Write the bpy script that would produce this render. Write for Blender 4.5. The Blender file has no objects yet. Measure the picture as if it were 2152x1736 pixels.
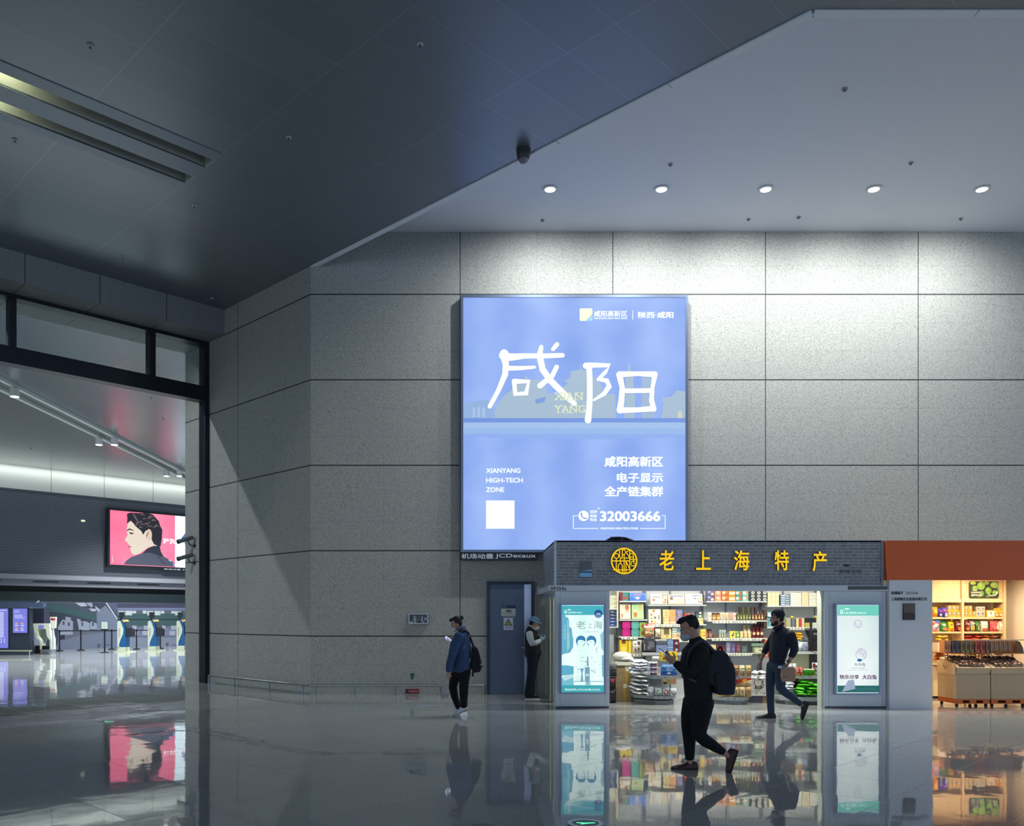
import bpy, bmesh, math, random
from mathutils import Vector, Matrix
random.seed(7)
C = bpy.context.scene.collection
SC = bpy.context.scene
D = bpy.data
S2 = math.sqrt(2.0)
# ------------------------------------------------------------------ camera (photo 2152x1736; principal point 991,1297; f = 1781 px)
F, CX, CY, H = 1781.0, 991.0, 1297.0, 1.63
cam_d = D.cameras.new('camera'); cam = D.objects.new('camera', cam_d); C.objects.link(cam)
cam.location = (0, 0, H); cam.rotation_euler = (math.pi/2, 0, 0)
cam_d.sensor_fit = 'HORIZONTAL'; cam_d.sensor_width = 36.0; cam_d.lens = F/2152*36
cam_d.shift_x = (1076-CX)/2152; cam_d.shift_y = (CY-868)/2152
cam_d.clip_end = 300; cam_d.clip_start = 0.05
SC.camera = cam
# ------------------------------------------------------------------ world, exposure
w = D.worlds.new('hall_ambience'); SC.world = w; w.use_nodes = True
bg = w.node_tree.nodes['Background']; bg.inputs[0].default_value = (0.295, 0.375, 0.47, 1); bg.inputs[1].default_value = 2.55
SC.view_settings.view_transform = 'Standard'; SC.view_settings.look = 'None'
SC.view_settings.exposure = 0.0; SC.view_settings.gamma = 1.0; SC.view_settings.use_curve_mapping = False
SC.cycles.use_denoising = True
SC.cycles.max_bounces = 8; SC.cycles.sample_clamp_indirect = 4.0
SC.cycles.caustics_reflective = False; SC.cycles.caustics_refractive = False
# light powers (watts); the lamps themselves are built with their fixtures below
P_DOWN, P_HALL, P_COVE, P_WASH, P_SHOPA, P_SHOPB, P_SLOT = 560, 3000, 135, 900, 66, 125, 30
def lamp(name, kind, loc, power, col, direction=(0, 0, -1), **kw):
    d = D.lights.new(name, kind); d.energy = power; d.color = col
    for k, v in kw.items(): setattr(d, k, v)
    o = D.objects.new(name, d); C.objects.link(o); o.location = loc
    o.rotation_euler = Vector(direction).to_track_quat('-Z', 'Y').to_euler()
    return o
# ------------------------------------------------------------------ measuring helpers: a pixel of the photo on a real plane of the place
def tx(px): return (px-CX)/F
def PX(px, py, Y): return ((px-CX)/F*Y, (CY-py)/F*Y+H)           # on a wall facing us at depth Y -> (x, z)
def PV(px, py, v):                                                 # on a plane y-x = v*sqrt2 -> (u, z)
    Y = v*S2/(1-tx(px)); X = tx(px)*Y
    return ((X+Y)/S2, (CY-py)/F*Y+H)
def PU(px, py, u):                                                 # on a plane x+y = u*sqrt2 -> (v, z)
    Y = u*S2/(1+tx(px)); X = tx(px)*Y
    return ((Y-X)/S2, (CY-py)/F*Y+H)
def PZ(px, py, z):                                                 # on a horizontal plane
    Y = (z-H)*F/(CY-py); return (tx(px)*Y, Y)
def UV(u, v): return ((u-v)/S2, (u+v)/S2)
# ------------------------------------------------------------------ materials
def lin(c): c /= 255.0; return c/12.92 if c <= .04045 else ((c+.055)/1.055)**2.4
def rgb(c): return (lin(c[0]), lin(c[1]), lin(c[2]), 1)
_m = {}
def mat(col, rough=.5, metal=0., emit=0., alpha=1., trans=0., ior=1.45, name=None, spec=.5):
    key = (tuple(col), rough, metal, emit, alpha, trans, ior, spec)
    if key in _m: return _m[key]
    m = D.materials.new(name or 'surface'); m.use_nodes = True
    b = m.node_tree.nodes['Principled BSDF']
    b.inputs['Base Color'].default_value = rgb(col); b.inputs['Roughness'].default_value = rough
    b.inputs['Metallic'].default_value = metal; b.inputs['IOR'].default_value = ior
    b.inputs['Specular IOR Level'].default_value = spec
    if emit:
        b.inputs['Emission Color'].default_value = rgb(col); b.inputs['Emission Strength'].default_value = emit
        b.inputs['Base Color'].default_value = (.02, .02, .02, 1)
    if alpha < 1: b.inputs['Alpha'].default_value = alpha
    if trans: b.inputs['Transmission Weight'].default_value = trans
    _m[key] = m
    return m
class NT:
    def __init__(s, name):
        s.m = D.materials.new(name); s.m.use_nodes = True; s.t = s.m.node_tree; s.b = s.t.nodes['Principled BSDF']
    def n(s, typ, **kw):
        nd = s.t.nodes.new(typ)
        for k, v in kw.items():
            if k.startswith('i_'): nd.inputs[k[2:].replace('_', ' ')].default_value = v
            elif k.startswith('k'): nd.inputs[int(k[1:])].default_value = v
            else: setattr(nd, k, v)
        return nd
    def l(s, a, b): s.t.links.new(a, b)
    def math(s, op, a, b=None):
        nd = s.n('ShaderNodeMath', operation=op)
        for i, x in enumerate((a, b)):
            if x is None: continue
            if isinstance(x, (int, float)): nd.inputs[i].default_value = x
            else: s.l(x, nd.inputs[i])
        return nd.outputs[0]
    def pos(s, rotz=0):                                            # world position (rotated into the 45 degree grid when asked)
        g = s.n('ShaderNodeNewGeometry'); o = g.outputs['Position']
        if rotz:
            mp = s.n('ShaderNodeMapping'); mp.inputs['Rotation'].default_value = (0, 0, rotz); s.l(o, mp.inputs[0]); o = mp.outputs[0]
        sp = s.n('ShaderNodeSeparateXYZ'); s.l(o, sp.inputs[0])
        return o, sp.outputs
    def line(s, c, period, off, width):                            # 1 on thin joint lines
        a = s.math('FRACT', s.math('ADD', s.math('DIVIDE', s.math('SUBTRACT', c, off), period), .5))
        a = s.math('MULTIPLY', s.math('ABSOLUTE', s.math('SUBTRACT', a, .5)), period)
        return s.math('LESS_THAN', a, width/2)
    def mix(s, fac, a, b):
        nd = s.n('ShaderNodeMix', data_type='RGBA')
        for i, x in ((0, fac), (6, a), (7, b)):
            if isinstance(x, (int, float)): nd.inputs[i].default_value = x
            elif isinstance(x, tuple): nd.inputs[i].default_value = x
            else: s.l(x, nd.inputs[i])
        return nd.outputs[2]
    def noise(s, vec, scale, detail=2, rough=.5):
        nd = s.n('ShaderNodeTexNoise'); nd.inputs['Scale'].default_value = scale; nd.inputs['Detail'].default_value = detail
        nd.inputs['Roughness'].default_value = rough
        if vec is not None: s.l(vec, nd.inputs['Vector'])
        return nd.outputs[0]
    def ramp(s, f, stops):
        r = s.n('ShaderNodeValToRGB'); el = r.color_ramp.elements
        while len(el) < len(stops): el.new(.5)
        for e, (p, c) in zip(el, stops): e.position = p; e.color = c
        s.l(f, r.inputs[0]); return r.outputs[0]
def g(v): return (v, v, v, 1)
def granite(name, uidx, uoff, uper, zoff, zper, base=(.40, .40, .385), rot=0, joints=True):
    t = NT(name); p, xyz = t.pos(rot)
    n1 = t.noise(p, 42, 3, .75); n2 = t.noise(p, .7, 3); n3 = t.noise(p, 17, 2, .6)
    c = t.ramp(n1, [(.33, (base[0]*.42, base[1]*.43, base[2]*.46, 1)), (.47, (base[0]*.9, base[1]*.9, base[2]*.9, 1)), (.62, (base[0]*1.18, base[1]*1.18, base[2]*1.15, 1))])
    c = t.mix(t.math('MULTIPLY', n2, .35), c, (base[0]*.8, base[1]*.82, base[2]*.85, 1))
    c = t.mix(t.math('MULTIPLY', t.math('GREATER_THAN', n3, .66), .35), c, (base[0]*.5, base[1]*.5, base[2]*.5, 1))
    if joints:
        faint = t.math('MAXIMUM', t.line(xyz[2], zper/3, zoff, .010), t.line(xyz[uidx], uper/2, uoff, .010))
        c = t.mix(t.math('MULTIPLY', faint, .22), c, (.12, .12, .13, 1))
        dark = t.math('MAXIMUM', t.line(xyz[2], zper, zoff, .026), t.line(xyz[uidx], uper, uoff, .018))
        c = t.mix(dark, c, (.025, .027, .03, 1))
    t.l(c, t.b.inputs['Base Color']); t.b.inputs['Roughness'].default_value = .62
    bm = t.n('ShaderNodeBump'); bm.inputs['Strength'].default_value = .25; bm.inputs['Distance'].default_value = .01
    t.l(n1, bm.inputs['Height']); t.l(bm.outputs[0], t.b.inputs['Normal'])
    return t.m
def panel_metal(name, col, rough, metal, up=2.0, uo=.77, vp=.775, vo=12.42, lcol=(.34, .36, .40, 1)):
    t = NT(name); p, xyz = t.pos(-math.pi/4)
    ln = t.math('MAXIMUM', t.line(xyz[0], up, uo, .016), t.line(xyz[1], vp, vo, .012))
    # every panel a shade of its own
    cu = t.math('FLOOR', t.math('DIVIDE', t.math('SUBTRACT', xyz[0], uo), up)); cv = t.math('FLOOR', t.math('DIVIDE', t.math('SUBTRACT', xyz[1], vo), vp))
    cb = t.n('ShaderNodeCombineXYZ'); t.l(cu, cb.inputs[0]); t.l(cv, cb.inputs[1])
    wn = t.n('ShaderNodeTexWhiteNoise'); t.l(cb.outputs[0], wn.inputs[0])
    c = t.mix(t.math('MULTIPLY', wn.outputs[0], .25), (col[0], col[1], col[2], 1), (col[0]*.75, col[1]*.78, col[2]*.8, 1))
    c = t.mix(t.math('MULTIPLY', ln, .42), c, lcol)
    t.l(c, t.b.inputs['Base Color']); t.b.inputs['Metallic'].default_value = metal
    t.b.inputs['Roughness'].default_value = rough
    # brushed along the grid: reflections smear
    return t.m
def floor_mat():
    t = NT('polished_granite'); p, xyz = t.pos(-math.pi/4)
    n1 = t.noise(p, 55, 3, .8)
    c = t.ramp(n1, [(.34, (.22, .24, .265, 1)), (.5, (.43, .455, .48, 1)), (.66, (.58, .60, .615, 1))])
    cu = t.math('FLOOR', t.math('SUBTRACT', xyz[0], .86)); cv = t.math('FLOOR', t.math('SUBTRACT', xyz[1], .72))
    cb = t.n('ShaderNodeCombineXYZ'); t.l(cu, cb.inputs[0]); t.l(cv, cb.inputs[1])
    wn = t.n('ShaderNodeTexWhiteNoise'); t.l(cb.outputs[0], wn.inputs[0])
    c = t.mix(t.math('MULTIPLY', wn.outputs[0], .3), c, (.26, .285, .31, 1))
    ln = t.math('MAXIMUM', t.line(xyz[0], 1.0, .86, .007), t.line(xyz[1], 1.0, .72, .007))
    c = t.mix(t.math('MULTIPLY', ln, .8), c, (.035, .036, .04, 1))
    t.l(c, t.b.inputs['Base Color'])
    t.b.inputs['IOR'].default_value = 2.0
    t.l(t.math('ADD', t.math('MULTIPLY', ln, .3), t.math('ADD', .022, t.math('MULTIPLY', wn.outputs[0], .03))), t.b.inputs['Roughness'])
    # slabs lie a hair out of level with one another, and the polish is slightly wavy
    w2 = t.n('ShaderNodeTexWhiteNoise'); w2.noise_dimensions = '3D'; t.l(cb.outputs[0], w2.inputs[0])
    sp = t.n('ShaderNodeVectorMath', operation='SUBTRACT'); t.l(w2.outputs['Color'], sp.inputs[0]); sp.inputs[1].default_value = (.5, .5, .5)
    sc_ = t.n('ShaderNodeVectorMath', operation='MULTIPLY'); t.l(sp.outputs[0], sc_.inputs[0]); sc_.inputs[1].default_value = (.006, .006, 0)
    bm = t.n('ShaderNodeBump'); bm.inputs['Strength'].default_value = .05; bm.inputs['Distance'].default_value = .02
    t.l(t.noise(p, 3.0, 1), bm.inputs['Height'])
    ad = t.n('ShaderNodeVectorMath', operation='ADD'); t.l(bm.outputs[0], ad.inputs[0]); t.l(sc_.outputs[0], ad.inputs[1])
    nm = t.n('ShaderNodeVectorMath', operation='NORMALIZE'); t.l(ad.outputs[0], nm.inputs[0]); t.l(nm.outputs[0], t.b.inputs['Normal'])
    return t.m
def brick_mat(swap):
    t = NT('grey_brick_facing'); p, xyz = t.pos()
    cb = t.n('ShaderNodeCombineXYZ'); t.l(xyz[1 if swap else 0], cb.inputs[0]); t.l(xyz[2], cb.inputs[1])
    br = t.n('ShaderNodeTexBrick'); t.l(cb.outputs[0], br.inputs['Vector'])
    br.offset = .5; br.squash = .65; br.squash_frequency = 3
    for k, v in (('Color1', (.25, .26, .28, 1)), ('Color2', (.37, .38, .40, 1)), ('Mortar', (.66, .68, .70, 1)), ('Scale', 1.0), ('Mortar Size', .0038), ('Mortar Smooth', .1), ('Bias', -.1), ('Brick Width', .185), ('Row Height', .0565)):
        br.inputs[k].default_value = v
    n = t.noise(p, 30, 3)
    c = t.mix(t.math('MULTIPLY', n, .35), br.outputs[0], (.045, .055, .08, 1))
    t.l(c, t.b.inputs['Base Color']); t.b.inputs['Roughness'].default_value = .55
    bm = t.n('ShaderNodeBump'); bm.inputs['Strength'].default_value = .4; bm.inputs['Distance'].default_value = .004; bm.invert = True
    t.l(br.outputs[1], bm.inputs['Height']); t.l(bm.outputs[0], t.b.inputs['Normal'])
    return t.m
def backlit(name, c1, c2, strength, period=.55, amount=.25):
    """translucent poster over fluorescent tubes: a little brighter over each tube"""
    t = NT(name); p, xyz = t.pos()
    wv = t.math('MULTIPLY', t.math('ADD', t.math('SINE', t.math('MULTIPLY', xyz[0], 6.283/period)), 1.0), .5)
    nz = t.noise(p, .9, 2)
    f = t.math('ADD', t.math('MULTIPLY', wv, amount), t.math('MULTIPLY', nz, .75))
    c = t.mix(f, rgb(c1), rgb(c2))
    t.l(c, t.b.inputs['Emission Color']); t.b.inputs['Emission Strength'].default_value = strength
    t.b.inputs['Base Color'].default_value = (.02, .02, .02, 1); t.b.inputs['Roughness'].default_value = .25
    return t.m
# ------------------------------------------------------------------ geometry
class Fr:
    """a plane in space: a along r, b along u, c out of it"""
    def __init__(s, o, r, u):
        s.o, s.r, s.u = Vector(o), Vector(r).normalized(), Vector(u).normalized(); s.n = s.r.cross(s.u)
    def __call__(s, a, b, c=0): return s.o+s.r*a+s.u*b+s.n*c
def FY(Y): return Fr((0, Y, 0), (1, 0, 0), (0, 0, 1))              # faces the camera: a = world x, b = world z, c towards us
def FV(v): return Fr((*UV(0, v), 0), (1, 1, 0), (0, 0, 1))         # a = u
def FU(u): return Fr((*UV(u, 0), 0), (1, -1, 0), (0, 0, 1))        # faces -u; a = -v
ID = Fr((0, 0, 0), (1, 0, 0), (0, 1, 0))
class G:
    def __init__(s): s.v = []; s.f = []
    def add(s, vs, fs, m, smooth=False):
        k = len(s.v); s.v += [Vector(x) for x in vs]
        for f in fs: s.f.append(([i+k for i in f], m, smooth))
        return s
    def box(s, x0, y0, z0, x1, y1, z1, m, fr=None):
        x0, x1 = min(x0, x1), max(x0, x1); y0, y1 = min(y0, y1), max(y0, y1); z0, z1 = min(z0, z1), max(z0, z1)
        vs = [(x, y, z) for z in (z0, z1) for y in (y0, y1) for x in (x0, x1)]
        if fr: vs = [fr(*q) for q in vs]
        return s.add(vs, [(0, 2, 3, 1), (4, 5, 7, 6), (0, 1, 5, 4), (2, 6, 7, 3), (0, 4, 6, 2), (1, 3, 7, 5)], m)
    def poly(s, pts, m, fr=ID, c=0): return s.add([fr(p[0], p[1], c) for p in pts], [tuple(range(len(pts)))], m)
    def rect(s, a0, b0, a1, b1, m, fr=ID, c=0): return s.poly([(a0, b0), (a1, b0), (a1, b1), (a0, b1)], m, fr, c)
    def prism(s, pts, c0, c1, m, fr=ID, side=None, smooth=False):
        n = len(pts)
        s.add([fr(p[0], p[1], c0) for p in pts]+[fr(p[0], p[1], c1) for p in pts], [tuple(range(n))[::-1], tuple(range(n, 2*n))], m)
        s.add([fr(p[0], p[1], c0) for p in pts]+[fr(p[0], p[1], c1) for p in pts], [(i, (i+1) % n, n+(i+1) % n, n+i) for i in range(n)], side or m, smooth)
        return s
    def disc(s, a, b, ra, rb, m, fr=ID, c=0, n=24): return s.poly([(a+ra*math.cos(6.2832*i/n), b+rb*math.sin(6.2832*i/n)) for i in range(n)], m, fr, c)
    def ring(s, a, b, r0, r1, c0, c1, m, fr=ID, n=40, side=None):
        P = lambda r, c: [fr(a+r*math.cos(6.2832*i/n), b+r*math.sin(6.2832*i/n), c) for i in range(n)]
        vs = P(r0, c0)+P(r1, c0)+P(r0, c1)+P(r1, c1)
        q = lambda A, B: [(A*n+i, A*n+(i+1) % n, B*n+(i+1) % n, B*n+i) for i in range(n)]
        s.add(vs, q(2, 3)+q(1, 0), m); s.add(vs, q(0, 2)+q(3, 1), side or m); return s
    def loft(s, rings, m, caps=True, smooth=True):
        n = len(rings[0]); vs = [p for r in rings for p in r]
        fs = [(k*n+i, k*n+(i+1) % n, (k+1)*n+(i+1) % n, (k+1)*n+i) for k in range(len(rings)-1) for i in range(n)]
        s.add(vs, fs, m, smooth)
        if caps: s.add(rings[0], [tuple(range(n))[::-1]], m); s.add(rings[-1], [tuple(range(n))], m)
        return s
    def lathe(s, prof, m, o=(0, 0, 0), n=14, axis='z', ms=None):
        def pt(r, h, i):
            a, b = r*math.cos(6.2832*i/n), r*math.sin(6.2832*i/n)
            return (o[0]+a, o[1]+b, o[2]+h) if axis == 'z' else ((o[0]+a, o[1]+h, o[2]+b) if axis == 'y' else (o[0]+h, o[1]+a, o[2]+b))
        rings = [[pt(max(r, 1e-4), h, i) for i in range(n)] for r, h in prof]
        for k in range(len(rings)-1): s.loft(rings[k:k+2], ms[k] if ms else m, caps=False)
        s.add(rings[0], [tuple(range(n))[::-1]], ms[0] if ms else m); s.add(rings[-1], [tuple(range(n))], ms[-1] if ms else m)
        return s
    def tube(s, pts, r, m, n=8):
        pts = [Vector(p) for p in pts]; rings = []
        for i, p in enumerate(pts):
            t = (pts[min(i+1, len(pts)-1)]-pts[max(i-1, 0)]).normalized()
            up = Vector((0, 0, 1)) if abs(t.z) < .95 else Vector((0, 1, 0))
            a = t.cross(up).normalized(); b = a.cross(t)
            rr = r[i] if isinstance(r, (list, tuple)) else r
            rings.append([p+(a*math.cos(6.2832*k/n)+b*math.sin(6.2832*k/n))*rr for k in range(n)])
        return s.loft(rings, m)
    def ell(s, c, r, m, n=14, k=9, rot=None):
        R = rot or Matrix.Identity(3); c = Vector(c); rings = []
        for j in range(k+1):
            ph = -math.pi/2+math.pi*j/k; q = max(math.cos(ph), .02)
            rings.append([c+R@Vector((r[0]*q*math.cos(6.2832*i/n), r[1]*q*math.sin(6.2832*i/n), r[2]*math.sin(ph))) for i in range(n)])
        return s.loft(rings, m)
    def stroke(s, pts, m, fr=ID, c=0, c1=None, side=None):
        """brush stroke: pts = (a, b, width)"""
        n = len(pts); L, R = [], []
        P = [Vector((p[0], p[1])) for p in pts]
        for i in range(n):
            t = (P[min(i+1, n-1)]-P[max(i-1, 0)]); t = t.normalized() if t.length else Vector((1, 0)); q = Vector((-t.y, t.x))*pts[i][2]/2
            L.append(P[i]+q); R.append(P[i]-q)
        t0 = (P[1]-P[0]).normalized(); t1 = (P[-1]-P[-2]).normalized()
        def cap(p, t, w, sgn):
            q = Vector((-t.y, t.x)); return [p+(t*math.sin(x)+q*math.cos(x)*sgn)*w/2 for x in [math.pi*k/6 for k in range(1, 6)]]
        out = L+cap(P[-1], t1, pts[-1][2], 1)+R[::-1]+cap(P[0], -t0, pts[0][2], 1)
        out = [(p.x, p.y) for p in out]
        if c1 is None: return s.poly(out[::-1], m, fr, c)
        return s.prism(out[::-1], c, c1, m, fr, side)
    def text(s, body, a0, b0, a1, b1, m, fr=ID, c=0, bold=0., depth=0., side=None, fit='both', space=1.0):
        """lettering fitted to the rectangle a0..a1, b0..b1"""
        cu = D.curves.new('lettering', 'FONT'); cu.body = body; cu.size = 1; cu.space_character = space
        cu.resolution_u = 3
        ob = D.objects.new('lettering', cu); C.objects.link(ob)
        bpy.context.view_layer.update(); dg = bpy.context.evaluated_depsgraph_get()
        me = D.meshes.new_from_object(ob.evaluated_get(dg)); D.objects.remove(ob); D.curves.remove(cu)
        if not me.vertices: return s
        xs = [v.co.x for v in me.vertices]; ys = [v.co.y for v in me.vertices]
        x0, x1, y0, y1 = min(xs), max(xs), min(ys), max(ys)
        sx, sy = (a1-a0)/(x1-x0 or 1), (b1-b0)/(y1-y0 or 1)
        if fit == 'h': sx = sy
        fs0 = [tuple(p.vertices) for p in me.polygons]
        # heavier strokes: the glyph laid over itself, shifted by the extra stroke width
        bw = bold*(b1-b0); sh = [(0, 0)] if not bold else [(-bw, -bw*.7), (bw, -bw*.7), (-bw, bw*.7), (bw, bw*.7), (0, 0)]
        kx, ky = ((a1-a0)-2*bw)/(a1-a0), ((b1-b0)-1.4*bw)/(b1-b0)
        P, fs, lay = [], [], []
        for dx, dy in sh:
            n0 = len(P); lay += [len(lay)//max(1, len(me.vertices))]*len(me.vertices); P += [((v.co.x-x0)*sx*kx+bw+a0+dx, (v.co.y-y0)*sy*ky+bw*.7+b0+dy) for v in me.vertices]
            fs += [tuple(i+n0 for i in f) for f in fs0]
        if not depth: s.add([fr(a, b, c+.0007*q) for (a, b), q in zip(P, lay)], fs, m)
        else:
            s.add([fr(a, b, c+depth+.0007*q) for (a, b), q in zip(P, lay)], fs, m)
            cnt = {}
            for f in fs:
                for i in range(len(f)):
                    e = (f[i], f[(i+1) % len(f)]); k = (min(e), max(e)); cnt.setdefault(k, []).append(e)
            n = len(P)
            s.add([fr(a, b, c) for a, b in P]+[fr(a, b, c+depth) for a, b in P], [(e[0][0], e[0][1], n+e[0][1], n+e[0][0]) for e in cnt.values() if len(e) == 1], side or m)
        D.meshes.remove(me); return s
def link(o, parent=None):
    C.objects.link(o)
    if parent is not None: o.parent = parent
    return o
def mesh(name, ge, loc):
    me = D.meshes.new(name); L = Vector(loc)
    me.from_pydata([v-L for v in ge.v], [], [f[0] for f in ge.f])
    ms = []
    for _, m, _s in ge.f:
        if m not in ms: ms.append(m)
    for m in ms: me.materials.append(m)
    ix = {m: i for i, m in enumerate(ms)}
    for p, (_, m, sm) in zip(me.polygons, ge.f): p.material_index = ix[m]; p.use_smooth = sm
    me.update(); return me
def base_of(ge):
    n = len(ge.v); xs = [v.x for v in ge.v]; ys = [v.y for v in ge.v]
    return ((min(xs)+max(xs))/2, (min(ys)+max(ys))/2, min(v.z for v in ge.v))
def wloc(o):
    v = Vector(o.location)
    while o.parent: o = o.parent; v += o.location
    return v
def obj(name, ge, parent=None, label=None, bevel=0, loc=None):
    L = wloc(parent) if parent is not None else Vector(loc if loc is not None else base_of(ge))
    o = D.objects.new(name, mesh(name, ge, L)); link(o, parent)
    if parent is None: o.location = L
    if bevel: md = o.modifiers.new('edge', 'BEVEL'); md.width = bevel; md.segments = 2; md.limit_method = 'ANGLE'
    if label: o['label'] = label
    return o
def tag(o, label, cat, group=None):
    o['label'] = label; o['category'] = cat
    if group: o['group'] = group
    return o
def struct(name, ge, bevel=0):
    o = obj(name, ge, None, loc=(0, 0, 0), bevel=bevel); o['kind'] = 'structure'; return o
def thing(name, label, cat, loc, group=None):
    o = D.objects.new(name, None); C.objects.link(o); o.location = loc; o.empty_display_size = .1
    return tag(o, label, cat, group)
def single(name, ge, label, cat, group=None, bevel=0): return tag(obj(name, ge, bevel=bevel), label, cat, group)
def copy_tree(o, loc, label=None, group=None, rotz=None):
    r = o.copy(); C.objects.link(r); r.location = loc
    if rotz is not None: r.rotation_euler.z = rotz
    if label: r['label'] = label
    if group: r['group'] = group
    for ch in [x for x in D.objects if x.parent == o]:
        c = ch.copy(); C.objects.link(c); c.parent = r
        for k in [x for x in D.objects if x.parent == ch]:
            d = k.copy(); C.objects.link(d); d.parent = c
    return r
# ================================================================== THE SETTING
YW, US, ZS, ZU, VB0, VB1 = 17.9, 10.255, 9.05, 9.77, 18.69, 20.72
gg = G(); gg.rect(-75, -16, 34, 95, floor_mat()); struct('floor', gg)
M_wall = granite('granite_cladding', 0, -.241, 3.225, 1.228, 1.805)
M_slant = granite('granite_cladding_angled', 1, 18.06, 3.02, 1.228, 1.805, rot=-math.pi/4)
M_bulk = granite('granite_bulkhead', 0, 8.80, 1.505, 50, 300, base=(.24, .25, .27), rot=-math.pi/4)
gg = G().box(-3.397, YW, 0, 17, YW+.5, 10.4, M_wall); struct('wall_back', gg)
def uvbox(ge, u0, v0, z0, u1, v1, z1, m):
    vs = [(*UV(u, v), z) for z in (z0, z1) for v in (v0, v1) for u in (u0, u1)]
    return ge.add(vs, [(0, 2, 3, 1), (4, 5, 7, 6), (0, 1, 5, 4), (2, 6, 7, 3), (0, 4, 6, 2), (1, 3, 7, 5)], m)
gg = uvbox(G(), US, 15.06, 0, US+.75, VB1, 9.3, M_slant); struct('wall_angled', gg)
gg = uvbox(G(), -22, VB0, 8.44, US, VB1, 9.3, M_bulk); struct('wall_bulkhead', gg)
# lower ceiling of metal panels, with two long light slots
M_sof = panel_metal('ceiling_panels', (.185, .212, .25), .35, .42)
def uvpoly(ge, pts, z, m): return ge.add([(*UV(u, v), z) for u, v in pts], [tuple(range(len(pts)))], m)
gg = G()
uvpoly(gg, [(-26, VB0), (US, VB0), (US, 13.88), (-26, 13.88)], ZS, M_sof)
uvpoly(gg, [(6.77, 13.88), (US, 13.88), (US, 12.42), (6.77, 12.42)], ZS, M_sof)
q = lambda X, Y: ((X+Y)/S2, (Y-X)/S2)
uvpoly(gg, [(-26, 12.42), (US, 12.42), q(4.15, 10.35), q(24, 10.35), q(24, -16), (-26, -14)], ZS, M_sof)
struct('ceiling_lower', gg)
M_rail = mat((120, 130, 142), .4, .4)
for a, b in ((12.42, 12.68), (12.99, 13.39), (13.68, 13.88)):
    struct('trim_1', uvbox(G(), -26, a, ZS-.012, 6.775, b, ZS+.02, M_rail))
M_up = mat((219, 223, 234), .7)
gg = G(); gg.add([(-4.2, YW+.1, ZU), (4.05, 10.25, ZU), (24, 10.25, ZU), (24, YW+.1, ZU)], [(0, 1, 2, 3)], M_up); struct('ceiling_upper', gg)
gg = uvbox(G(), US-.02, 4.38, ZS+.01, US, 15.06, ZU+.1, M_up); gg.box(4.15, 10.33, ZS+.01, 24, 10.35, ZU+.1, M_up); struct('wall_fascia', gg)
M_trim = mat((226, 231, 238), .5)
gg = G(); k = 4.40
while k < 15.0: uvbox(gg, US, k, ZS-.02, US+.11, min(k+1.985, 15.06), ZS+.10, M_trim); k += 2.0
k = 4.2
while k < 23: gg.box(k, 10.35, ZS-.02, k+1.985, 10.46, ZS+.10, M_trim); k += 2.0
struct('trim_2', gg)
# hall beyond the opening
M_hc = panel_metal('hall_ceiling_panels', (.30, .315, .325), .27, .6, up=40, uo=20, vp=1.2, vo=.3, lcol=(.25, .26, .27, 1))
gg = G(); uvpoly(gg, [(-16, VB1-.05), (46, VB1-.05), (46, 46), (-16, 46)], 9.0, M_hc); struct('ceiling_hall', gg)
VF = 44.83
FF = FV(VF)
def stripes(name, c1, c2, per, wd, rough=.45):
    t = NT(name); p, xyz = t.pos(-math.pi/4)
    ln = t.line(xyz[2], per, 0, wd); jn = t.line(xyz[0], 2.62, 22.2-1.86, .07)
    c = t.mix(ln, rgb(c1), rgb(c2)); c = t.mix(t.math('MULTIPLY', jn, .5), c, rgb((96, 104, 118)))
    t.l(c, t.b.inputs['Base Color']); t.b.inputs['Roughness'].default_value = rough; t.b.inputs['Metallic'].default_value = .2
    return t.m
t = NT('white_panels'); p, xyz = t.pos(-math.pi/4)
t.l(t.mix(t.line(xyz[0], 2.62, 22.2-1.86, .03), rgb((205, 208, 205)), rgb((120, 124, 124))), t.b.inputs['Base Color']); t.b.inputs['Roughness'].default_value = .6
gg = G(); gg.box(-16, 7.88, -.3, 46, 9.0, 0, t.m, FF); struct('wall_hall_band', gg)
gg = G(); gg.box(-16, 3.73, -.3, 46, 7.88, -.06, stripes('louvre_grille', (112, 118, 130), (40, 44, 52), .078, .030), FF); struct('wall_hall_louvre', gg)
gg = G(); gg.prism([(-.3, 3.73), (.22, 3.73), (.22, 3.50), (-.3, 3.42)], -46, 16, mat((150, 152, 164), .5), Fr((*UV(0, VF), 0), (1, -1, 0), (0, 0, 1)))
struct('trim_3', gg)
gg = G(); gg.box(-16, 3.16, -.3, 46, 3.46, .02, mat((122, 122, 134), .5), FF)
for k in range(12): gg.box(9+2.62*k, 3.36, .02, 10.2+2.62*k, 3.42, .024, mat((40, 40, 48), .6), FF)
struct('trim_4', gg)
gg = G(); gg.box(-16, 2.86, -.5, 46, 3.16, -.25, mat((14, 16, 20), .6), FF); struct('trim_5', gg)
gg = G(); gg.box(-16, 2.43, -.3, 46, 2.88, .05, mat((26, 40, 46), .5), FF); struct('trim_6', gg)
# cove strip that washes the white band
lamp('cove_lamp', 'AREA', (*UV(18, VF-.35), 8.93), P_COVE, (.93, 1, .93), (*UV(0, .55), -1), shape='RECTANGLE', size=30, size_y=.06)
D.objects['cove_lamp'].rotation_euler = (Matrix(((1/S2, 1/S2, 0), (1/S2, -1/S2, 0), (0, 0, -1))).to_3x3().transposed().inverted() @ Matrix.Rotation(0, 3, 'X')).to_euler()
uq = Vector((1, 1, 0)).normalized(); zq = -Vector((*UV(0, .5), -1)).normalized(); yq = zq.cross(uq)
D.objects['cove_lamp'].rotation_euler = Matrix((uq, yq, zq)).transposed().to_euler()
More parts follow.
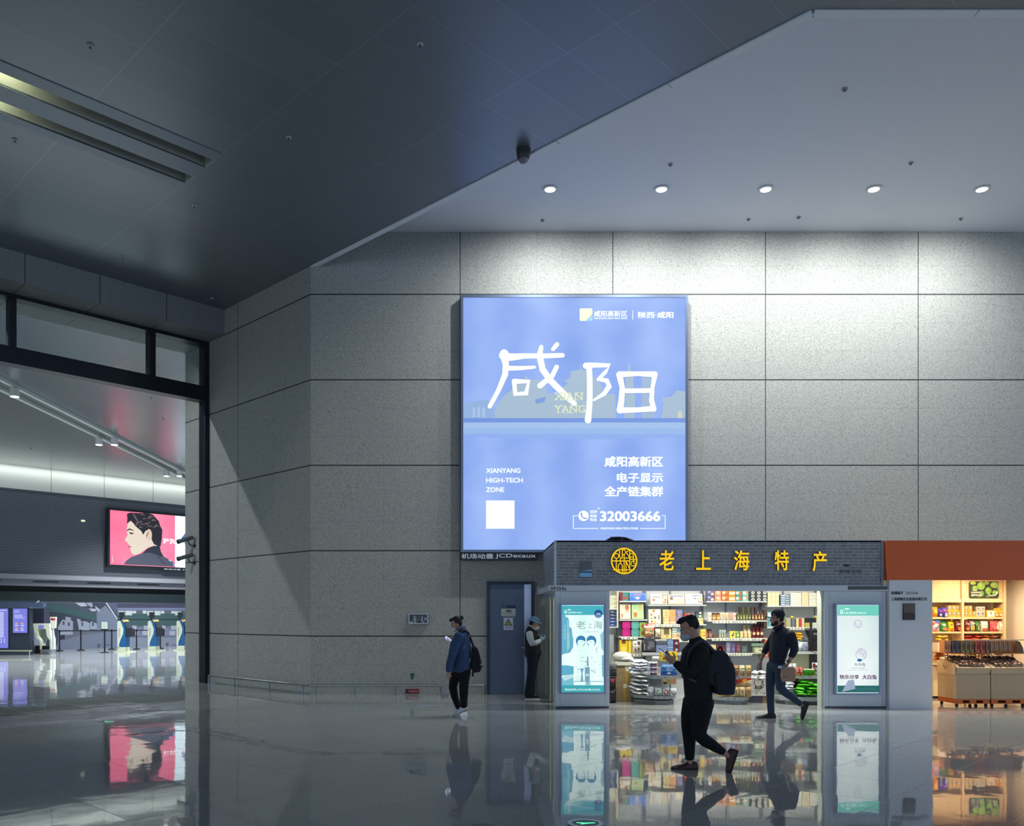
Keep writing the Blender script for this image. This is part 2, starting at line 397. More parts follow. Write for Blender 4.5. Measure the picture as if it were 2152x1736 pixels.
# glazed screen in the opening
M_fr = mat((38, 42, 52), .38, .5)
gg = uvbox(G(), US-.12, 19.44, 0, US, 19.75, 8.44, M_fr); struct('door_1_frame', gg, .008)
gg = uvbox(G(), -22, 19.44, 6.97, US-.12, 19.75, 7.33, M_fr); struct('window_1_transom', gg, .008)
gg = uvbox(G(), -22, 19.44, 8.36, US-.12, 19.75, 8.44, M_fr); struct('window_1_head', gg)
us = [US-.12, 8.83, 5.80, 2.77, -.26, -3.3]
for k in range(1, 6): struct('window_1_mullion', uvbox(G(), us[k]-.065, 19.46, 7.33, us[k]+.065, 19.73, 8.36, M_fr))
M_glass = mat((215, 235, 232), .02, 0, trans=1.0, ior=1.45, name='clear_glass')
M_glass.node_tree.nodes['Principled BSDF'].inputs['Base Color'].default_value = (.80, .90, .89, 1)
for k in range(5): struct('window_1_pane', uvbox(G(), us[k+1]+.065, 19.59, 7.33, us[k]-(.065 if k else 0), 19.60, 8.36, M_glass))
# ------------------------------------------------------------------ ceiling fittings
M_white = mat((225, 226, 226), .5); M_black = mat((22, 23, 26), .5); M_steel = mat((190, 194, 200), .28, .9)
M_lampon = mat((250, 252, 248), emit=9.0)
sl = [('slot nearer the glazed opening', 13.39, 13.68), ('slot farther from the glazed opening', 12.68, 12.99)]
for (nm, a, b) in sl:
    t = thing('slot_light', 'long recessed linear light, '+nm, 'ceiling light', (*UV(3, (a+b)/2), ZS), 'twin light slots in the panelled ceiling')
    M_ch = mat((165, 168, 165), .6)
    h = G(); uvbox(h, -26, a-.02, ZS-.003, 6.77, a, ZS+.42, M_ch); uvbox(h, -26, b, ZS-.003, 6.77, b+.02, ZS+.42, M_ch)
    uvbox(h, -26, a-.02, ZS+.42, 6.79, b+.02, ZS+.44, M_ch); uvbox(h, 6.77, a-.02, ZS-.003, 6.79, b+.02, ZS+.42, M_ch)
    obj('housing', h, t)
    obj('tube', G().tube([(*UV(-25, a+.06), ZS+.36), (*UV(3.9, a+.06), ZS+.36)], .018, mat((244, 247, 196), emit=60)), t)
xs = [PZ(px, 397, ZU)[0] for px in (1156, 1390, 1609, 1836, 2063)]
nm = ['nearest the sloping ceiling edge', 'second from the sloping ceiling edge', 'in the middle of the row', 'second from the warm food shop', 'above the warm food shop']
t0 = None
for x, n_ in zip(xs, nm):
    y = 16.1
    if t0 is None:
        t0 = thing('recessed_downlight', 'x', 'ceiling light', (x, y, ZU), 'row of recessed downlights over the granite wall')
        obj('trim_ring', G().ring(x, y, .10, .15, ZU-.022, ZU-.001, mat((205, 208, 214), .4), ID), t0)
        obj('lens', G().lathe([(.10, -.006), (.075, -.016), (.03, -.019)], mat((252, 255, 250), emit=14), (x, y, ZU), 24), t0)
        t = t0
    else: t = copy_tree(t0, (x, y, ZU))
    t['label'] = 'round recessed downlight washing the granite wall, '+n_
    lamp('downlight_lamp', 'SPOT', (x, y, ZU-.05), P_DOWN, (.96, 1, .95), (0, .42, -1), spot_size=math.radians(150), spot_blend=1.0, shadow_soft_size=.07)
def sprinkler(px, py, z, label, col=(200, 203, 206)):
    x, y = PZ(px, py, z); m = mat(col, .5)
    t = thing('ceiling_sprinkler', label, 'sprinkler', (x, y, z), 'small ceiling sprinklers')
    obj('cover_plate', G().lathe([(.045, -.012), (.04, 0)], m, (x, y, z), 16), t)
    obj('nozzle', G().lathe([(.02, -.035), (.022, -.03), (.009, -.027), (.009, -.012)], mat((70, 72, 76), .5), (x, y, z), 12), t)
for px, py, s_ in ((190, 96, 'beyond the near end of the light slots'), (31, 294, 'beside the outer rail of the light slots'), (607, 288, 'past the dark end of the light slots'), (408, 431, 'between the slot ends and the bulkhead'), (883, 92, 'at the bluish middle of the panelled ceiling'), (258, 540, 'close to the stone bulkhead'), (445, 627, 'in the corner where bulkhead meets granite wall')):
    sprinkler(px, py, ZS, 'small pale sprinkler in the dark panelled ceiling, '+s_)
for px, py, s_ in ((1775, 187, 'deepest in the white ceiling'), (1409, 345, 'above the second downlight'), (1914, 342, 'above the two end downlights'), (1140, 462, 'between the first downlight and the wall'), (1573, 460, 'between the middle downlight and the wall'), (1678, 456, 'darkest and smallest, close to the wall'), (2019, 459, 'nearest the wall over the warm food shop')):
    sprinkler(px, py, ZU, 'small sprinkler in the white upper ceiling, '+s_, (150, 154, 164))
x, y = PZ(1100, 322, ZS-.06)
t = thing('dome_camera', 'black dome security camera hanging at the edge of the lower ceiling', 'camera', (x, y, ZS))
obj('housing', G().lathe([(.085, -.16), (.105, -.10), (.115, 0)], mat((48, 50, 54), .45), (x, y, ZS), 20), t)
obj('dome', G().lathe([(.02, -.225), (.055, -.21), (.078, -.17), (.08, -.155)], mat((120, 126, 136), .15), (x, y, ZS), 20), t)
# hall track lights
ys = [26.8, 34.3, 41.9]
for xt, s_ in ((-14.45, 'nearer the granite wall'), (-15.08, 'farther from the granite wall')):
    t = thing('lighting_track', 'long pale ceiling light track in the far hall, '+s_, 'light track', (xt, 35, 8.9), 'pair of light tracks in the far hall')
    obj('rail', G().box(xt-.07, 22, 8.88, xt+.07, 48.4, 8.995, mat((196, 204, 200), .5)), t)
    for y, o_ in zip(ys, ('nearest the glazed screen', 'halfway along', 'nearest the white wall band')):
        p = thing('track_spotlight', 'white cylinder spotlight '+o_+' on the track '+s_, 'spotlight', (xt, y, 8.88), 'spotlights on the hall tracks')
        obj('body', G().lathe([(.13, -.28), (.14, -.27), (.14, -.02), (.05, 0)], M_white, (xt, y, 8.88), 16), p)
        obj('lamp_face', G().lathe([(.125, -.288), (.125, -.281)], M_lampon, (xt, y, 8.88), 16), p)
        lamp('spotlight_lamp', 'SPOT', (xt, y, 8.56), P_HALL, (.95, 1, .96), spot_size=math.radians(125), spot_blend=.8, shadow_soft_size=.1)
for px, py, s_ in ((343, 880, 'beside the pink glow'), (65, 943, 'above the white wall band'), (318, 837, 'just under the glazed transom')):
    sprinkler(px, py, 9.0, 'small sprinkler in the far hall ceiling, '+s_)
# wash light just behind the bulkhead: throws the slanting edge of light onto the granite wall
ux, vx = US-7, VB1+.66
x, y = UV(ux, vx)
t = thing('bulkhead_downlight', 'small downlight in the hall ceiling right behind the bulkhead', 'ceiling light', (x, y, 9.0))
obj('trim_ring', G().ring(x, y, .06, .10, 8.985, 8.999, M_white, ID), t)
lamp('bulkhead_lamp', 'SPOT', (x, y, 8.97), P_WASH, (.92, 1, .97), (*UV(7, -3.9), -6.5), spot_size=math.radians(80), spot_blend=.6, shadow_soft_size=.05)
# ------------------------------------------------------------------ far hall objects
def hoarding():
    a0, a1 = PV(88, 1300, VF)[0], 30
    t = thing('printed_hoarding', 'long printed hoarding picturing a check-in hall behind the self-service machines', 'hoarding', (*UV(18, VF), 0))
    fr = FV(VF-.02)
    obj('board', G().box(a0, 0, -.04, a1, 2.43, 0, mat((92, 97, 114), .3), FV(VF-.02)), t)
    p = G()
    def A(o, s, pts): return [PV(o[0]+x/s, o[1]+y/s, VF-.02) for x, y in pts]
    L = lambda pts, col, c: p.poly(A((90, 1255), 12.66, pts)[::-1], mat(tuple(min(250, int(c_*.98)) for c_ in col), .3), fr, c)
    R = lambda x0, y0, x1, y1, col, c: p.poly(A((240, 1255), 12.86, [(x0, y0), (x1, y0), (x1, y1), (x0, y1)])[::-1], mat(tuple(min(250, int(c_*.98)) for c_ in col), .3), fr, c)
    L([(10, 150), (1990, 150), (1990, 900), (10, 900)], (58, 64, 80), .004)
    L([(10, 150), (300, 150), (1430, 500), (1430, 650), (700, 460), (10, 340)], (58, 86, 90), .008)
    L([(300, 150), (850, 150), (1430, 400), (1430, 500)], (70, 78, 92), .009)
    L([(1430, 400), (1660, 220), (1990, 600), (1990, 900), (1440, 900)], (112, 120, 142), .009)
    L([(850, 150), (1110, 150), (1190, 235), (1020, 250)], (176, 182, 196), .013); L([(1210, 300), (1400, 310), (1420, 370), (1300, 380)], (166, 172, 188), .013)
    L([(1130, 150), (1300, 150), (1330, 230), (1290, 280)], (150, 156, 172), .013); L([(1390, 230), (1520, 330), (1500, 400), (1410, 330)], (160, 166, 182), .013)
    L([(1660, 150), (1710, 150), (1990, 570), (1990, 630)], (176, 182, 196), .014); L([(1720, 150), (1990, 150), (1990, 500)], (84, 88, 112), .012)
    L([(330, 1200), (1000, 1010), (1990, 900), (1990, 1390), (330, 1390)], (108, 116, 138), .010); L([(10, 900), (500, 900), (330, 1390), (10, 1390)], (60, 66, 84), .010)
    for pts in ([(400, 800), (510, 600), (600, 610), (600, 520), (740, 540), (745, 620), (800, 640), (800, 880), (400, 880)], [(410, 905), (795, 905), (795, 1000), (600, 1010), (600, 1100), (440, 1180), (410, 1180)], [(900, 570), (995, 590), (1010, 650), (1130, 640), (1240, 690), (1240, 880), (960, 880)], [(1280, 640), (1430, 700), (1440, 860), (1250, 860), (1250, 700)]):
        L(pts, (146, 154, 174), .014)
    L([(430, 1010), (590, 1000), (590, 1110), (430, 1160)], (50, 40, 58), .016)
    for x, y in ((550, 690), (690, 720), (1050, 720), (1330, 720)): L([(x-25, y-50), (x+25, y-45), (x+20, y+50), (x-20, y+45)], (64, 70, 90), .017)
    for y in range(390, 620, 70): L([(10, y), (700, y+90), (700, y+102), (10, y+14)], (36, 40, 56), .011)
    # frontal check-in desks
    R(80, 170, 1990, 1400, (126, 132, 150), .010); R(80, 170, 1990, 290, (66, 66, 86), .012); R(80, 290, 1990, 350, (112, 120, 150), .012); R(80, 350, 1990, 450, (84, 94, 106), .012)
    R(80, 445, 1990, 790, (60, 84, 86), .012); R(80, 590, 1990, 622, (34, 50, 56), .014); R(80, 780, 1990, 1090, (104, 110, 132), .012)
    for r in ((110, 370, 280, 490), (300, 365, 480, 490), (490, 370, 590, 440), (770, 360, 870, 445), (890, 370, 1055, 490), (1080, 370, 1245, 490), (1255, 370, 1350, 445), (1540, 375, 1640, 445), (1640, 380, 1800, 490)): R(*r, (184, 190, 198), .016)
    for r in ((380, 770, 600, 890), (800, 770, 920, 880), (1150, 770, 1380, 880), (1530, 770, 1700, 880), (480, 900, 640, 1030), (760, 900, 910, 1030), (1210, 900, 1380, 1030), (1490, 910, 1650, 1030)): R(*r, (158, 162, 178), .016)
    for r in ((650, 840, 740, 1050), (1390, 840, 1490, 1050)): R(*r, (116, 116, 144), .017)
    obj('picture', p, t)
    e = G()
    for px, py in ((90+1485/12.66, 1255+1285/12.66), (240+1432/12.86, 1255+1275/12.86)):
        a, b = PV(px, py, VF-.02); r = .085; e = G()
        e.poly([(a-r, b), (a, b-r*1.2), (a+r, b), (a, b+r*1.2)], mat((24, 28, 60), .4), fr, .02); e.poly([(a-r*.4, b), (a, b-r*.5), (a+r*.4, b), (a, b+r*.5)], mat((150, 156, 176), .4), fr, .023)
        obj('emblem', e, t, 'dark blue diamond emblem')
    e = G()
    for px in (212, 361): a, b = PV(px, 1355, VF-.02); e.text('上海机场', a, b-.05, a+.55, b+.03, mat((80, 84, 112), .4), fr, .02)
    obj('lettering', e, t)
hoarding()
gg = G(); gg.box(-16, 0, -.1, PV(88, 1300, VF)[0], 2.43, -.04, mat((92, 106, 132), .5), FF); struct('wall_hall_lower', gg)
def selfcheck(ox, base, lab, first=[None]):
    Yk = H*F/(base-CY)
    if first[0] is not None:
        return copy_tree(first[0][0], (tx(ox)*Yk, Yk, 0), lab, 'self-service check-in machines in the far hall')
    x0 = tx(ox)*Yk; k = Yk/F/12.86
    t = thing('check_in_machine', lab, 'check-in machine', (x0, Yk, 0), 'self-service check-in machines in the far hall')
    first[0] = (t,)
    fr = Fr((x0, Yk, 0), (1, 0, 0), (0, 0, 1)); W = lambda pts: [((x-190)*k, (1500-y)*k) for x, y in pts][::-1]
    cre = mat((196, 204, 186), .4); blu = mat((18, 84, 140), .35); drk = mat((34, 36, 46), .4)
    obj('floor_plate', G().prism(W([(20, 1480), (460, 1480), (460, 1502), (20, 1502)]), -.6, .1, mat((212, 214, 186), .5), fr), t)
    obj('base', G().prism(W([(85, 1360), (300, 1360), (300, 1480), (85, 1480)]), -.5, 0, cre, fr), t)
    cv = [(165, 650), (215, 770), (250, 880), (240, 1000), (190, 1120), (140, 1250), (130, 1360)]
    obj('side_panel', G().prism(W([(85, 680), (110, 650)]+cv+[(85, 1360)]), -.5, .02, cre, fr), t, 'cream side panel')
    obj('cabinet', G().prism(W([(160, 650), (190, 615), (262, 715), (300, 850), (300, 1360), (128, 1360)]), -.5, 0, blu, fr), t, 'blue cabinet')
    obj('camera_box', G().prism(W([(95, 410), (205, 410), (205, 560), (95, 560)]), -.3, -.1, drk, fr), t)
    obj('camera_post', G().prism(W([(120, 560), (160, 560), (160, 655), (120, 655)]), -.25, -.15, drk, fr), t)
    obj('top_light', G().prism(W([(195, 620), (280, 620), (305, 665), (250, 690)]), -.4, -.05, mat((226, 190, 120), .4), fr), t)
    obj('screen', G().prism(W([(258, 700), (310, 680), (400, 850), (330, 870)]), -.45, -.05, mat((62, 70, 80), .2), fr), t)
    obj('printer_tray', G().prism(W([(300, 870), (440, 860), (465, 930), (455, 1080), (340, 1090), (300, 1050)]), -.45, -.05, drk, fr), t)
    e = G(); a = 0
    for i, ch in enumerate('自助值机'): e.text(ch, (118-190)*k, (1500-900-i*62)*k, (165-190)*k, (1500-850-i*62)*k, mat((140, 110, 130), .5), fr, .024)
    obj('lettering', e, t)
selfcheck(255, 1371, 'blue and cream check-in machine nearest the sign stand, with a tray at its side')
selfcheck(319, 1369, 'blue and cream check-in machine in the middle of the three')
selfcheck(379, 1367.5, 'blue and cream check-in machine half hidden by the granite wall edge')
def stanchion(px, base, lab):
    Y = H*F/(base-CY); x = tx(px)*Y; m = mat((16, 18, 30), .4)
    t = thing('queue_post', lab, 'queue post', (x, Y, 0), 'belt barrier posts in the far hall')
    obj('foot', G().lathe([(.19, 0), (.19, .02), (.10, .05), (.03, .07)], m, (x, Y, 0), 18), t)
    obj('post', G().lathe([(.032, .06), (.032, .93)], m, (x, Y, 0), 12), t)
    obj('belt_head', G().lathe([(.042, .90), (.045, .92), (.045, 1.0), (.035, 1.02)], m, (x, Y, 0), 12), t)
    return Vector((x, Y, .96))
ps = [stanchion(125, 1368.5, 'black belt post behind the sanitiser stand'), stanchion(170, 1367, 'black belt post before the picture of check-in counters'), stanchion(235, 1365, 'black belt post just behind the sign stand'), stanchion(287, 1364.7, 'black belt post beside the tray of the first check-in machine'), stanchion(337, 1363.3, 'black belt post beside the middle check-in machine')]
for i, (a, b) in enumerate(zip(ps, ps[1:])):
    d = (b-a).normalized(); n = Vector((0, 0, .025)); A_, B_ = a+d*.05, b-d*.05; q_ = Vector((-d.y, d.x, 0))*.003
    s_ = ['between the sanitiser stand and the counter picture', 'before the counter picture', 'behind the first check-in machine', 'between the first and middle check-in machines'][i]
    single('barrier_belt', G().loft([[A_-n-q_, A_-n+q_, A_+n+q_, A_+n-q_], [B_-n-q_, B_-n+q_, B_+n+q_, B_+n-q_]], mat((22, 28, 44), .6), smooth=False), 'dark barrier belt stretched '+s_, 'barrier belt', 'barrier belts in the far hall')
Y = H*F/(1371.8-CY); x = tx(220)*Y; fr = Fr((x, Y, 0), (1, 0, 0), (0, 0, 1)); m = mat((16, 20, 32), .4)
t = thing('sign_stand', 'white notice on a black stand before the check-in machines', 'sign stand', (x, Y, 0))
obj('foot', G().lathe([(.2, 0), (.2, .018), (.05, .04)], m, (x, Y, 0), 18), t); obj('post', G().lathe([(.035, .03), (.035, 1.06)], m, (x, Y, 0), 10), t)
obj('frame', G().box(-.16, 1.03, -.02, .16, 1.42, .0, m, fr), t); obj('notice', G().box(-.14, 1.09, 0, .14, 1.41, .008, mat((206, 216, 208), .5), fr), t)
e = G()
for i in range(4): e.text('请排队等候'[:4+i % 2], -.10, 1.33-.07*i, .10, 1.37-.07*i, mat((70, 84, 90), .5), fr, .012)
obj('lettering', e, t)
# sanitiser dispenser on a slim pole
Y = H*F/(1376-CY); x = tx(111)*Y; fr = Fr((x, Y, 0), (1, 0, 0), (0, 0, 1))
t = thing('sanitiser_dispenser', 'white hand sanitiser dispenser with red mark on a slim pole', 'dispenser', (x, Y, 0))
obj('foot', G().lathe([(.16, 0), (.16, .012), (.03, .03)], M_steel, (x, Y, 0), 18), t); obj('pole', G().lathe([(.02, .02), (.02, 1.12)], M_steel, (x, Y, 0), 10), t)
obj('drip_tray', G().lathe([(.045, 1.06), (.075, 1.14), (.075, 1.16)], mat((180, 182, 184), .4), (x, Y, 0), 14), t)
obj('body', G().prism([(-.10, 1.15), (.10, 1.15), (.125, 1.62), (.115, 1.64), (-.115, 1.64), (-.125, 1.62)], -.12, 0, mat((214, 214, 204), .4), fr), t)
obj('mark', G().poly([(-.10, 1.49), (.10, 1.49), (.10, 1.60), (.03, 1.56), (-.03, 1.60), (-.10, 1.58)], mat((170, 30, 52), .4), fr, .004), t, 'red mark')
# temperature gate: white frame on a grey cabinet
Y = H*F/(1376-CY)+.5; x = tx(89)*Y; k = Y/F/12.4; fr = Fr((x, Y, 0), (1, 0, 0), (0, 0, 1)); W = lambda pts: [((a-1100)*k, (1545-b)*k) for a, b in pts][::-1]
t = thing('temperature_scanner', 'white upright body-temperature scanner with a notched frame beside the screens', 'scanner', (x, Y, 0)); cw = mat((205, 212, 196), .4)
obj('cabinet', G().prism(W([(1040, 1420), (1320, 1420), (1300, 1545), (1050, 1545)]), -.5, 0, mat((126, 136, 140), .5), fr), t)
obj('frame', G().prism(W([(855, 745), (1275, 745), (1305, 1060), (1335, 1160), (1335, 1425), (1290, 1425), (1290, 1190), (1210, 1060), (1190, 890), (975, 890), (985, 1070), (1065, 1190), (1075, 1425), (1035, 1425), (1035, 1210), (905, 1090)]), -.4, 0, cw, fr), t)
obj('back_plate', G().prism(W([(985, 890), (1170, 890), (1150, 1080), (1080, 1240), (1040, 1200), (990, 1080)]), -.4, -.3, mat((140, 150, 146), .5), fr), t)
obj('tray', G().prism(W([(1080, 1330), (1290, 1330), (1290, 1420), (1080, 1420)]), -.4, -.05, M_black, fr), t)
obj('display', G().box(*[((1005-1100)*k), (1545-865)*k, 0], (1140-1100)*k, (1545-790)*k, .012, mat((122, 128, 232), emit=.8), fr), t, 'lilac display')
# screens on a dark wall with a rail
Y = 36.5; fr = FY(Y); a0, a1 = -26, PX(63, 1300, Y)[0]
t = thing('screen_stand', 'dark panel wall at the hall edge carrying two lilac screens', 'panel wall', ((a0+a1)/2, Y, 0))
obj('panel', G().box(a0, 0, -.25, a1, 2.02, 0, mat((32, 42, 56), .35), fr), t)
obj('cornice', G().box(a0, 2.05, -.25, PX(91, 1300, Y)[0], 2.24, .02, mat((62, 76, 102), .6), fr), t)
for px, py, px1, py1, s_ in ((-22, 1362, 18, 1279, 'tall lilac flight information screen cut by the photo edge'), (28, 1330, 58, 1279, 'smaller lilac notice screen with little orange pictures')):
    x0, z0 = PX(px, py, Y); x1, z1 = PX(px1, py1, Y); b = fr
    s = thing('display_screen', s_, 'screen', ((x0+x1)/2, Y, z0), 'screens on the dark panel wall')
    obj('bezel', G().box(x0-.03, z0-.03, .001, x1+.03, z1+.03, .03, mat((16, 20, 34), .3), b), s)
    obj('panel', G().box(x0, z0, .03, x1, z1, .034, mat((128, 132, 236), emit=.85), b), s)
    e = G(); lt = mat((206, 212, 255), emit=.9)
    if px < 0:
        for i in range(13): e.rect(x1-.36, z1-.22-.085*i, x1-.19, z1-.16-.085*i, lt, b, .037)
        e.text('01', x1-.42, z0+.22, x1-.14, z0+.42, lt, b, .037); e.rect(x1-.5, z1-.1, x1-.08, z1-.06, lt, b, .037)
    else:
        e.text('温馨提示', x0+.06, z1-.18, x0+.3, z1-.08, lt, b, .037)
        for i in range(3): e.rect(x0+.07, z1-.3-.06*i, x1-.2+.1*(i == 2), z1-.27-.06*i, lt, b, .037)
        for i in range(4):
            cx_, cz_ = x0+.15+.25*(i % 2), z0+.40-.2*(i//2); e.disc(cx_, cz_, .05, .035, mat((255, 176, 130), emit=.9) if i != 3 else lt, b, .037); e.rect(cx_-.07, cz_-.11, cx_+.08, cz_-.06, lt, b, .037)
    obj('lettering', e, s)
x0 = PX(67, 1366, Y-.4)[0]
t = thing('guard_rail', 'low brass-tinted steel rail before the dark screen wall', 'rail', (x0-3, Y-.4, 0))
obj('bar', G().tube([(-26, Y-.4, .2), (x0, Y-.4, .2)], .03, mat((210, 205, 170), .25, .8)), t)
for i in range(4): obj('post', G().tube([(x0-.1-1.6*i, Y-.4, 0), (x0-.1-1.6*i, Y-.4, .2)], .02, M_steel), t)
x0, x1 = PX(63, 0, 38)[0], PX(92, 0, 38)[0]
t = thing('service_cabinet', 'dark box cabinet on a grey post behind the temperature scanner', 'cabinet', ((x0+x1)/2, 38, 0))
obj('head', G().box(x0, 1.32, -.5, x1, 2.02, 0, mat((46, 48, 66), .4), FY(38)), t); obj('post', G().box(x0, 0, -.5, x0+.17, 1.32, 0, mat((104, 112, 132), .5), FY(38)), t)
obj('side_strip', G().box(x0-.01, 1.35, 0, x0+.09, 1.83, .02, mat((150, 154, 168), .4), FY(38)), t)
obj('base', G().box(x0+.17, 0, -.5, x1, .35, -.1, mat((58, 44, 52), .5), FY(38)), t); obj('strut', G().tube([(x0+.05, 37.9, 2.0), (x0+.45, 37.9, 2.35)], .04, mat((170, 176, 190), .4)), t)
# lit advertisement on the louvre wall
def hall_ad():
    V = VF-.25; fr = FV(V); P_ = lambda X, Y_: PV(220+X/10.76, 1060+Y_/10.76, V)
    (u0, z1), (_, z0) = P_(120, 125), P_(120, 1360); u1 = u0+6.3; um = P_(1590, 300)[0]
    t = thing('advertising_lightbox', 'pink lit advertisement with a profile portrait on the louvred hall wall', 'lightbox', (*UV((u0+u1)/2, V), z0))
    obj('frame', G().box(u0-.12, z0-.12, -.19, u1+.12, z1+.12, 0, mat((22, 26, 34), .4), fr), t)
    po = G(); po.rect(u0, z0, um, z1, backlit('pink_poster', (232, 82, 120), (246, 140, 172), 1.25, 3, .3), fr, .006); po.rect(um, z0, u1, z1, mat((222, 244, 255), emit=1.5), fr, .006)
    E = lambda c, s=1.0: mat(c, emit=s)
    Q = lambda pts, c, d, s=1.0: po.poly([P_(*q_) for q_ in pts][::-1], E(c, s), fr, d)
    skin = [(520, 430), (600, 370), (720, 400), (900, 560), (1060, 620), (1090, 800), (1150, 900), (1190, 940), (1000, 960), (860, 1060), (780, 1110), (680, 1150), (610, 1110), (570, 1010), (590, 985), (545, 960), (560, 930), (535, 900), (500, 850), (450, 820), (470, 770), (520, 690), (490, 600)]
    Q(skin, (240, 226, 208), .012, .95)
    Q([(500, 440), (510, 330), (500, 220), (560, 190), (650, 190), (760, 200), (960, 190), (1080, 230), (1220, 380), (1250, 480), (1300, 580), (1290, 780), (1260, 950), (1190, 940), (1110, 900), (1060, 800), (1060, 650), (980, 580), (920, 600), (870, 690), (820, 600), (700, 500), (640, 420), (580, 370)], (44, 42, 56), .016, .6)
    rnd = random.Random(3)
    for i in range(26):
        cx_, cy_ = rnd.uniform(700, 1200), rnd.uniform(220, 520); r = rnd.uniform(18, 44)
        if cy_ < 220+max(0, cx_-1000)*.8: continue
        po.stroke([(*P_(cx_-r, cy_+r*.4), .03), (*P_(cx_, cy_-r*.3), .045), (*P_(cx_+r, cy_+r*.4), .03)], E((150, 132, 132), .6), fr, .02)
    po.stroke([(*P_(640, 210), .05), (*P_(690, 300), .10), (*P_(760, 400), .04)], E((140, 122, 122), .6), fr, .02)
    po.disc(*P_(1000, 690), .16, .31, E((238, 214, 196), .9), fr, .02); po.stroke([(*P_(985, 630), .03), (*P_(950, 700), .05), (*P_(935, 750), .02)], E((120, 84, 80), .6), fr, .024)
    po.stroke([(*P_(500, 590), .05), (*P_(560, 560), .08), (*P_(640, 590), .04)], E((70, 56, 62), .5), fr, .022); po.stroke([(*P_(560, 640), .05), (*P_(600, 660), .09), (*P_(650, 655), .03)], E((54, 48, 72), .5), fr, .022)
    po.stroke([(*P_(535, 955), .04), (*P_(570, 962), .05), (*P_(600, 958), .02)], E((150, 50, 60), .6), fr, .022)
    Q([(430, 1358), (480, 1280), (600, 1190), (840, 1110), (960, 1000), (1100, 940), (1240, 940), (1260, 1060), (1330, 1180), (1500, 1270), (1585, 1340), (1585, 1410)], (96, 104, 132), .018, .6)
    Q([(840, 1110), (960, 1000), (1100, 940), (1240, 940), (1270, 1080), (1330, 1190), (1200, 1160), (1020, 1090)], (44, 54, 82), .021, .5)
    po.stroke([(*P_(1200, 1170), .04), (*P_(1290, 1290), .04), (*P_(1380, 1360), .03)], E((40, 46, 70), .5), fr, .022)
    for q_ in ([(1440, 1240), (1500, 1270), (1510, 1300), (1450, 1280)], [(1530, 1320), (1585, 1360), (1585, 1400), (1560, 1390)]): Q(q_, (170, 200, 246), .022)
    Q([(1720, 780), (1830, 640), (1990, 560), (1990, 1100), (1850, 960), (1770, 880)], (92, 122, 186), .014, .8)
    obj('poster', po, t)
    l = G(); wt = E((255, 255, 255), 1.6)
    z0_, z1_ = P_(1335, 880)[1], P_(1335, 775)[1]; h_ = z1_-z0_; k = .29
    for i, ch in enumerate('PRADA'):
        a = P_(1335, 800)[0]+.375*i; l.text(ch, a, z0_, a+k, z1_, wt, fr, .026, bold=.03)
        for sx_ in ((.0,) if ch in 'PD' else (.0, k)):
            l.rect(a+sx_-.055, z0_, a+sx_+.075, z0_+.035, wt, fr, .027)
            if ch in 'PRD' and not sx_: l.rect(a-.055, z1_-.035, a+.075, z1_, wt, fr, .027)
    l.rect(*P_(165, 1310), *P_(185, 1160), E((250, 200, 210), 1.0), fr, .02)
    obj('lettering', l, t)
    (a, b), (a2, b2) = P_(1345, 1480), P_(1830, 1435)
    s = thing('operator_sign', 'small dark sign with white letters under the pink advertisement', 'sign', (*UV(a, V), b-.05))
    obj('plate', G().box(a-.06, b-.06, -.06, a+2.6, b+.12, -.01, mat((26, 30, 38), .4), fr), s)
    e = G(); e.text('机场动量', a, b, a+.95, b+.09, mat((200, 206, 214), .5), fr, 0, bold=.02); e.text('JCDecaux', a+1.05, b, a+2.5, b+.09, mat((200, 206, 214), .5), fr, 0, bold=.02); obj('lettering', e, s)
hall_ad()
a, b = PV(177, 1094, VF-.3)
EX = G().box(a-.09, b-.04, 0, a+.09, b+.04, .05, mat((230, 240, 200), emit=1.2), FV(VF-.13)); single('indicator_lamp', EX, 'tiny lit indicator on the dark louvred hall wall', 'indicator')
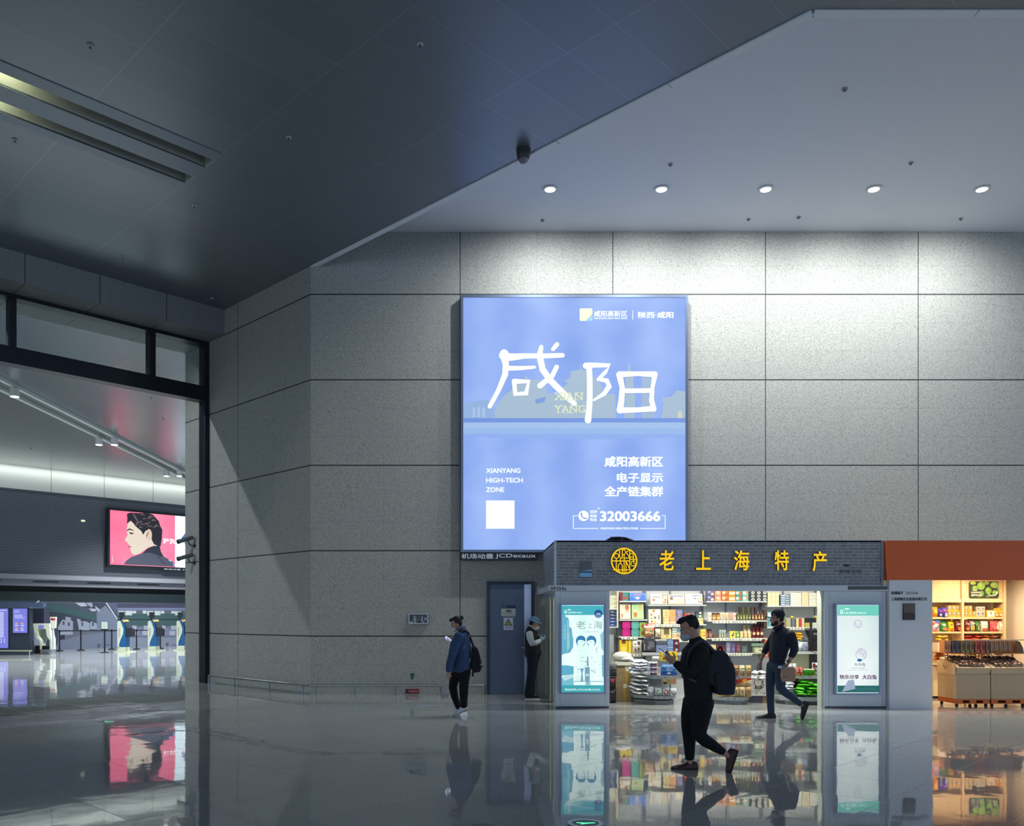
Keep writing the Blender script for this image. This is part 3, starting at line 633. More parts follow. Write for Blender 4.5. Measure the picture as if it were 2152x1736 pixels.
# ================================================================== BILLBOARD
def billboard():
    YF = 17.72; fr = FY(YF); P_ = lambda px, py: PX(px, py, YF); Z8 = lambda X, Y_: P_(960+X/2.994, 600+Y_/2.994); sc = YF/F/2.994
    (x0, z1), (x1, z0) = P_(968, 620), P_(1446, 1161)
    t = thing('billboard', 'huge blue lit billboard with white calligraphy high on the granite wall', 'billboard', ((x0+x1)/2, YW, z0))
    fm = mat((112, 124, 150), .35, .6); w_ = .055
    fb = G()
    for r in ((x0, z0, x0+w_, z1), (x1-w_, z0, x1, z1), (x0+w_, z0, x1-w_, z0+w_), (x0+w_, z1-w_, x1-w_, z1)): fb.box(r[0], r[1], -.17, r[2], r[3], .02, fm, fr)
    obj('frame', fb, t)
    po = G(); po.box(x0+w_, z0+w_, -.17, x1-w_, z1-w_, 0, backlit('blue_poster', (106, 144, 226), (174, 200, 255), 1.0, 1.18, .22), fr)
    Q = lambda pts, c, d, s=1.0: po.poly([Z8(*p) for p in pts][::-1], mat(c, emit=s), fr, d)
    L_, R_ = 42, 1438
    Q([(L_, 835), (R_, 835), (R_, 862), (L_, 862)], (112, 146, 222), .004)
    Q([(L_, 862), (R_, 862), (R_, 900), (L_, 900)], (160, 190, 232), .004); Q([(L_, 900), (R_, 900), (R_, 935), (L_, 935)], (150, 182, 234), .004); Q([(L_, 935), (R_, 935), (R_, 950), (900, 968), (300, 962), (L_, 945)], (140, 172, 236), .004)
    sky = (164, 186, 208)
    Q([(230, 835), (250, 760), (300, 690), (340, 660), (380, 610), (430, 585), (438, 566), (448, 585), (480, 596), (500, 590), (550, 610), (565, 680), (620, 680), (640, 835)], sky, .004)
    Q([(600, 835), (600, 690), (660, 690), (665, 640), (700, 618), (672, 598), (712, 585), (716, 540), (774, 530), (780, 482), (786, 530), (820, 535), (850, 560), (870, 590), (900, 610), (930, 690), (995, 682), (1000, 835)], sky, .006)
    Q([(1050, 835), (1060, 700), (1052, 690), (1062, 620), (1058, 585), (1075, 525), (1083, 474), (1091, 525), (1110, 560), (1112, 620), (1122, 690), (1118, 835)], sky, .004)
    Q([(1165, 835), (1165, 560), (1245, 560), (1245, 835)], (158, 182, 214), .004)
    Q([(1285, 835), (1300, 740), (1290, 708), (1350, 700), (1382, 660), (R_, 668), (R_, 835)], sky, .004)
    Q([(44, 835), (44, 742), (150, 724), (190, 716), (214, 740), (232, 770), (240, 835)], (146, 176, 222), .005)
    for x, y in ((100, 770), (130, 765), (160, 768)): Q([(x, y), (x+16, y), (x+16, 830), (x, 830)], (170, 194, 226), .007)
    Q([(490, 720), (560, 700), (550, 735), (500, 745)], (120, 154, 220), .007); Q([(1390, 835), (1390, 800), (1403, 786), (1418, 800), (1418, 835)], (200, 210, 190), .007)
    obj('poster', po, t)
    W = mat((238, 250, 250), emit=1.15); cl = G()
    def st(pts, d=.010): cl.stroke([(*Z8(a, b), w*sc*1.1) for a, b, w in pts], W, fr, d)
    st([(290, 442, 46), (340, 452, 42), (430, 444, 30), (560, 444, 28), (664, 440, 26)]); st([(298, 430, 50), (308, 500, 36), (304, 560, 34), (262, 660, 26), (207, 762, 24)], .011)
    st([(312, 522, 28), (400, 521, 24), (488, 515, 17)], .012); st([(360, 604, 26), (368, 684, 30), (436, 680, 30), (452, 606, 26), (362, 604, 30)], .013)
    st([(531, 388, 24), (520, 440, 36), (540, 530, 36), (590, 600, 36), (680, 690, 36), (740, 744, 28)], .013); st([(628, 514, 26), (600, 570, 28), (523, 632, 32)], .014); st([(630, 372, 26), (605, 402, 22)], .010)
    st([(812, 506, 36), (870, 502, 28), (960, 504, 26), (935, 545, 22), (890, 592, 20)], .010); st([(890, 590, 20), (945, 600, 28), (958, 636, 32), (926, 682, 26), (862, 722, 12)], .012)
    st([(832, 510, 32), (836, 600, 32), (836, 720, 33), (830, 800, 34), (825, 848, 38)], .014)
    st([(1022, 562, 36), (1040, 640, 30), (1036, 720, 34), (1026, 786, 38)], .010); st([(1022, 560, 34), (1140, 556, 26), (1245, 560, 34)], .011); st([(1246, 562, 30), (1231, 640, 22), (1224, 720, 28), (1238, 778, 32)], .012)
    st([(1045, 664, 26), (1228, 662, 26)], .013); st([(1026, 786, 34), (1130, 784, 28), (1238, 776, 32)], .014)
    obj('calligraphy', cl, t, 'white brush characters')
    l = G(); T = lambda s, X0, Y0, X1, Y1, b=.02, m=W, d=.010: l.text(s, *Z8(X0, Y1), *Z8(X1, Y0), m, fr, d, bold=b)
    T('咸阳高新区', 862, 160, 1072, 198, .02); T('XIANYANG HIGH-TECH ZONE', 862, 202, 1072, 213, .03); T('陕西·咸阳', 1140, 166, 1363, 207, .035)
    l.rect(*Z8(1104, 216), *Z8(1108, 157), W, fr, .010)
    T('咸阳高新区', 928, 1075, 1297, 1142, .035); T('电子显示', 1006, 1178, 1297, 1240, .035); T('全产链集群', 928, 1264, 1298, 1329, .035)
    T('XIANYANG', 184, 1150, 400, 1180, .035); T('HIGH-TECH', 184, 1211, 415, 1241, .035); T('ZONE', 184, 1270, 298, 1300, .035)
    T('32003666', 900, 1420, 1280, 1484, .045); T('029', 838, 1415, 882, 1434, .04); T('招商', 838, 1441, 880, 1460, .03); T('电话', 838, 1464, 880, 1483, .03); T('+', 885, 1397, 899, 1410, .02)
    T('XIANYANG HIGH-TECH ZONE', 903, 1522, 1140, 1535, .035)
    ye = mat((214, 226, 190), emit=1.05); T('XIAN', 615, 676, 790, 722, .012, ye, .018); T('YANG', 615, 755, 808, 802, .012, ye, .018)
    for x, y in ((622, 676), (660, 676), (622, 720), (660, 720), (694, 676), (694, 720), (712, 720), (738, 720), (756, 720), (756, 676), (786, 676), (622, 757), (655, 757), (638, 800), (672, 800), (704, 800), (722, 800), (722, 757), (756, 757)): l.rect(*Z8(x-11, y+4), *Z8(x+11, y-1), ye, fr, .0185)
    for r in ((731, 1447, 758, 1451), (731, 1447, 735, 1531), (731, 1527, 890, 1531), (1153, 1527, 1312, 1531), (1308, 1447, 1312, 1531), (1288, 1447, 1312, 1451)): l.rect(*Z8(r[0], r[3]), *Z8(r[2], r[1]), W, fr, .010)
    obj('lettering', l, t)
    e = G(); bl = mat((110, 148, 230), emit=.9)
    a, b = Z8(797, 1450); e.disc(a, b, 33*sc, 33*sc, W, fr, .010); e.stroke([(*Z8(782, 1434), 9*sc), (*Z8(788, 1456), 6*sc), (*Z8(800, 1466), 6*sc), (*Z8(812, 1466), 9*sc)], bl, fr, .014)
    obj('phone_symbol', e, t)
    e = G(); e.poly([Z8(*p) for p in [(773, 150), (778, 145), (848, 145), (853, 150), (853, 180), (812, 224), (778, 224), (773, 219)]][::-1], mat((226, 250, 206), emit=1.1), fr, .010)
    e.poly([Z8(*p) for p in [(853, 186), (853, 224), (816, 224)]][::-1], mat((150, 216, 250), emit=1.0), fr, .010); e.poly([Z8(*p) for p in [(800, 224), (815, 195), (853, 160), (853, 180), (812, 224)]][::-1], mat((246, 244, 196), emit=1.1), fr, .013)
    obj('zone_logo', e, t)
    e = G(); e.rect(*Z8(184, 1531), *Z8(363, 1353), W, fr, .010); obj('blank_panel', e, t, 'plain white square')
    (a0, b1), (a1, b0) = P_(968, 1162), P_(1128, 1177)
    s = thing('operator_sign', 'dark name strip with white letters under the blue billboard', 'sign', ((a0+a1)/2, YW-.05, b0))
    obj('plate', G().box(a0, b0, -.17, a1, b1, .005, mat((20, 28, 44), .35), fr), s); e = G(); lm = mat((236, 240, 244), .45)
    k = (a1-a0)/160; e.text('机场动量', a0+1.5*k, b0+.025, a0+69*k, b1-.015, lm, fr, .011, bold=.028); e.text('JCDecaux', a0+73*k, b0+.025, a0+158*k, b1-.015, lm, fr, .011, bold=.028)
    obj('lettering', e, s)
billboard()
# ================================================================== DOOR, RAILS, SMALL WALL THINGS
def wall_items():
    fr = FY(YW); P_ = lambda px, py: PX(px, py, YW); dm = mat((78, 92, 118), .4, .3); dk = mat((46, 56, 76), .45, .2)
    x0, x1 = P_(1023, 0)[0], P_(1123, 0)[0]; z1 = P_(0, 1222)[1]
    t = thing('service_door', 'blue-grey metal service door with two notices, beside the brick kiosk', 'door', ((x0+x1)/2, YW-.05, 0))
    f = G()
    for r in ((x0, 0, x0+.06, z1), (x1-.07, 0, x1, z1), (x0+.06, z1-.06, x1-.07, z1)): f.box(r[0], r[1], .004, r[2], r[3], .07, dk, fr)
    obj('frame', f, t); l0, l1 = x0+.06, P_(1101, 0)[0]
    obj('leaf', G().box(l0+.005, .015, .004, l1, z1-.065, .045, dm, fr), t)
    obj('side_panel', G().box(l1+.004, .015, .004, x1-.072, z1-.065, .05, mat((176, 186, 214), .3, .6), fr), t, 'pale metal strip with a reflection painted into its colour')  # pale tint puts the door panel's reflection into the colour
    h = G(); hz = P_(0, 1361)[1]; h.tube([fr(l1-.05, hz, .045), fr(l1-.05, hz, .09), fr(l1+.08, hz, .09)], .012, M_steel); obj('handle', h, t)
    h = G()
    for z in (.3, 1.2, 2.0): h.box(x0+.05, z, .045, x0+.075, z+.1, .075, M_steel, fr)
    (a0, b1), (a1, b0) = P_(1053, 1272.5), P_(1083, 1295.5)
    s = thing('door_notice', 'white notice with dark blue heading on the service door', 'notice', ((a0+a1)/2, YW-.06, b0)); n_ = (a1-a0)
    obj('plate', G().box(a0, b0, .047, a1, b1, .054, mat((176, 186, 186), .5), fr), s); obj('heading', G().box(a0, b1-.06, .0545, a1, b1, .057, mat((28, 44, 72), .5), fr), s)
    e = G(); e.text('弱电间', a0+.10, b1-.135, a0+.215, b1-.09, mat((44, 54, 70), .5), fr, .056, bold=.03); e.text('责任人', a0+.02, b1-.17, a0+.08, b1-.15, mat((84, 94, 108), .5), fr, .056); e.text('联系电话', a0+.13, b1-.17, a0+.23, b1-.15, mat((84, 94, 108), .5), fr, .056)
    e.rect(a0, b0+.035, a1, b0+.04, mat((90, 100, 114), .5), fr, .056); e.text('机场股份', a0+.015, b1-.045, a0+.13, b1-.015, mat((140, 152, 176), .5), fr, .0585); obj('lettering', e, s)
    (a0, b1), (a1, b0) = P_(1058, 1298), P_(1078, 1324)
    s = thing('warning_notice', 'white notice with a yellow lightning triangle on the service door', 'notice', ((a0+a1)/2, YW-.06, b0)); m_ = (a0+a1)/2
    obj('plate', G().box(a0, b0, .047, a1, b1, .054, mat((186, 194, 216), .5), fr), s)
    e = G(); e.poly([(a0+.015, b1-.165), (a1-.015, b1-.165), (m_, b1-.02)], mat((34, 58, 66), .5), fr, .0555); e.poly([(a0+.04, b1-.15), (a1-.04, b1-.15), (m_, b1-.05)], mat((172, 166, 66), .5), fr, .057)
    e.poly([(m_+.008, b1-.075), (m_-.016, b1-.115), (m_-.002, b1-.115), (m_-.008, b1-.146), (m_+.018, b1-.105), (m_+.004, b1-.105)][::-1], mat((30, 40, 40), .5), fr, .0585); obj('warning_triangle', e, s)
    e = G(); e.text('有电危险', a0+.03, b0+.03, a1-.03, b0+.07, mat((96, 100, 136), .5), fr, .0555); obj('lettering', e, s)
    (a0, b1), (a1, b0) = P_(859, 1289.5), P_(900, 1311)
    s = thing('framed_picture', 'small framed picture in a silver frame alone on the granite wall', 'picture', ((a0+a1)/2, YW-.03, b0))
    f = G()
    for r in ((a0, b0, a0+.02, b1), (a1-.02, b0, a1, b1), (a0+.02, b0, a1-.02, b0+.02), (a0+.02, b1-.02, a1-.02, b1)): f.box(r[0], r[1], .004, r[2], r[3], .07, mat((156, 160, 168), .3, .7), fr)
    obj('frame', f, s); e = G(); e.box(a0+.02, b0+.02, .004, a1-.02, b1-.02, .05, mat((46, 48, 62), .25), fr)
    for r, c in (((.10, .02, .16, .17), (150, 160, 166)), ((.17, .02, .26, .17), (76, 80, 94)), ((.27, .02, .30, .17), (170, 180, 182)), ((.33, .07, .385, .14), (150, 164, 196)), ((.03, .02, .12, .05), (186, 192, 192)), ((.20, .02, .33, .045), (190, 192, 190))): e.rect(a0+r[0], b0+r[1], a0+r[2], b0+r[3], mat(c, .3), fr, .053)
    obj('print', e, s)
    a0, b0 = P_(866.5, 1430)
    s = thing('wall_marker', 'tiny green marker sticker low on the granite wall', 'marker', (a0, YW, b0)); gm = mat((20, 92, 78), .5)
    obj('plate', G().box(a0-.04, b0+.08, .003, a0+.04, b0+.155, .008, gm, fr), s); obj('arrow', G().prism([(a0-.032, b0+.066), (a0, b0), (a0+.032, b0+.066)][::-1], .003, .008, gm, fr), s)
    a0, b0 = P_(869, 1459)
    s = thing('extinguisher_marker', 'small red sign with a white bar at the foot of the granite wall', 'sign', (a0, YW, .01))
    obj('plate', G().box(a0-.115, .02, .003, a0+.115, .115, .03, mat((136, 34, 52), .5), fr), s); obj('bar', G().box(a0-.095, .062, .03, a0+.095, .074, .034, mat((210, 190, 196), .5), fr), s); obj('side_cap', G().box(a0-.165, .02, .003, a0-.118, .115, .025, mat((28, 40, 82), .5), fr), s)
    rm = mat((176, 180, 186), .22, .95)
    def rail(name_lab, pts, posts):
        s = thing('bumper_rail', name_lab, 'rail', pts[0], 'low bumper rails along the granite walls')
        obj('bar', G().tube([(x, y, .205) for x, y, _ in pts], .024, rm, 10), s)
        for x, y, _ in posts: obj('post', G().tube([(x, y, 0), (x, y, .2)], .02, mat((120, 126, 134), .3, .9), 10), s)
    ur = US-.17; va = [PU(px, 1440, ur)[0] for px in (438.5, 492.5, 566, 636.5, 647.5)]
    rail('low steel bumper rail along the angled granite wall', [(*UV(ur, va[0]), 0), (*UV(ur, va[-1]), 0)], [(*UV(ur, v), 0) for v in va[:4]])
    yr = YW-.17; xa = [PX(px, 0, yr)[0] for px in (662, 745, 830, 925, 1017)]
    rail('low steel bumper rail along the wall behind the woman in denim', [(PX(655, 0, yr)[0], yr, 0), (xa[-1], yr, 0)], [(x, yr, 0) for x in xa])
    for py, s_ in ((1132, 'upper of the pair'), (1168, 'lower of the pair')):
        v, z = PU(410, py+15, US); wv = lambda d, dv, dz: Vector((*UV(US-d, v+dv), z+dz))
        s = thing('security_camera', 'bullet security camera on a bent arm, '+s_+' at the granite edge', 'camera', wv(0, 0, 0), 'paired cameras at the granite edge'); bk = mat((66, 72, 76), .4)
        obj('wall_plate', G().tube([wv(.0, 0, 0), wv(.03, 0, 0)], .045, bk, 12), s); obj('bracket', G().tube([wv(.03, 0, 0), wv(.10, .03, .0), wv(.14, .06, .05), wv(.15, .08, .12)], .016, bk), s)
        a, b = wv(.06, -.02, .21), wv(.30, .22, .11); d = (b-a).normalized()
        obj('body', G().tube([a, a+d*.01, b], [.035, .05, .05], mat((104, 110, 112), .4), 14), s); obj('lens_hood', G().tube([b, b+d*.07], [.056, .056], bk, 14), s)
    for px, py, lab in ((1230, 1731, 'round green floor guide light near the lower edge, with a glowing green arrow'), (228, 1517, 'round green floor guide light on the dim floor of the far hall side')):
        x, y = PZ(px, py, 0); s = thing('floor_guide_light', lab, 'floor light', (x, y, 0), 'round guide lights set in the floor')
        obj('ring', G().ring(x, y, .105, .142, .0005, .006, mat((150, 156, 162), .25, .9), ID), s); obj('glass', G().lathe([(.105, .0008), (.105, .004)], mat((16, 22, 30), .1), (x, y, 0), 32), s)
        f2 = Fr((x, y, .0045), (1, 0, 0), (0, 1, 0)); e = G(); e.stroke([(.07, .01, .022), (.01, .0, .034), (-.03, -.03, .02)], mat((70, 255, 170), emit=1.6), f2); e.stroke([(-.06, .015, .02), (.0, -.005, .03)], mat((70, 255, 170), emit=1.6), f2, .0005); obj('arrow', e, s)
wall_items()
# ================================================================== KIOSK A : brick fascia, pillars, lightboxes
YK = 15.2
M_alu = mat((212, 219, 228), .42, .08); M_alud = mat((170, 180, 198), .4, .1)
KX = lambda px: PX(px, 0, YK)[0]; KZ = lambda py: PX(0, py, YK)[1]
def kiosk():
    x0, x1 = KX(1166), KX(1857); zb, zt = KZ(1231), KZ(1137); fr = FY(YK)
    t = thing('shop_kiosk', 'grey brick-faced souvenir kiosk with raised yellow characters on its fascia', 'kiosk', ((x0+x1)/2, YK+1.3, 0))
    obj('fascia', G().box(x0+.03, YK, zb, x1-.05, YK+.1, zt, brick_mat(False)), t, 'grey brick fascia')
    obj('side_fascia', G().box(x0, YK+.02, zb, x0+.06, YW-.25, zt, brick_mat(True)), t, 'grey brick side return')
    obj('corner_trim', G().box(x0-.012, YK-.012, zb, x0+.03, YK+.03, zt, M_alu), t); obj('corner_trim', G().box(x1-.05, YK-.02, zb-.05, x1, YK+.1, zt+.01, mat((140, 146, 160), .4, .3)), t)
    obj('roof_panel', G().box(x0, YK, zt-.02, x1, YW-.26, zt+.01, mat((96, 106, 128), .5)), t)
    bx0 = KX(1152); obj('beam', G().box(bx0, YK-.09, 2.10, x1+.04, YK+.1, zb, M_alu), t)
    obj('side_beam', G().box(bx0, YK+.1, 2.10, x0+.06, YW-.01, zb-.002, M_alu), t)
    obj('weathered_strip', G().box(KX(1777), YK-.094, zb-.075, x1+.03, YK-.0905, zb-.01, mat((92, 104, 104), .7)), t, 'green-grey stained strip')
    pa = (KX(1167), KX(1281)); pb = (KX(1732), KX(1862))
    for (a, b) in (pa, pb):
        pl = obj('pillar', G().box(a, YK, 0, b, YK+.22, 2.10, M_alu), t, bevel=.004)
        e = G()
        for s_ in (a+.085, b-.075): e.box(s_, 0, .0005, s_+.006, 2.10, .004, M_alud, fr)
        obj('seam', e, pl)
        obj('plinth', G().box(a+.01, 0, .0005, b-.01, .03, .006, mat((70, 78, 92), .5), fr), pl)
    obj('door_jamb', G().box(KX(1727), YK+.02, 0, KX(1732), YK+.2, 2.10, mat((186, 196, 186), .4)), t)
    cm = mat((176, 178, 158), .5)
    for y0, y1 in ((16.72, 17.86), (16.0, 16.62), (15.45, 15.8)): obj('side_panel', G().box(x0+.055, y0, 0, x0+.085, y1, 2.09, cm), t)
    obj('side_rail', G().box(x0+.045, 15.45, 2.02, x0+.095, 17.86, 2.095, M_alud), t)
    obj('back_panel', G().box(x0+.08, 17.42, 0, x1-.06, 17.46, 2.7, mat((214, 218, 224), .5)), t)
    obj('partition', G().box(KX(1862)-.10, YK+.22, 0, KX(1862)-.06, 17.42, 2.7, mat((186, 188, 186), .5)), t)
    obj('ceiling_panel', G().box(x0+.08, YK+.12, 2.66, x1-.1, 17.42, 2.7, mat((220, 222, 216), .6)), t)
    # yellow emblem and characters
    yl = mat((255, 206, 0), emit=.92); ys = mat((96, 30, 8), .5)
    L4 = lambda X, Y_: PX(1250+X/8.608, 1130+Y_/8.608, YK); k = YK/F/8.608
    e = G(); a, b = L4(522, 425); e.ring(a, b, 212*k, 240*k, .0, .05, yl, fr, 48, ys)
    A = lambda cx, cy, r, d0, d1, w=17: [(cx+r*math.cos(math.radians(d0+(d1-d0)*i/14)), cy-r*math.sin(math.radians(d0+(d1-d0)*i/14)), w) for i in range(15)]
    lines = [A(382, 335, 44, 0, 360), [(440, 240, 20), (440, 350, 18), (462, 372, 18), (490, 350, 16)], [(490, 205, 20), (490, 380, 18)], [(490, 222, 17), (530, 225, 17), (552, 262, 17), (535, 305, 17), (490, 312, 17)],
             [(612, 232, 17), (568, 258, 17), (570, 290, 17), (612, 340, 17), (600, 372, 17), (535, 374, 17)], [(622, 225, 18), (622, 425, 18)], [(622, 292, 16), (672, 290, 17), (690, 330, 17), (690, 440, 17), (700, 472, 15), (735, 470, 14)], A(658, 375, 26, 10, 190, 15), [(622, 395, 17), (742, 395, 17)], A(690, 470, 46, 60, 330, 16),
             [(308, 424, 20), (625, 424, 20)], [(380, 390, 18), (380, 575, 18)], [(455, 372, 18), (455, 470, 18)], [(415, 605, 18), (415, 510, 18), (428, 482, 18), (455, 472, 18), (478, 484, 18), (490, 510, 18), (490, 645, 18)], [(522, 320, 18), (522, 650, 18)], [(556, 424, 18), (556, 645, 18)], [(556, 430, 17), (622, 572, 17)], [(622, 424, 17), (622, 585, 17)], [(328, 586, 17), (700, 586, 17)], [(420, 600, 14), (470, 640, 14)]]
    for i, ln in enumerate(lines): e.stroke([(*L4(p[0], p[1]), p[2]*k) for p in ln], yl, fr, .0, .044+.0002*i, ys)
    obj('emblem', e, t, 'round yellow emblem of tangled letters')
    for ch, px, py0, py1, w_ in (('老', 1400, 1157, 1199, 31), ('上', 1477, 1157, 1198, 31), ('海', 1557, 1157, 1199, 32.5), ('特', 1641, 1157, 1199, 30), ('产', 1720.5, 1159, 1201, 30)):
        (a0, b0), (a1, b1) = PX(px-w_/2, py1, YK), PX(px+w_/2, py0, YK)
        e = G(); e.text(ch, a0, b0, a1, b1, yl, fr, .0, bold=.016, depth=.045, side=ys); obj('sign_character', e, t, 'raised yellow character '+ch)
    e = G(); (a0, b0), (a1, b1) = PX(1156.5, 1240.5, YK-.09), PX(1190, 1233.5, YK-.09); e.text('DF354a', a0, b0, a1, b1, mat((30, 38, 56), .5), FY(YK-.09), .003, bold=.03, space=1.15); obj('lettering', e, t)
    e = G(); (a0, b0), (a1, b1) = PX(1764, 1205, YK), PX(1810, 1185, YK); e.poly([(a0+.05, b1-.04), (a0+.11, b1), (a0+.2, b1-.04), (a0+.14, b1-.05)][::-1], mat((44, 60, 72), .7), fr, .003); e.text('丽隆实业', a0, b0, a1, b0+.07, mat((44, 60, 72), .7), fr, .003); obj('faded_logo', e, t, 'faint removed sign mark')
    (a0, b0), (a1, b1) = PX(1218, 1215, YK), PX(1243, 1180, YK); s = thing('notice_holder', 'clear wall notice holder, grey above and pale blue below, on the brick fascia', 'notice holder', ((a0+a1)/2, YK-.02, b0))
    obj('backing', G().box(a0, b0, .004, a1, b1, .02, mat((98, 100, 112), .3), fr), s); obj('paper', G().prism([(a0, b0+.02), (a1, b0+.02), (a1, b0+.155), (a0, b0+.12)], .0205, .024, mat((150, 206, 250), .4), fr), s); obj('clip', G().box(a0, b0+.098, .024, a1, b0+.118, .03, mat((24, 48, 78), .4), fr), s)
    (a0, b0) = PX(1227, 1230, YK); single('paper_scrap', G().box(a0, b0, .004, a0+.05, b0+.035, .012, mat((110, 140, 176), .5), fr), 'scrap of pale blue paper at the foot of the brick fascia', 'paper')
    # cables on top
    cb = G(); P3 = lambda px, py, dy: Vector((PX(px, 0, YK+.4+dy)[0], YK+.4+dy, zt+.03+(1136-py)*YK/F))
    rnd = random.Random(5); bkm = mat((20, 28, 48), .5)
    for j in range(4): cb.tube([P3(1274+4*j, 1135, .05*j), P3(1285+3*j, 1128+j, .05*j), P3(1300, 1127.5+j*.8, .06*j), P3(1316+2*j, 1129+j, .04*j), P3(1330+3*j, 1136, .05*j)], .02, bkm, 6)
    for px, q_ in ((1278, 1135), (1305, 1134), (1320, 1134)): cb.tube([P3(px, 1136, 0), P3(px+3, 1131, .05), P3(px+8, q_, 0)], .022, bkm, 6)
    single('cable_bundle', cb, 'tangle of dark cables lying on top of the brick kiosk', 'cable')
    for y, o_, pw in ((15.55, 'nearer the shop opening', 1.9), (16.4, 'nearer the back shelves', .3)):
        s = thing('tube_light', 'long fluorescent ceiling light inside the brick kiosk, '+o_, 'ceiling light', ((x0+x1)/2, y, 2.6), 'fluorescent lights in the kiosk')
        obj('housing', G().box(x0+.3, y-.06, 2.615, x1-.4, y+.06, 2.657, M_white), s); obj('tube', G().tube([(x0+.35, y, 2.60), (x1-.45, y, 2.60)], .014, mat((255, 252, 232), emit=6)), s)
        lamp('tube_lamp', 'AREA', ((x0+x1)/2, y, 2.58), P_SHOPA*pw, (1, .95, .80), shape='RECTANGLE', size=5.2, size_y=.1)
kiosk()
def lightbox(px0, px1, py0, py1, label, art):
    yf = YK-.07; fr = FY(yf); (x0, z0), (x1, z1) = PX(px0, py1, yf), PX(px1, py0, yf)
    t = thing('pillar_lightbox', label, 'lightbox', ((x0+x1)/2, YK-.01, z0), 'lit posters on the kiosk pillars'); f = G(); b_ = .028
    for r in ((x0, z0, x0+b_, z1), (x1-b_, z0, x1, z1), (x0+b_, z0, x1-b_, z0+b_), (x0+b_, z1-b_, x1-b_, z1)): f.box(r[0], r[1], -.062, r[2], r[3], .014, mat((124, 140, 172), .3, .5), fr)
    obj('frame', f, t); art(t, fr, x0+b_, z0+b_, x1-b_, z1-b_)
def logo_ulong(l, e, fr, A, B, k, W, d):
    """the two little columns under umbrellas, with their wordmark; A,B lower corner, k unit"""
    for i in (0, 1): e.rect(A+i*.055*k, B, A+(.035+i*.055)*k, B+.06*k, W, fr, d); e.disc(A+(.0175+i*.055)*k, B+.075*k, .016*k, .012*k, W, fr, d)
    for a, b, r in ((A+.045*k, B+.095*k, .055*k), (A+.20*k, B+.125*k, .085*k)): e.poly([(a+r*math.cos(x), b+r*.55*math.sin(x)) for x in [math.pi*i/10 for i in range(11)]]+[(a-r*.5, b+r*.12), (a, b), (a+r*.5, b+r*.12)][::1], W, fr, d)
    l.text('ULONG', A+.13*k, B, A+.48*k, B+.07*k, W, fr, d, bold=.02); l.text('群隆实业', A+.51*k, B+.005*k, A+.76*k, B+.055*k, W, fr, d, bold=.01)
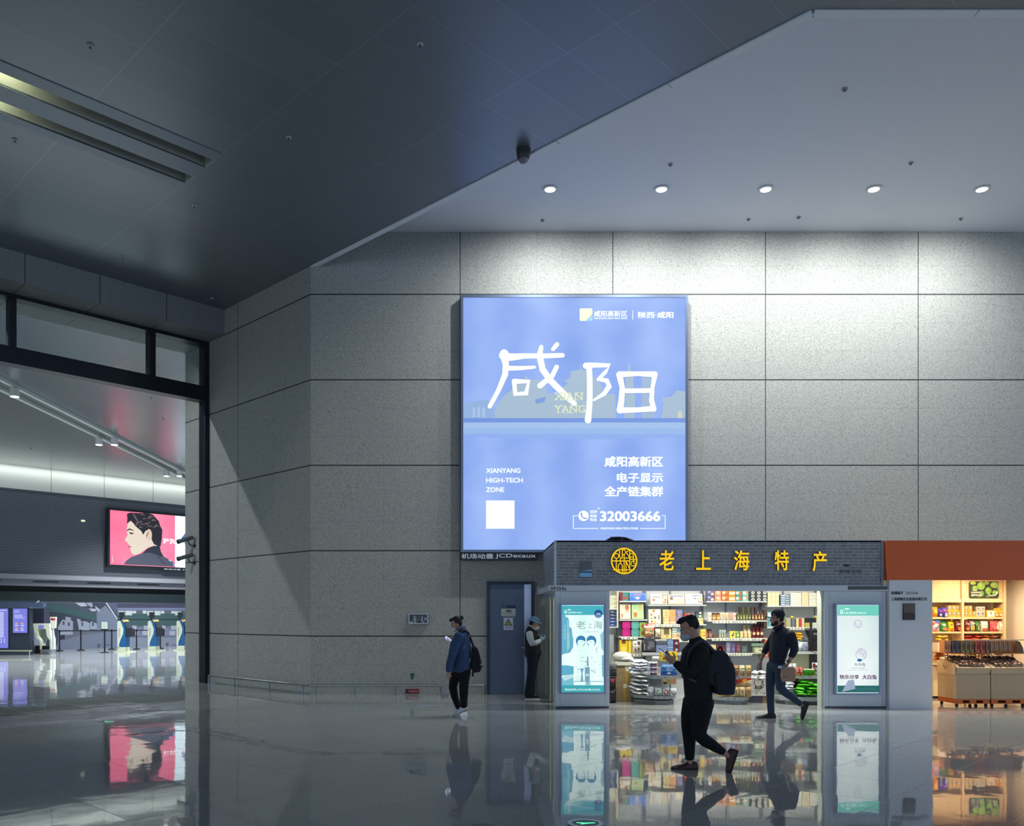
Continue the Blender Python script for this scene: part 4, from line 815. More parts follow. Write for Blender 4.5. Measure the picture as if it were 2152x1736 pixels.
def art_left(t, fr, x0, z0, x1, z1):
    Z3 = lambda X, Y_: PX(1160+X/7.89, 1255+Y_/7.89, YK-.07); k = YK/F/7.89
    E = lambda c, s=1.0: mat(c, emit=s); po = G()
    po.rect(x0, z0, x1, z1, backlit('pale_poster', (196, 232, 228), (238, 255, 248), 1.12, .42, .3), fr, .0)
    Q = lambda pts, c, d, s=.95: po.poly([Z3(*p) for p in pts][::-1], E(c, s), fr, d)
    Q([(160, 140), (860, 140), (860, 296), (160, 296)], (70, 180, 194), .003); Q([(160, 1460), (860, 1460), (860, 1575), (160, 1575)], (62, 170, 180), .003)
    Q([(160, 296), (215, 296), (240, 340), (265, 330), (285, 390), (290, 500), (325, 510), (340, 640), (355, 700), (350, 830), (300, 920), (200, 940), (160, 960)], (104, 180, 206), .003); Q([(160, 1130), (250, 1130), (360, 1150), (360, 1280), (160, 1300)], (96, 178, 206), .003)
    Q([(160, 1340), (350, 1310), (360, 1400), (360, 1460), (160, 1460)], (120, 196, 214), .003); Q([(250, 380), (275, 380), (290, 830), (250, 920)], (142, 206, 220), .005)
    Q([(800, 620), (858, 560), (858, 900), (820, 850)], (150, 200, 214), .004); Q([(825, 960), (858, 960), (858, 1340), (830, 1300)], (130, 186, 208), .004)
    hr = (52, 128, 178)
    # two plain, generic ladies in profile, seen only by their hair and gowns
    for sgn, cx in ((1, 475), (-1, 655)):
        f = lambda pts: [(cx+sgn*(x-475), y) for x, y in pts]
        pts = f([(395, 740), (400, 690), (430, 650), (480, 636), (530, 650), (555, 690), (553, 740), (530, 722), (480, 708), (440, 712), (425, 740), (420, 770), (436, 806), (420, 800)])
        po.poly([Z3(*p) for p in (pts[::-1] if sgn > 0 else pts)], E(hr), fr, .006)
        po.stroke([(*Z3(*f([(545, 760)])[0]), 10*k), (*Z3(*f([(520, 806)])[0]), 10*k)], E(hr), fr, .0065)
        po.stroke([(*Z3(*f([(470, 745)])[0]), 5*k), (*Z3(*f([(492, 738)])[0]), 5*k)], E((120, 150, 160), .8), fr, .007)
    rnd = random.Random(11)
    for i in range(30):
        x, y = rnd.choice([(430, 1200), (560, 1100), (690, 1030), (690, 1220), (790, 1150), (440, 900), (500, 1030), (720, 880)]); x += rnd.uniform(-38, 38); y += rnd.uniform(-45, 45)
        po.disc(*Z3(x, y), rnd.uniform(5, 11)*k, rnd.uniform(5, 11)*k, E((110, 150, 170), .75), fr, .006, 8)
    for x in (585, 600): po.stroke([(*Z3(x, 985), 8*k), (*Z3(x, 1140), 12*k)], E((86, 128, 160), .8), fr, .007)
    Q([(545, 1160), (625, 1160), (625, 1395), (545, 1395)], (120, 166, 190), .007); Q([(558, 1270), (612, 1270), (612, 1310), (558, 1310)], (196, 222, 224), .009)
    Q([(460, 1180), (530, 1180), (505, 1260), (520, 1395), (470, 1395), (488, 1260)], (120, 172, 196), .007); po.disc(*Z3(425, 1345), 55*k, 48*k, E((224, 246, 240), 1), fr, .0075)
    Q([(360, 1392), (845, 1392), (845, 1404), (360, 1404)], (130, 176, 196), .008); Q([(560, 1404), (630, 1404), (640, 1456), (555, 1456)], (140, 190, 206), .006)
    Q([(165, 1310), (350, 1275), (360, 1330), (200, 1390)], (190, 230, 232), .006)
    po.disc(*Z3(768, 277), 68*k, 68*k, E((30, 84, 150), .9), fr, .006, 32); po.poly([(Z3(768, 277)[0]+66*k*math.cos(a), Z3(768, 277)[1]+66*k*math.sin(a)) for a in [math.pi*(1.03+.94*i/16) for i in range(17)]], E((104, 138, 190), .9), fr, .008)
    obj('poster', po, t)
    W = E((232, 252, 252), 1.15); l, e = G(), G(); a, b = Z3(205, 268); logo_ulong(l, e, fr, a, b, .63*7.89/7.89*1.0*.9/.9*(475*k)/.76, W, .008)
    gy = E((150, 178, 182), .85)
    l.text('老', *Z3(400, 525), *Z3(560, 395), gy, fr, .006); l.text('上', *Z3(600, 510), *Z3(660, 415), gy, fr, .006); l.text('海', *Z3(690, 525), *Z3(835, 395), gy, fr, .006)
    l.text('上海女人雪花膏', *Z3(545, 588), *Z3(780, 560), E((170, 196, 194), .85), fr, .006)
    for i, ch in enumerate('百年老牌'): l.text(ch, *Z3(190, 520+i*60), *Z3(235, 470+i*60), E((170, 216, 224), .9), fr, .007)
    for i, ch in enumerate('国货经典'): l.text(ch, *Z3(248, 640+i*60), *Z3(292, 590+i*60), E((180, 222, 228), .9), fr, .007)
    l.text('营业时间:上午6:30-晚上22:30', *Z3(215, 1548), *Z3(795, 1515), W, fr, .006, bold=.01); l.text('经典', *Z3(740, 290), *Z3(800, 262), W, fr, .0095)
    obj('lettering', l, t); obj('company_logo', e, t)
lightbox(1177, 1272, 1268.5, 1458, 'turquoise lit poster with two drawn ladies on the kiosk pillar beside the worker', art_left)
def art_right(t, fr, x0, z0, x1, z1):
    Z3 = lambda X, Y_: PX(1740+X/7.89, 1255+Y_/7.89, YK-.07); k = YK/F/7.89; E = lambda c, s=1.0: mat(c, emit=s); po = G()
    po.rect(x0, z0, x1, z1, backlit('white_poster', (150, 186, 190), (246, 255, 252), 1.0, 1.6, .35), fr, 0)
    Q = lambda pts, c, d, s=1.0: po.poly([Z3(*p) for p in pts][::-1], E(c, s), fr, d)
    Q([(155, 136), (860, 136), (860, 306), (155, 306)], (112, 206, 190), .003); Q([(155, 1466), (860, 1466), (860, 1580), (155, 1580)], (36, 112, 112), .003, .8)
    pk = E((178, 168, 206), .9); a, b = Z3(496, 445); po.ring(a, b, 58*k, 66*k, .002, .004, pk, fr, 32); po.stroke([(*Z3(455, 420), 7*k), (*Z3(462, 455), 7*k), (*Z3(496, 476), 7*k), (*Z3(530, 455), 7*k), (*Z3(537, 420), 7*k)], pk, fr, .004); po.stroke([(*Z3(496, 476), 7*k), (*Z3(496, 505), 7*k)], pk, fr, .0045)
    # dotted candy ball (plain ornament)
    pb = E((176, 152, 196), .85); a, b = Z3(550, 950); po.ring(a, b, 84*k, 90*k, .002, .004, pb, fr, 36)
    for x, y in ((515, 920), (590, 915), (540, 870), (610, 975), (570, 960)): u, v = Z3(x, y); po.ring(u, v, 22*k, 27*k, .002, .0045, pb, fr, 12)
    po.disc(*Z3(522, 1045), 40*k, 24*k, E((24, 110, 168), .9), fr, .006)
    Q([(330, 1209), (670, 1209), (670, 1212), (330, 1212)], (130, 146, 158), .005, .8)
    Q([(330, 1380), (430, 1370), (450, 1520), (230, 1570)], (170, 186, 214), .0065, .8); obj('poster', po, t)
    W = E((225, 250, 246), 1.1); l, e = G(), G(); logo_ulong(l, e, fr, *Z3(198, 280), (430*k)/.76, W, .008); tx_ = E((140, 122, 160), .7); vi = E((112, 52, 116), .65)
    l.text('大白兔', *Z3(430, 1142), *Z3(620, 1090), tx_, fr, .006, bold=.01); l.text('WHITE RABBIT', *Z3(380, 1190), *Z3(625, 1168), E((150, 160, 176), .8), fr, .006)
    l.text('快乐分享', *Z3(190, 1358), *Z3(512, 1285), vi, fr, .0075, bold=.03); l.text('大白兔', *Z3(565, 1362), *Z3(805, 1285), vi, fr, .0075, bold=.03); l.text('营业时间:上午6:30-晚上22:30', *Z3(330, 1530), *Z3(760, 1512), E((90, 160, 156), .8), fr, .006)
    l.text('百年品牌', *Z3(290, 660), *Z3(700, 590), E((226, 244, 238), 1.0), fr, .004); obj('lettering', l, t); obj('company_logo', e, t)
lightbox(1755, 1850, 1268, 1460, 'white lit poster with green ends on the kiosk pillar beside the orange fascia', art_right)
# ================================================================== GOODS
ORD = ['first', 'second', 'third', 'fourth', 'fifth', 'sixth', 'seventh', 'eighth', 'ninth', 'tenth']
def cm(c, r=.45): return mat(c, r)
def deco(ge, a0, b0, a1, b1, fr, de, c=.002):
    for i, d in enumerate(de or ()):
        A, B, E, F_ = a0+(a1-a0)*d[1], b0+(b1-b0)*d[2], a0+(a1-a0)*d[3], b0+(b1-b0)*d[4]
        m = cm(d[5]); k = c+.0012*i
        if d[0] == 'r': ge.rect(A, B, E, F_, m, fr, k)
        else: ge.disc((A+E)/2, (B+F_)/2, (E-A)/2, (F_-B)/2, m, fr, k, 14)
def sack(ge, w, h, d, m, fr, crimp=None, sag=.0, n=8, m2=None):
    """a filled pouch: bulging front and back, pinched at both ends"""
    rnd = random.Random(int(w*9999+h*777)); rows = []
    for j in range(n+1):
        v = j/n; prof = math.sin(math.pi*min(max((v-.04)/.92, 0), 1))**.55; row = []
        wv = w*(1-.07*math.sin(math.pi*v))
        for i in range(12):
            an = 6.2832*i/12; row.append(fr(math.copysign(abs(math.cos(an))**.6, math.cos(an))*wv/2, v*h+(rnd.uniform(-.01, .01)*h*sag if 0 < j < n else 0), math.sin(an)*d/2*prof*(1+rnd.uniform(-.25, .25))+.003*math.sin(an)))
        rows.append(row)
    for j in range(n): ge.loft(rows[j:j+2], (crimp or m) if j in (0, n-1) else (m2 if m2 and j < n//2 else m), caps=False)
    return ge
def prod(kind, px0, px1, hpx, Y, z, col, label, de=None, group=None, depth=.12, col2=None, name=None, cat=None, tilt=0, rough=.4):
    a0, a1 = PX(px0, 0, Y)[0], PX(px1, 0, Y)[0]; w, h = a1-a0, hpx*Y/F; ac = (a0+a1)/2
    if kind in ('gift_box', 'box', 'carton'): z += depth*math.sin(tilt)
    z += .0015
    up = Vector((0, math.sin(tilt), math.cos(tilt))); fr = Fr((ac, Y, z), (1, 0, 0), up); ge = G(); m = cm(col, rough)
    if kind in ('gift_box', 'carton', 'box'):
        ge.box(-w/2, 0, -depth, w/2, h, 0, m, fr)
        if col2: ge.box(-w/2-.002, h*.72, -depth-.002, w/2+.002, h+.002, .003, cm(col2), fr)
        deco(ge, -w/2, 0, w/2, h, fr, de, .0045 if col2 else .002)
        if kind == 'gift_box': ge.box(-w/2+.004, .004, .0003, -w/2+.010, h-.004, .0016, cm(tuple(min(255, c+22) for c in col)), fr)
    elif kind == 'tin':
        q_ = w*.14; pts = [(-w/2+q_, 0), (w/2-q_, 0), (w/2, q_), (w/2, h-q_), (w/2-q_, h), (-w/2+q_, h), (-w/2, h-q_), (-w/2, q_)]
        ge.prism(pts, -depth, 0, m, fr); deco(ge, -w/2, 0, w/2, h, fr, de)
        ge.box(-w/2-.001, h*.86, -depth, w/2+.001, h*.90, .001, cm(tuple(int(c*.7) for c in col)), fr)
    elif kind == 'bag':
        sack(ge, w, h, depth, m, fr, cm(col2) if col2 else None, 1); deco(ge, -w/2, 0, w/2, h, fr, de, depth*.47)
    elif kind == 'tube':
        n = 12; rows = [[fr(w/2*math.cos(6.2832*i/n)*(1+.12*k/5), .16*h+.84*h*k/5, -depth/2+depth/2*math.sin(6.2832*i/n)*(1-.93*k/5)) for i in range(n)] for k in range(6)]
        ge.loft(rows, m); ge.lathe([(w*.36, 0), (w*.4, h*.02), (w*.36, h*.16)], cm(col2 or (60, 40, 30)), (ac, Y+depth/2, z), 12); deco(ge, -w/2, 0, w/2, h, fr, de, .003)
    elif kind == 'bottle':
        r = w/2; ge.lathe([(r*.92, 0), (r, h*.02), (r, h*.58), (r*.42, h*.72), (r*.36, h*.76)], m, (ac, Y+r, z), 14); ge.lathe([(r*.45, h*.75), (r*.45, h*.98), (r*.35, h)], cm(col2 or (30, 26, 24)), (ac, Y+r, z), 12)
        for d in de or (): ge.loft([[Vector((ac+r*1.01*math.cos(x), Y+r+r*1.01*math.sin(x), z+h*b)) for x in [math.pi*(1.12+.76*i/8) for i in range(9)]] for b in (d[2], d[4])], cm(d[5]), caps=False) if d[0] == 'r' else ge.disc(0, h*(d[2]+d[4])/2, w*(d[3]-d[1])/2, h*(d[4]-d[2])/2, cm(d[5]), Fr((ac, Y, z), (1, 0, 0), (0, 0, 1)), .002, 12)
    elif kind == 'jar':
        r = w/2; ge.lathe([(r*.9, 0), (r, h*.05), (r, h*.66), (r*.86, h*.74)], m, (ac, Y+r, z), 14); ge.lathe([(r*.92, h*.73), (r*.95, h*.76), (r*.95, h*.97), (r*.8, h)], cm(col2 or (60, 40, 34)), (ac, Y+r, z), 14); deco(ge, -w/2, 0, w/2, h, fr, de, .002)
    nm = name or {'gift_box': 'gift_box', 'carton': 'carton', 'box': 'packet', 'tin': 'tin', 'bag': 'snack_bag', 'tube': 'cream_tube', 'bottle': 'bottle', 'jar': 'jar'}[kind]
    o = obj(nm, ge); return tag(o, label, cat or nm.replace('_', ' '), group)
def row(n, px0, px1, gap, desc, where, kind, hpx, Y, z, col, **kw):
    """n alike, side by side; cols may be a list"""
    w = (px1-px0-gap*(n-1))/n; gr = kw.pop('group', None) or (desc.split(',')[0]+'s '+where); cols = col if isinstance(col, list) else [col]*n; out = []
    for i in range(n):
        lab = desc+', '+ORD[i]+' from left '+where if n > 1 else desc+' '+where
        out.append(prod(kind, px0+i*(w+gap), px0+i*(w+gap)+w, hpx, Y, z, cols[i], lab, group=gr if n > 1 else None, **kw))
    return out
M_shelf = mat((205, 208, 206), .45); M_lip = mat((222, 224, 210), .4); M_tag = mat((120, 128, 132), .5)
def unit(label, px0, px1, Ys, shelves, zt=2.5, depth=.42, uprights=()):
    a0, a1 = PX(px0, 0, Ys)[0], PX(px1, 0, Ys)[0]
    t = thing('shelf_unit', label, 'shelf unit', ((a0+a1)/2, Ys+depth/2, 0), 'wall shelves inside the brick kiosk'); zs = {}
    obj('back_board', G().box(a0, Ys+depth-.02, 0, a1, Ys+depth-.005, zt, mat((214, 218, 224), .5)), t)
    for px in (px0, px1)+tuple(uprights):
        a = PX(px, 0, Ys)[0]+(.014 if px == px0 else -.014 if px == px1 else 0); obj('upright', G().box(a-.012, Ys+depth-.05, 0, a+.012, Ys+depth-.02, zt, mat((120, 126, 140), .4, .5)), t)
    for s in shelves:
        py, p0, p1 = s[0], s[1], s[2]; b0, b1 = PX(p0, 0, Ys)[0], PX(p1, 0, Ys)[0]; z = PX(0, py, Ys)[1]
        sh = obj('shelf', G().box(b0, Ys, z-.022, b1, Ys+depth-.05, z, M_shelf), t); zs[py] = z
        if len(s) > 3:
            e = G(); c0, c1 = PX(s[3], 0, Ys)[0], PX(s[4], 0, Ys)[0]; e.box(c0, z-.055, -.0, c1, z-.004, .004, M_lip, FY(Ys)); k = c0+.03
            rnd = random.Random(int(px0+py))
            while k < c1-.03: e.rect(k, z-.046, k+rnd.uniform(.012, .03), z-.014, M_tag, FY(Ys), .0055); k += rnd.uniform(.035, .08)
            obj('price_strip', e, sh)
    return t, zs
R = lambda *a: ('r',)+a
O = lambda *a: ('o',)+a
YS = 16.90; YP = YS+.03
WH = (222, 224, 216); CR = (222, 212, 176); BR = (120, 78, 44)
# ---- left bay
u, z = unit('white wall shelves holding tins and gift boxes beside the turquoise lightbox', 1302, 1361, YS, [(1263, 1302, 1358), (1302, 1302, 1361), (1338, 1302, 1361, 1306, 1340), (1374, 1302, 1361, 1306, 1356)])
wh = 'on the top shelf beside the turquoise poster'
prod('gift_box', 1303, 1308.5, 18, YP, z[1263], (120, 30, 40), 'narrow dark red box '+wh)
prod('gift_box', 1309, 1321, 18, YP, z[1263], (46, 128, 120), 'teal box with a red picture '+wh, [R(.2, .2, .8, .5, (170, 50, 50))])
prod('gift_box', 1323, 1358, 17, YP, z[1263], (96, 138, 206), 'wide sky-blue box with skyline print '+wh, [R(0, 0, 1, .35, (70, 110, 196)), R(.05, .35, .2, .6, (70, 110, 196)), R(.7, .35, .9, .7, (70, 110, 196)), O(.35, .2, .6, .5, (220, 226, 236)), R(.3, .7, .7, .82, (214, 130, 160))])
prod('gift_box', 1303, 1325.5, 32, YP+.05, z[1302], (216, 206, 186), 'tall cream box with a sausage picture, second shelf beside the turquoise poster', [O(.5, .55, .85, .95, (176, 104, 42)), O(.6, .45, .85, .6, (216, 150, 120)), R(.15, .1, .25, .35, (196, 90, 80))], depth=.08, tilt=.12)
prod('gift_box', 1328, 1353, 32, YP+.05, z[1302], (166, 196, 146), 'tall pale green box with a sausage picture, second shelf', [O(.15, .1, .45, .55, (176, 104, 42)), R(.6, .55, .85, .95, (186, 176, 120)), O(.2, .42, .42, .6, (220, 210, 170))], depth=.08, tilt=.12)
for col, p0, p1, h, n_ in (((176, 24, 116), 1308, 1325, 16, 'magenta'), ((82, 150, 142), 1327, 1343, 16, 'teal'), ((126, 168, 88), 1344, 1357.5, 15, 'apple green')):
    de = [O(.25, .2, .75, .75, (150, 70, 50))] if n_ == 'apple green' else [R(.2, .25, .8, .3, tuple(min(255, c+40) for c in col)), R(.3, .5, .7, .56, tuple(min(255, c+40) for c in col))]
    o1 = prod('tin', p0, p1, h, YP, z[1338], col, n_+' tin, lower of the two stacked beside the turquoise poster', de, 'stacked tins')
    c2 = copy_tree(o1, (o1.location.x, o1.location.y, o1.location.z+h*YP/F+.001), n_+' tin, upper of the two stacked beside the turquoise poster', 'stacked tins')
prod('gift_box', 1302.5, 1319, 29, YP, z[1374], (214, 186, 40), 'yellow gift box with a brown square, on the fourth shelf', [R(.25, .72, .75, 1, (120, 60, 30)), R(.2, .1, .8, .5, (228, 206, 90))])
prod('gift_box', 1320, 1327.5, 29, YP, z[1374], (206, 176, 30), 'narrow yellow gift box standing beside the wider yellow one', [R(.4, 0, .6, 1, (236, 220, 120))])
prod('bag', 1328, 1350, 30, YP-.02, z[1374], (206, 204, 196), 'white printed pouch leaning beside the yellow boxes', [R(.2, .15, .4, .35, BR), R(.5, .2, .7, .4, (80, 70, 60)), O(.5, .6, .75, .85, (60, 60, 80)), R(.2, .55, .42, .72, (150, 140, 110))], tilt=.15, cat='pouch', name='pouch')
prod('bag', 1353, 1375, 27, YP-.06, z[1374]+.30, (150, 112, 80), 'clear bag of brown snacks with a pale band', [R(.1, .4, .9, .6, (206, 196, 150)), O(.2, .1, .5, .35, (110, 74, 50)), O(.5, .1, .85, .4, (96, 66, 50))], cat='snack bag', col2=(214, 214, 206))
for i in range(3): prod('bag', 1357.5+7*i, 1364.5+7*i, 11, YP+.0, z[1374]+.495, (196, 44, 34), 'red-topped sweet bag, '+ORD[i]+' of three above the clear snack bags', group='red-topped bags', depth=.06)
prod('bag', 1376, 1388, 20, YP-.04, z[1374]+.31, (196, 190, 180), 'clear pouch with one brown biscuit before the photo box', [O(.4, .2, .75, .6, (140, 80, 50))], name='pouch', cat='pouch')
# ---- middle bay
u, z = unit('white wall shelves behind the man in black, holding display boxes', 1363, 1485, YS, [(1271, 1363, 1484.5), (1312, 1362, 1484.5, 1373, 1432), (1343.5, 1363, 1484.5, 1366, 1480), (1371, 1363, 1484.5, 1366, 1480)], uprights=(1418,))
foods = [O(.70, .78, .82, .95, (150, 110, 70)), O(.85, .78, .97, .95, (160, 130, 80)), O(.70, .5, .82, .7, (180, 150, 80)), O(.85, .3, .97, .5, (170, 80, 60)), O(.72, .08, .97, .28, (176, 130, 60)), O(.1, .3, .3, .48, (160, 96, 50)), R(.1, .66, .6, .72, (110, 104, 120))]
prod('gift_box', 1367.5, 1402, 22.5, YP-.01, z[1271], (226, 226, 216), 'flat white box dotted with snack pictures, first on the top middle shelf', foods, tilt=.25, depth=.05)
prod('gift_box', 1405, 1439, 21, YP-.01, z[1271], (206, 196, 150), 'gold-edged display box with a glowing picture, top middle shelf', [R(.06, .1, .95, .92, (196, 196, 206)), O(.45, .15, .85, .6, (246, 236, 170)), O(.1, .4, .3, .75, (120, 90, 70)), R(.1, .78, .9, .86, (120, 116, 180))], tilt=.25, depth=.05)
prod('gift_box', 1440.5, 1477, 22.5, YP-.01, z[1271], (220, 222, 232), 'flat white box with fruit pictures, third on the top middle shelf', [O(.5, .45, .62, .62, (90, 90, 130)), O(.66, .45, .78, .62, (150, 150, 190)), O(.8, .4, .94, .62, (206, 196, 60)), O(.72, .12, .84, .3, (176, 100, 80)), O(.86, .1, .97, .28, (150, 100, 70)), O(.1, .4, .32, .55, (206, 176, 180)), R(.4, .76, .9, .82, (110, 110, 130))], tilt=.25, depth=.05)
prod('gift_box', 1363.5, 1389, 31, YP, z[1312], (222, 220, 202), 'upright cream box with a column of cake pictures', [O(.3, .8, .55, .97, (190, 120, 60)), O(.12, .55, .32, .7, (206, 130, 70)), O(.12, .3, .32, .45, (150, 170, 110)), O(.42, .35, .62, .5, (110, 90, 60)), O(.15, .08, .35, .22, (176, 120, 70)), O(.42, .06, .64, .2, (196, 180, 40)), R(.8, .3, .88, .6, (90, 90, 96))], depth=.08, tilt=.08)
for i, (p0, c1, c2, n_) in enumerate(((1394, (196, 170, 110), (206, 196, 150), 'sand'), (1407.5, (206, 150, 120), (216, 160, 90), 'peach'), (1421.5, (140, 130, 160), (110, 110, 150), 'mauve'))):
    prod('box', p0, p0+13, 15.5, YP, z[1312], c1, n_+' coloured packet, lower of its pair on the second middle shelf', [R(.1, .1, .9, .35, (222, 206, 180)), O(.2, .45, .8, .85, c2)], 'stacked pastel packets', depth=.1)
    prod('box', p0-.5, p0+12.5, 15, YP+.01, z[1312]+15.7*YP/F, c2, n_+' coloured packet, upper of its pair on the second middle shelf', [O(.2, .3, .8, .9, c1), R(.3, .1, .7, .25, (210, 150, 60))], 'stacked pastel packets', depth=.1)
for i in range(3): prod('box', 1438, 1453, 7.5, YP, z[1312]+7.7*i*YP/F, (166, 62, 56), 'flat red sweet packet, '+('lowest', 'middle', 'topmost')[i]+' of the red pile behind the man', [O(.5, .2, .85, .8, (222, 190, 180))], 'flat red packets', depth=.1)
for i in range(4): prod('box', 1463, 1478, 6.6, YP, z[1312]+6.8*i*YP/F, [(196, 186, 120), (180, 176, 110), (90, 100, 96), (52, 62, 70)][i], ('cream', 'straw', 'grey-green', 'slate')[i]+' flat packet in the small pile by the shelf end', [O(.4, .2, .75, .8, (214, 214, 190))], 'flat packets by the shelf end', depth=.1)
prod('gift_box', 1389, 1411, 24, YP, z[1343.5], (206, 192, 130), 'yellow box with an old street photo, beside the red-topped bags', [R(.3, .35, .8, .95, (96, 86, 62)), R(.5, .1, .7, .4, (190, 150, 70)), R(.85, .05, .9, .95, (230, 226, 200))], tilt=.1, depth=.08)
for i in range(5): prod('box', 1412, 1432, 4.6, YP, z[1343.5]+4.8*i*YP/F, [(206, 186, 140), (196, 140, 90), (170, 176, 170), (96, 130, 150), (86, 120, 140)][i], ('lowest', 'second', 'third', 'fourth', 'topmost')[i]+' thin striped packet in the pile beside the street photo box', [R(.05, .2, .5, .8, (222, 214, 180))], 'thin striped packets', depth=.12)
for i in range(3): prod('box', 1472, 1484, 7, YP, z[1343.5]+7.2*i*YP/F, (206, 172, 60), 'small yellow packet, '+('lowest', 'middle', 'topmost')[i]+' of the yellow pile behind the man\'s neck', [R(.2, .3, .8, .7, (226, 206, 130))], 'small yellow packets', depth=.1)
# slanting display ledge in front
yl_ = YP-.19; zl = PX(0, 1371, yl_)[1]
prod('box', 1353.5, 1378, 25.5, yl_, zl, (54, 56, 66), 'dark glossy packet wrapped in clear film above the phone', [R(.05, .1, .08, .6, (206, 206, 210)), R(.4, .3, .9, .8, (74, 76, 86)), R(.3, .15, .6, .4, (90, 84, 86))], tilt=.2, rough=.15)
for i, (h, c) in enumerate(((15, (108, 120, 160)), (4, (70, 74, 90)), (4, (80, 84, 100)))): prod('box', 1379+.2*i, 1402, h, yl_+.01*i, zl+(0, 15.3, 19.5)[i]*YP/F, c, ('large slate-blue', 'thin dark grey', 'thin grey')[i]+' flat box in the pile above the phone', [R(.1, .15, .9, .3, (130, 140, 176)), R(.5, .5, .56, .9, (130, 140, 176))] if i == 0 else None, 'flat slate boxes', depth=.13)
for i in range(3): prod('box', 1402.5, 1415, 8.8, yl_, zl+9*i*YP/F, (90, 118, 160), 'light blue packet, '+('lowest', 'middle', 'topmost')[i]+' of the blue pile by the maroon packets', [R(0, .05, 1, .2, (176, 196, 216)), R(.2, .45, .8, .75, (120, 146, 184))], 'light blue packets', depth=.1)
for i in range(2): prod('box', 1416, 1427, 13.3, yl_, zl+13.5*i*YP/F, (94, 26, 44), 'maroon packet with a pale oval, '+('lower', 'upper')[i]+' of two beside the mask', [O(.25, .2, .8, .6, (150, 170, 190)), R(.1, .8, .9, .95, (60, 40, 70))], 'maroon packets', depth=.1)
single('display_ledge', G().box(PX(1350, 0, yl_)[0], yl_-.02, zl-.06, PX(1430, 0, yl_)[0], YS-.004, zl-.002, mat((168, 172, 176), .4)), 'grey display ledge with price tags under the slate boxes', 'display ledge')
# ---- right bay
u, z = unit('white wall shelves with rows of bottles and tubes between the two walking men', 1487, 1612, YS, [(1263.5, 1485.5, 1612), (1304, 1488, 1612, 1498, 1590), (1341, 1485.5, 1611, 1496, 1600), (1372.5, 1486, 1611, 1530, 1580)], uprights=(1538,))
w_ = 'on the top shelf'
for k in range(2):
    s_ = ('lower', 'upper')[k]; zz = z[1263.5]+k*11.2*YP/F
    for j, (p0, p1, c, d, n_) in enumerate(((1486, 1501, (90, 84, 130), [O(.5, .1, .95, .6, (206, 196, 150)), R(.1, .6, .5, .9, (176, 160, 196))], 'purple'), (1502, 1515.5, (206, 130, 120), [O(.2, .4, .8, .9, (226, 190, 170)), O(.4, .1, .9, .4, (216, 176, 90))], 'salmon'), (1516.5, 1530, (196, 110, 60), [O(.1, .3, .6, .9, (230, 200, 150)), R(.5, .1, .9, .4, (160, 60, 50))], 'rust'), (1531, 1545.5, (214, 140, 30), [R(.1, .25, .9, .7, (232, 222, 196))], 'orange'), (1546.5, 1559, (84, 130, 116), [R(0, .3, .5, .8, (196, 206, 190)), R(.55, .2, .95, .7, (186, 80, 60))], 'sea-green'), (1560, 1573, (120, 170, 150), [R(.1, .3, .6, .8, (216, 220, 206)), R(.6, .5, .9, .9, (206, 110, 80))], 'mint'))):
        prod('box', p0, p1, 10.8, YP, zz, c, s_+' '+n_+' sweet packet in the packet wall under the kiosk ceiling', d, 'packet wall '+w_, depth=.12)
    for j in range(3): prod('box', 1574.5+12.5*j, 1586.5+12.5*j, 6.8, YP, z[1263.5]+k*7*YP/F, (34, 40, 62), s_+' navy packet with a white oval, '+ORD[j]+' of three columns beside the cream cartons', [O(.35, .1, .95, .9, (226, 222, 200)), O(.55, .3, .8, .7, (46, 44, 50))], 'navy packets '+w_, depth=.12)
for j in range(3): prod('box', 1574.5+12.5*j, 1586.5+12.5*j, 6.8, YP, z[1263.5]+14*YP/F, (34, 40, 62), 'topmost navy packet with a white oval, '+ORD[j]+' of three columns beside the cream cartons', [O(.35, .1, .95, .9, (226, 222, 200)), O(.55, .3, .8, .7, (46, 44, 50))], 'navy packets '+w_, depth=.12)
q_ = z[1304]; on = 'on the tube and bottle shelf'
prod('tube', 1488.5, 1495.5, 17, YP, q_, (222, 216, 200), 'white cream tube at the start of the tube row', [O(.3, .4, .7, .7, (170, 140, 110))], col2=(206, 196, 180), depth=.05)
row(2, 1497, 1513.5, .6, 'amber jar tube with round brown top', on, 'jar', 16, YP, q_, (170, 126, 70), col2=(94, 58, 30), de=[R(.1, .2, .9, .45, (206, 176, 120))])
row(3, 1515, 1532.5, .5, 'beige cream tube', on, 'tube', 16, YP, q_, (204, 190, 160), depth=.05, col2=(190, 176, 140), de=[R(.3, .3, .7, .36, (120, 96, 70)), R(.35, .5, .65, .8, (176, 150, 110))])
row(2, 1533.5, 1540.5, .3, 'slim pink cream tube', on, 'tube', 16, YP, q_, (196, 150, 140), depth=.04, col2=(180, 130, 120))
prod('tube', 1541.5, 1547.5, 15.5, YP, q_, (222, 206, 186), 'white tube with a rose mark beside the olive bottles', [O(.3, .5, .8, .8, (190, 120, 110))], depth=.05, col2=(206, 190, 170))
row(5, 1548.5, 1578.5, .5, 'olive box with a pale bottle picture', on, 'box', 13.5, YP, q_, [(70, 78, 34), (74, 82, 38), (84, 94, 48), (74, 82, 38), (66, 74, 36)], de=[O(.3, .2, .75, .55, (196, 190, 140)), R(.42, .5, .62, .8, (206, 200, 160))], depth=.05)
row(4, 1579.5, 1605, .5, 'brown box with a pale bottle picture', on, 'box', 13.5, YP, q_, [(82, 52, 34), (86, 54, 36), (96, 48, 30), (110, 58, 34)], de=[O(.25, .2, .8, .6, (214, 190, 130)), R(.42, .55, .62, .85, (224, 206, 160))], depth=.05)
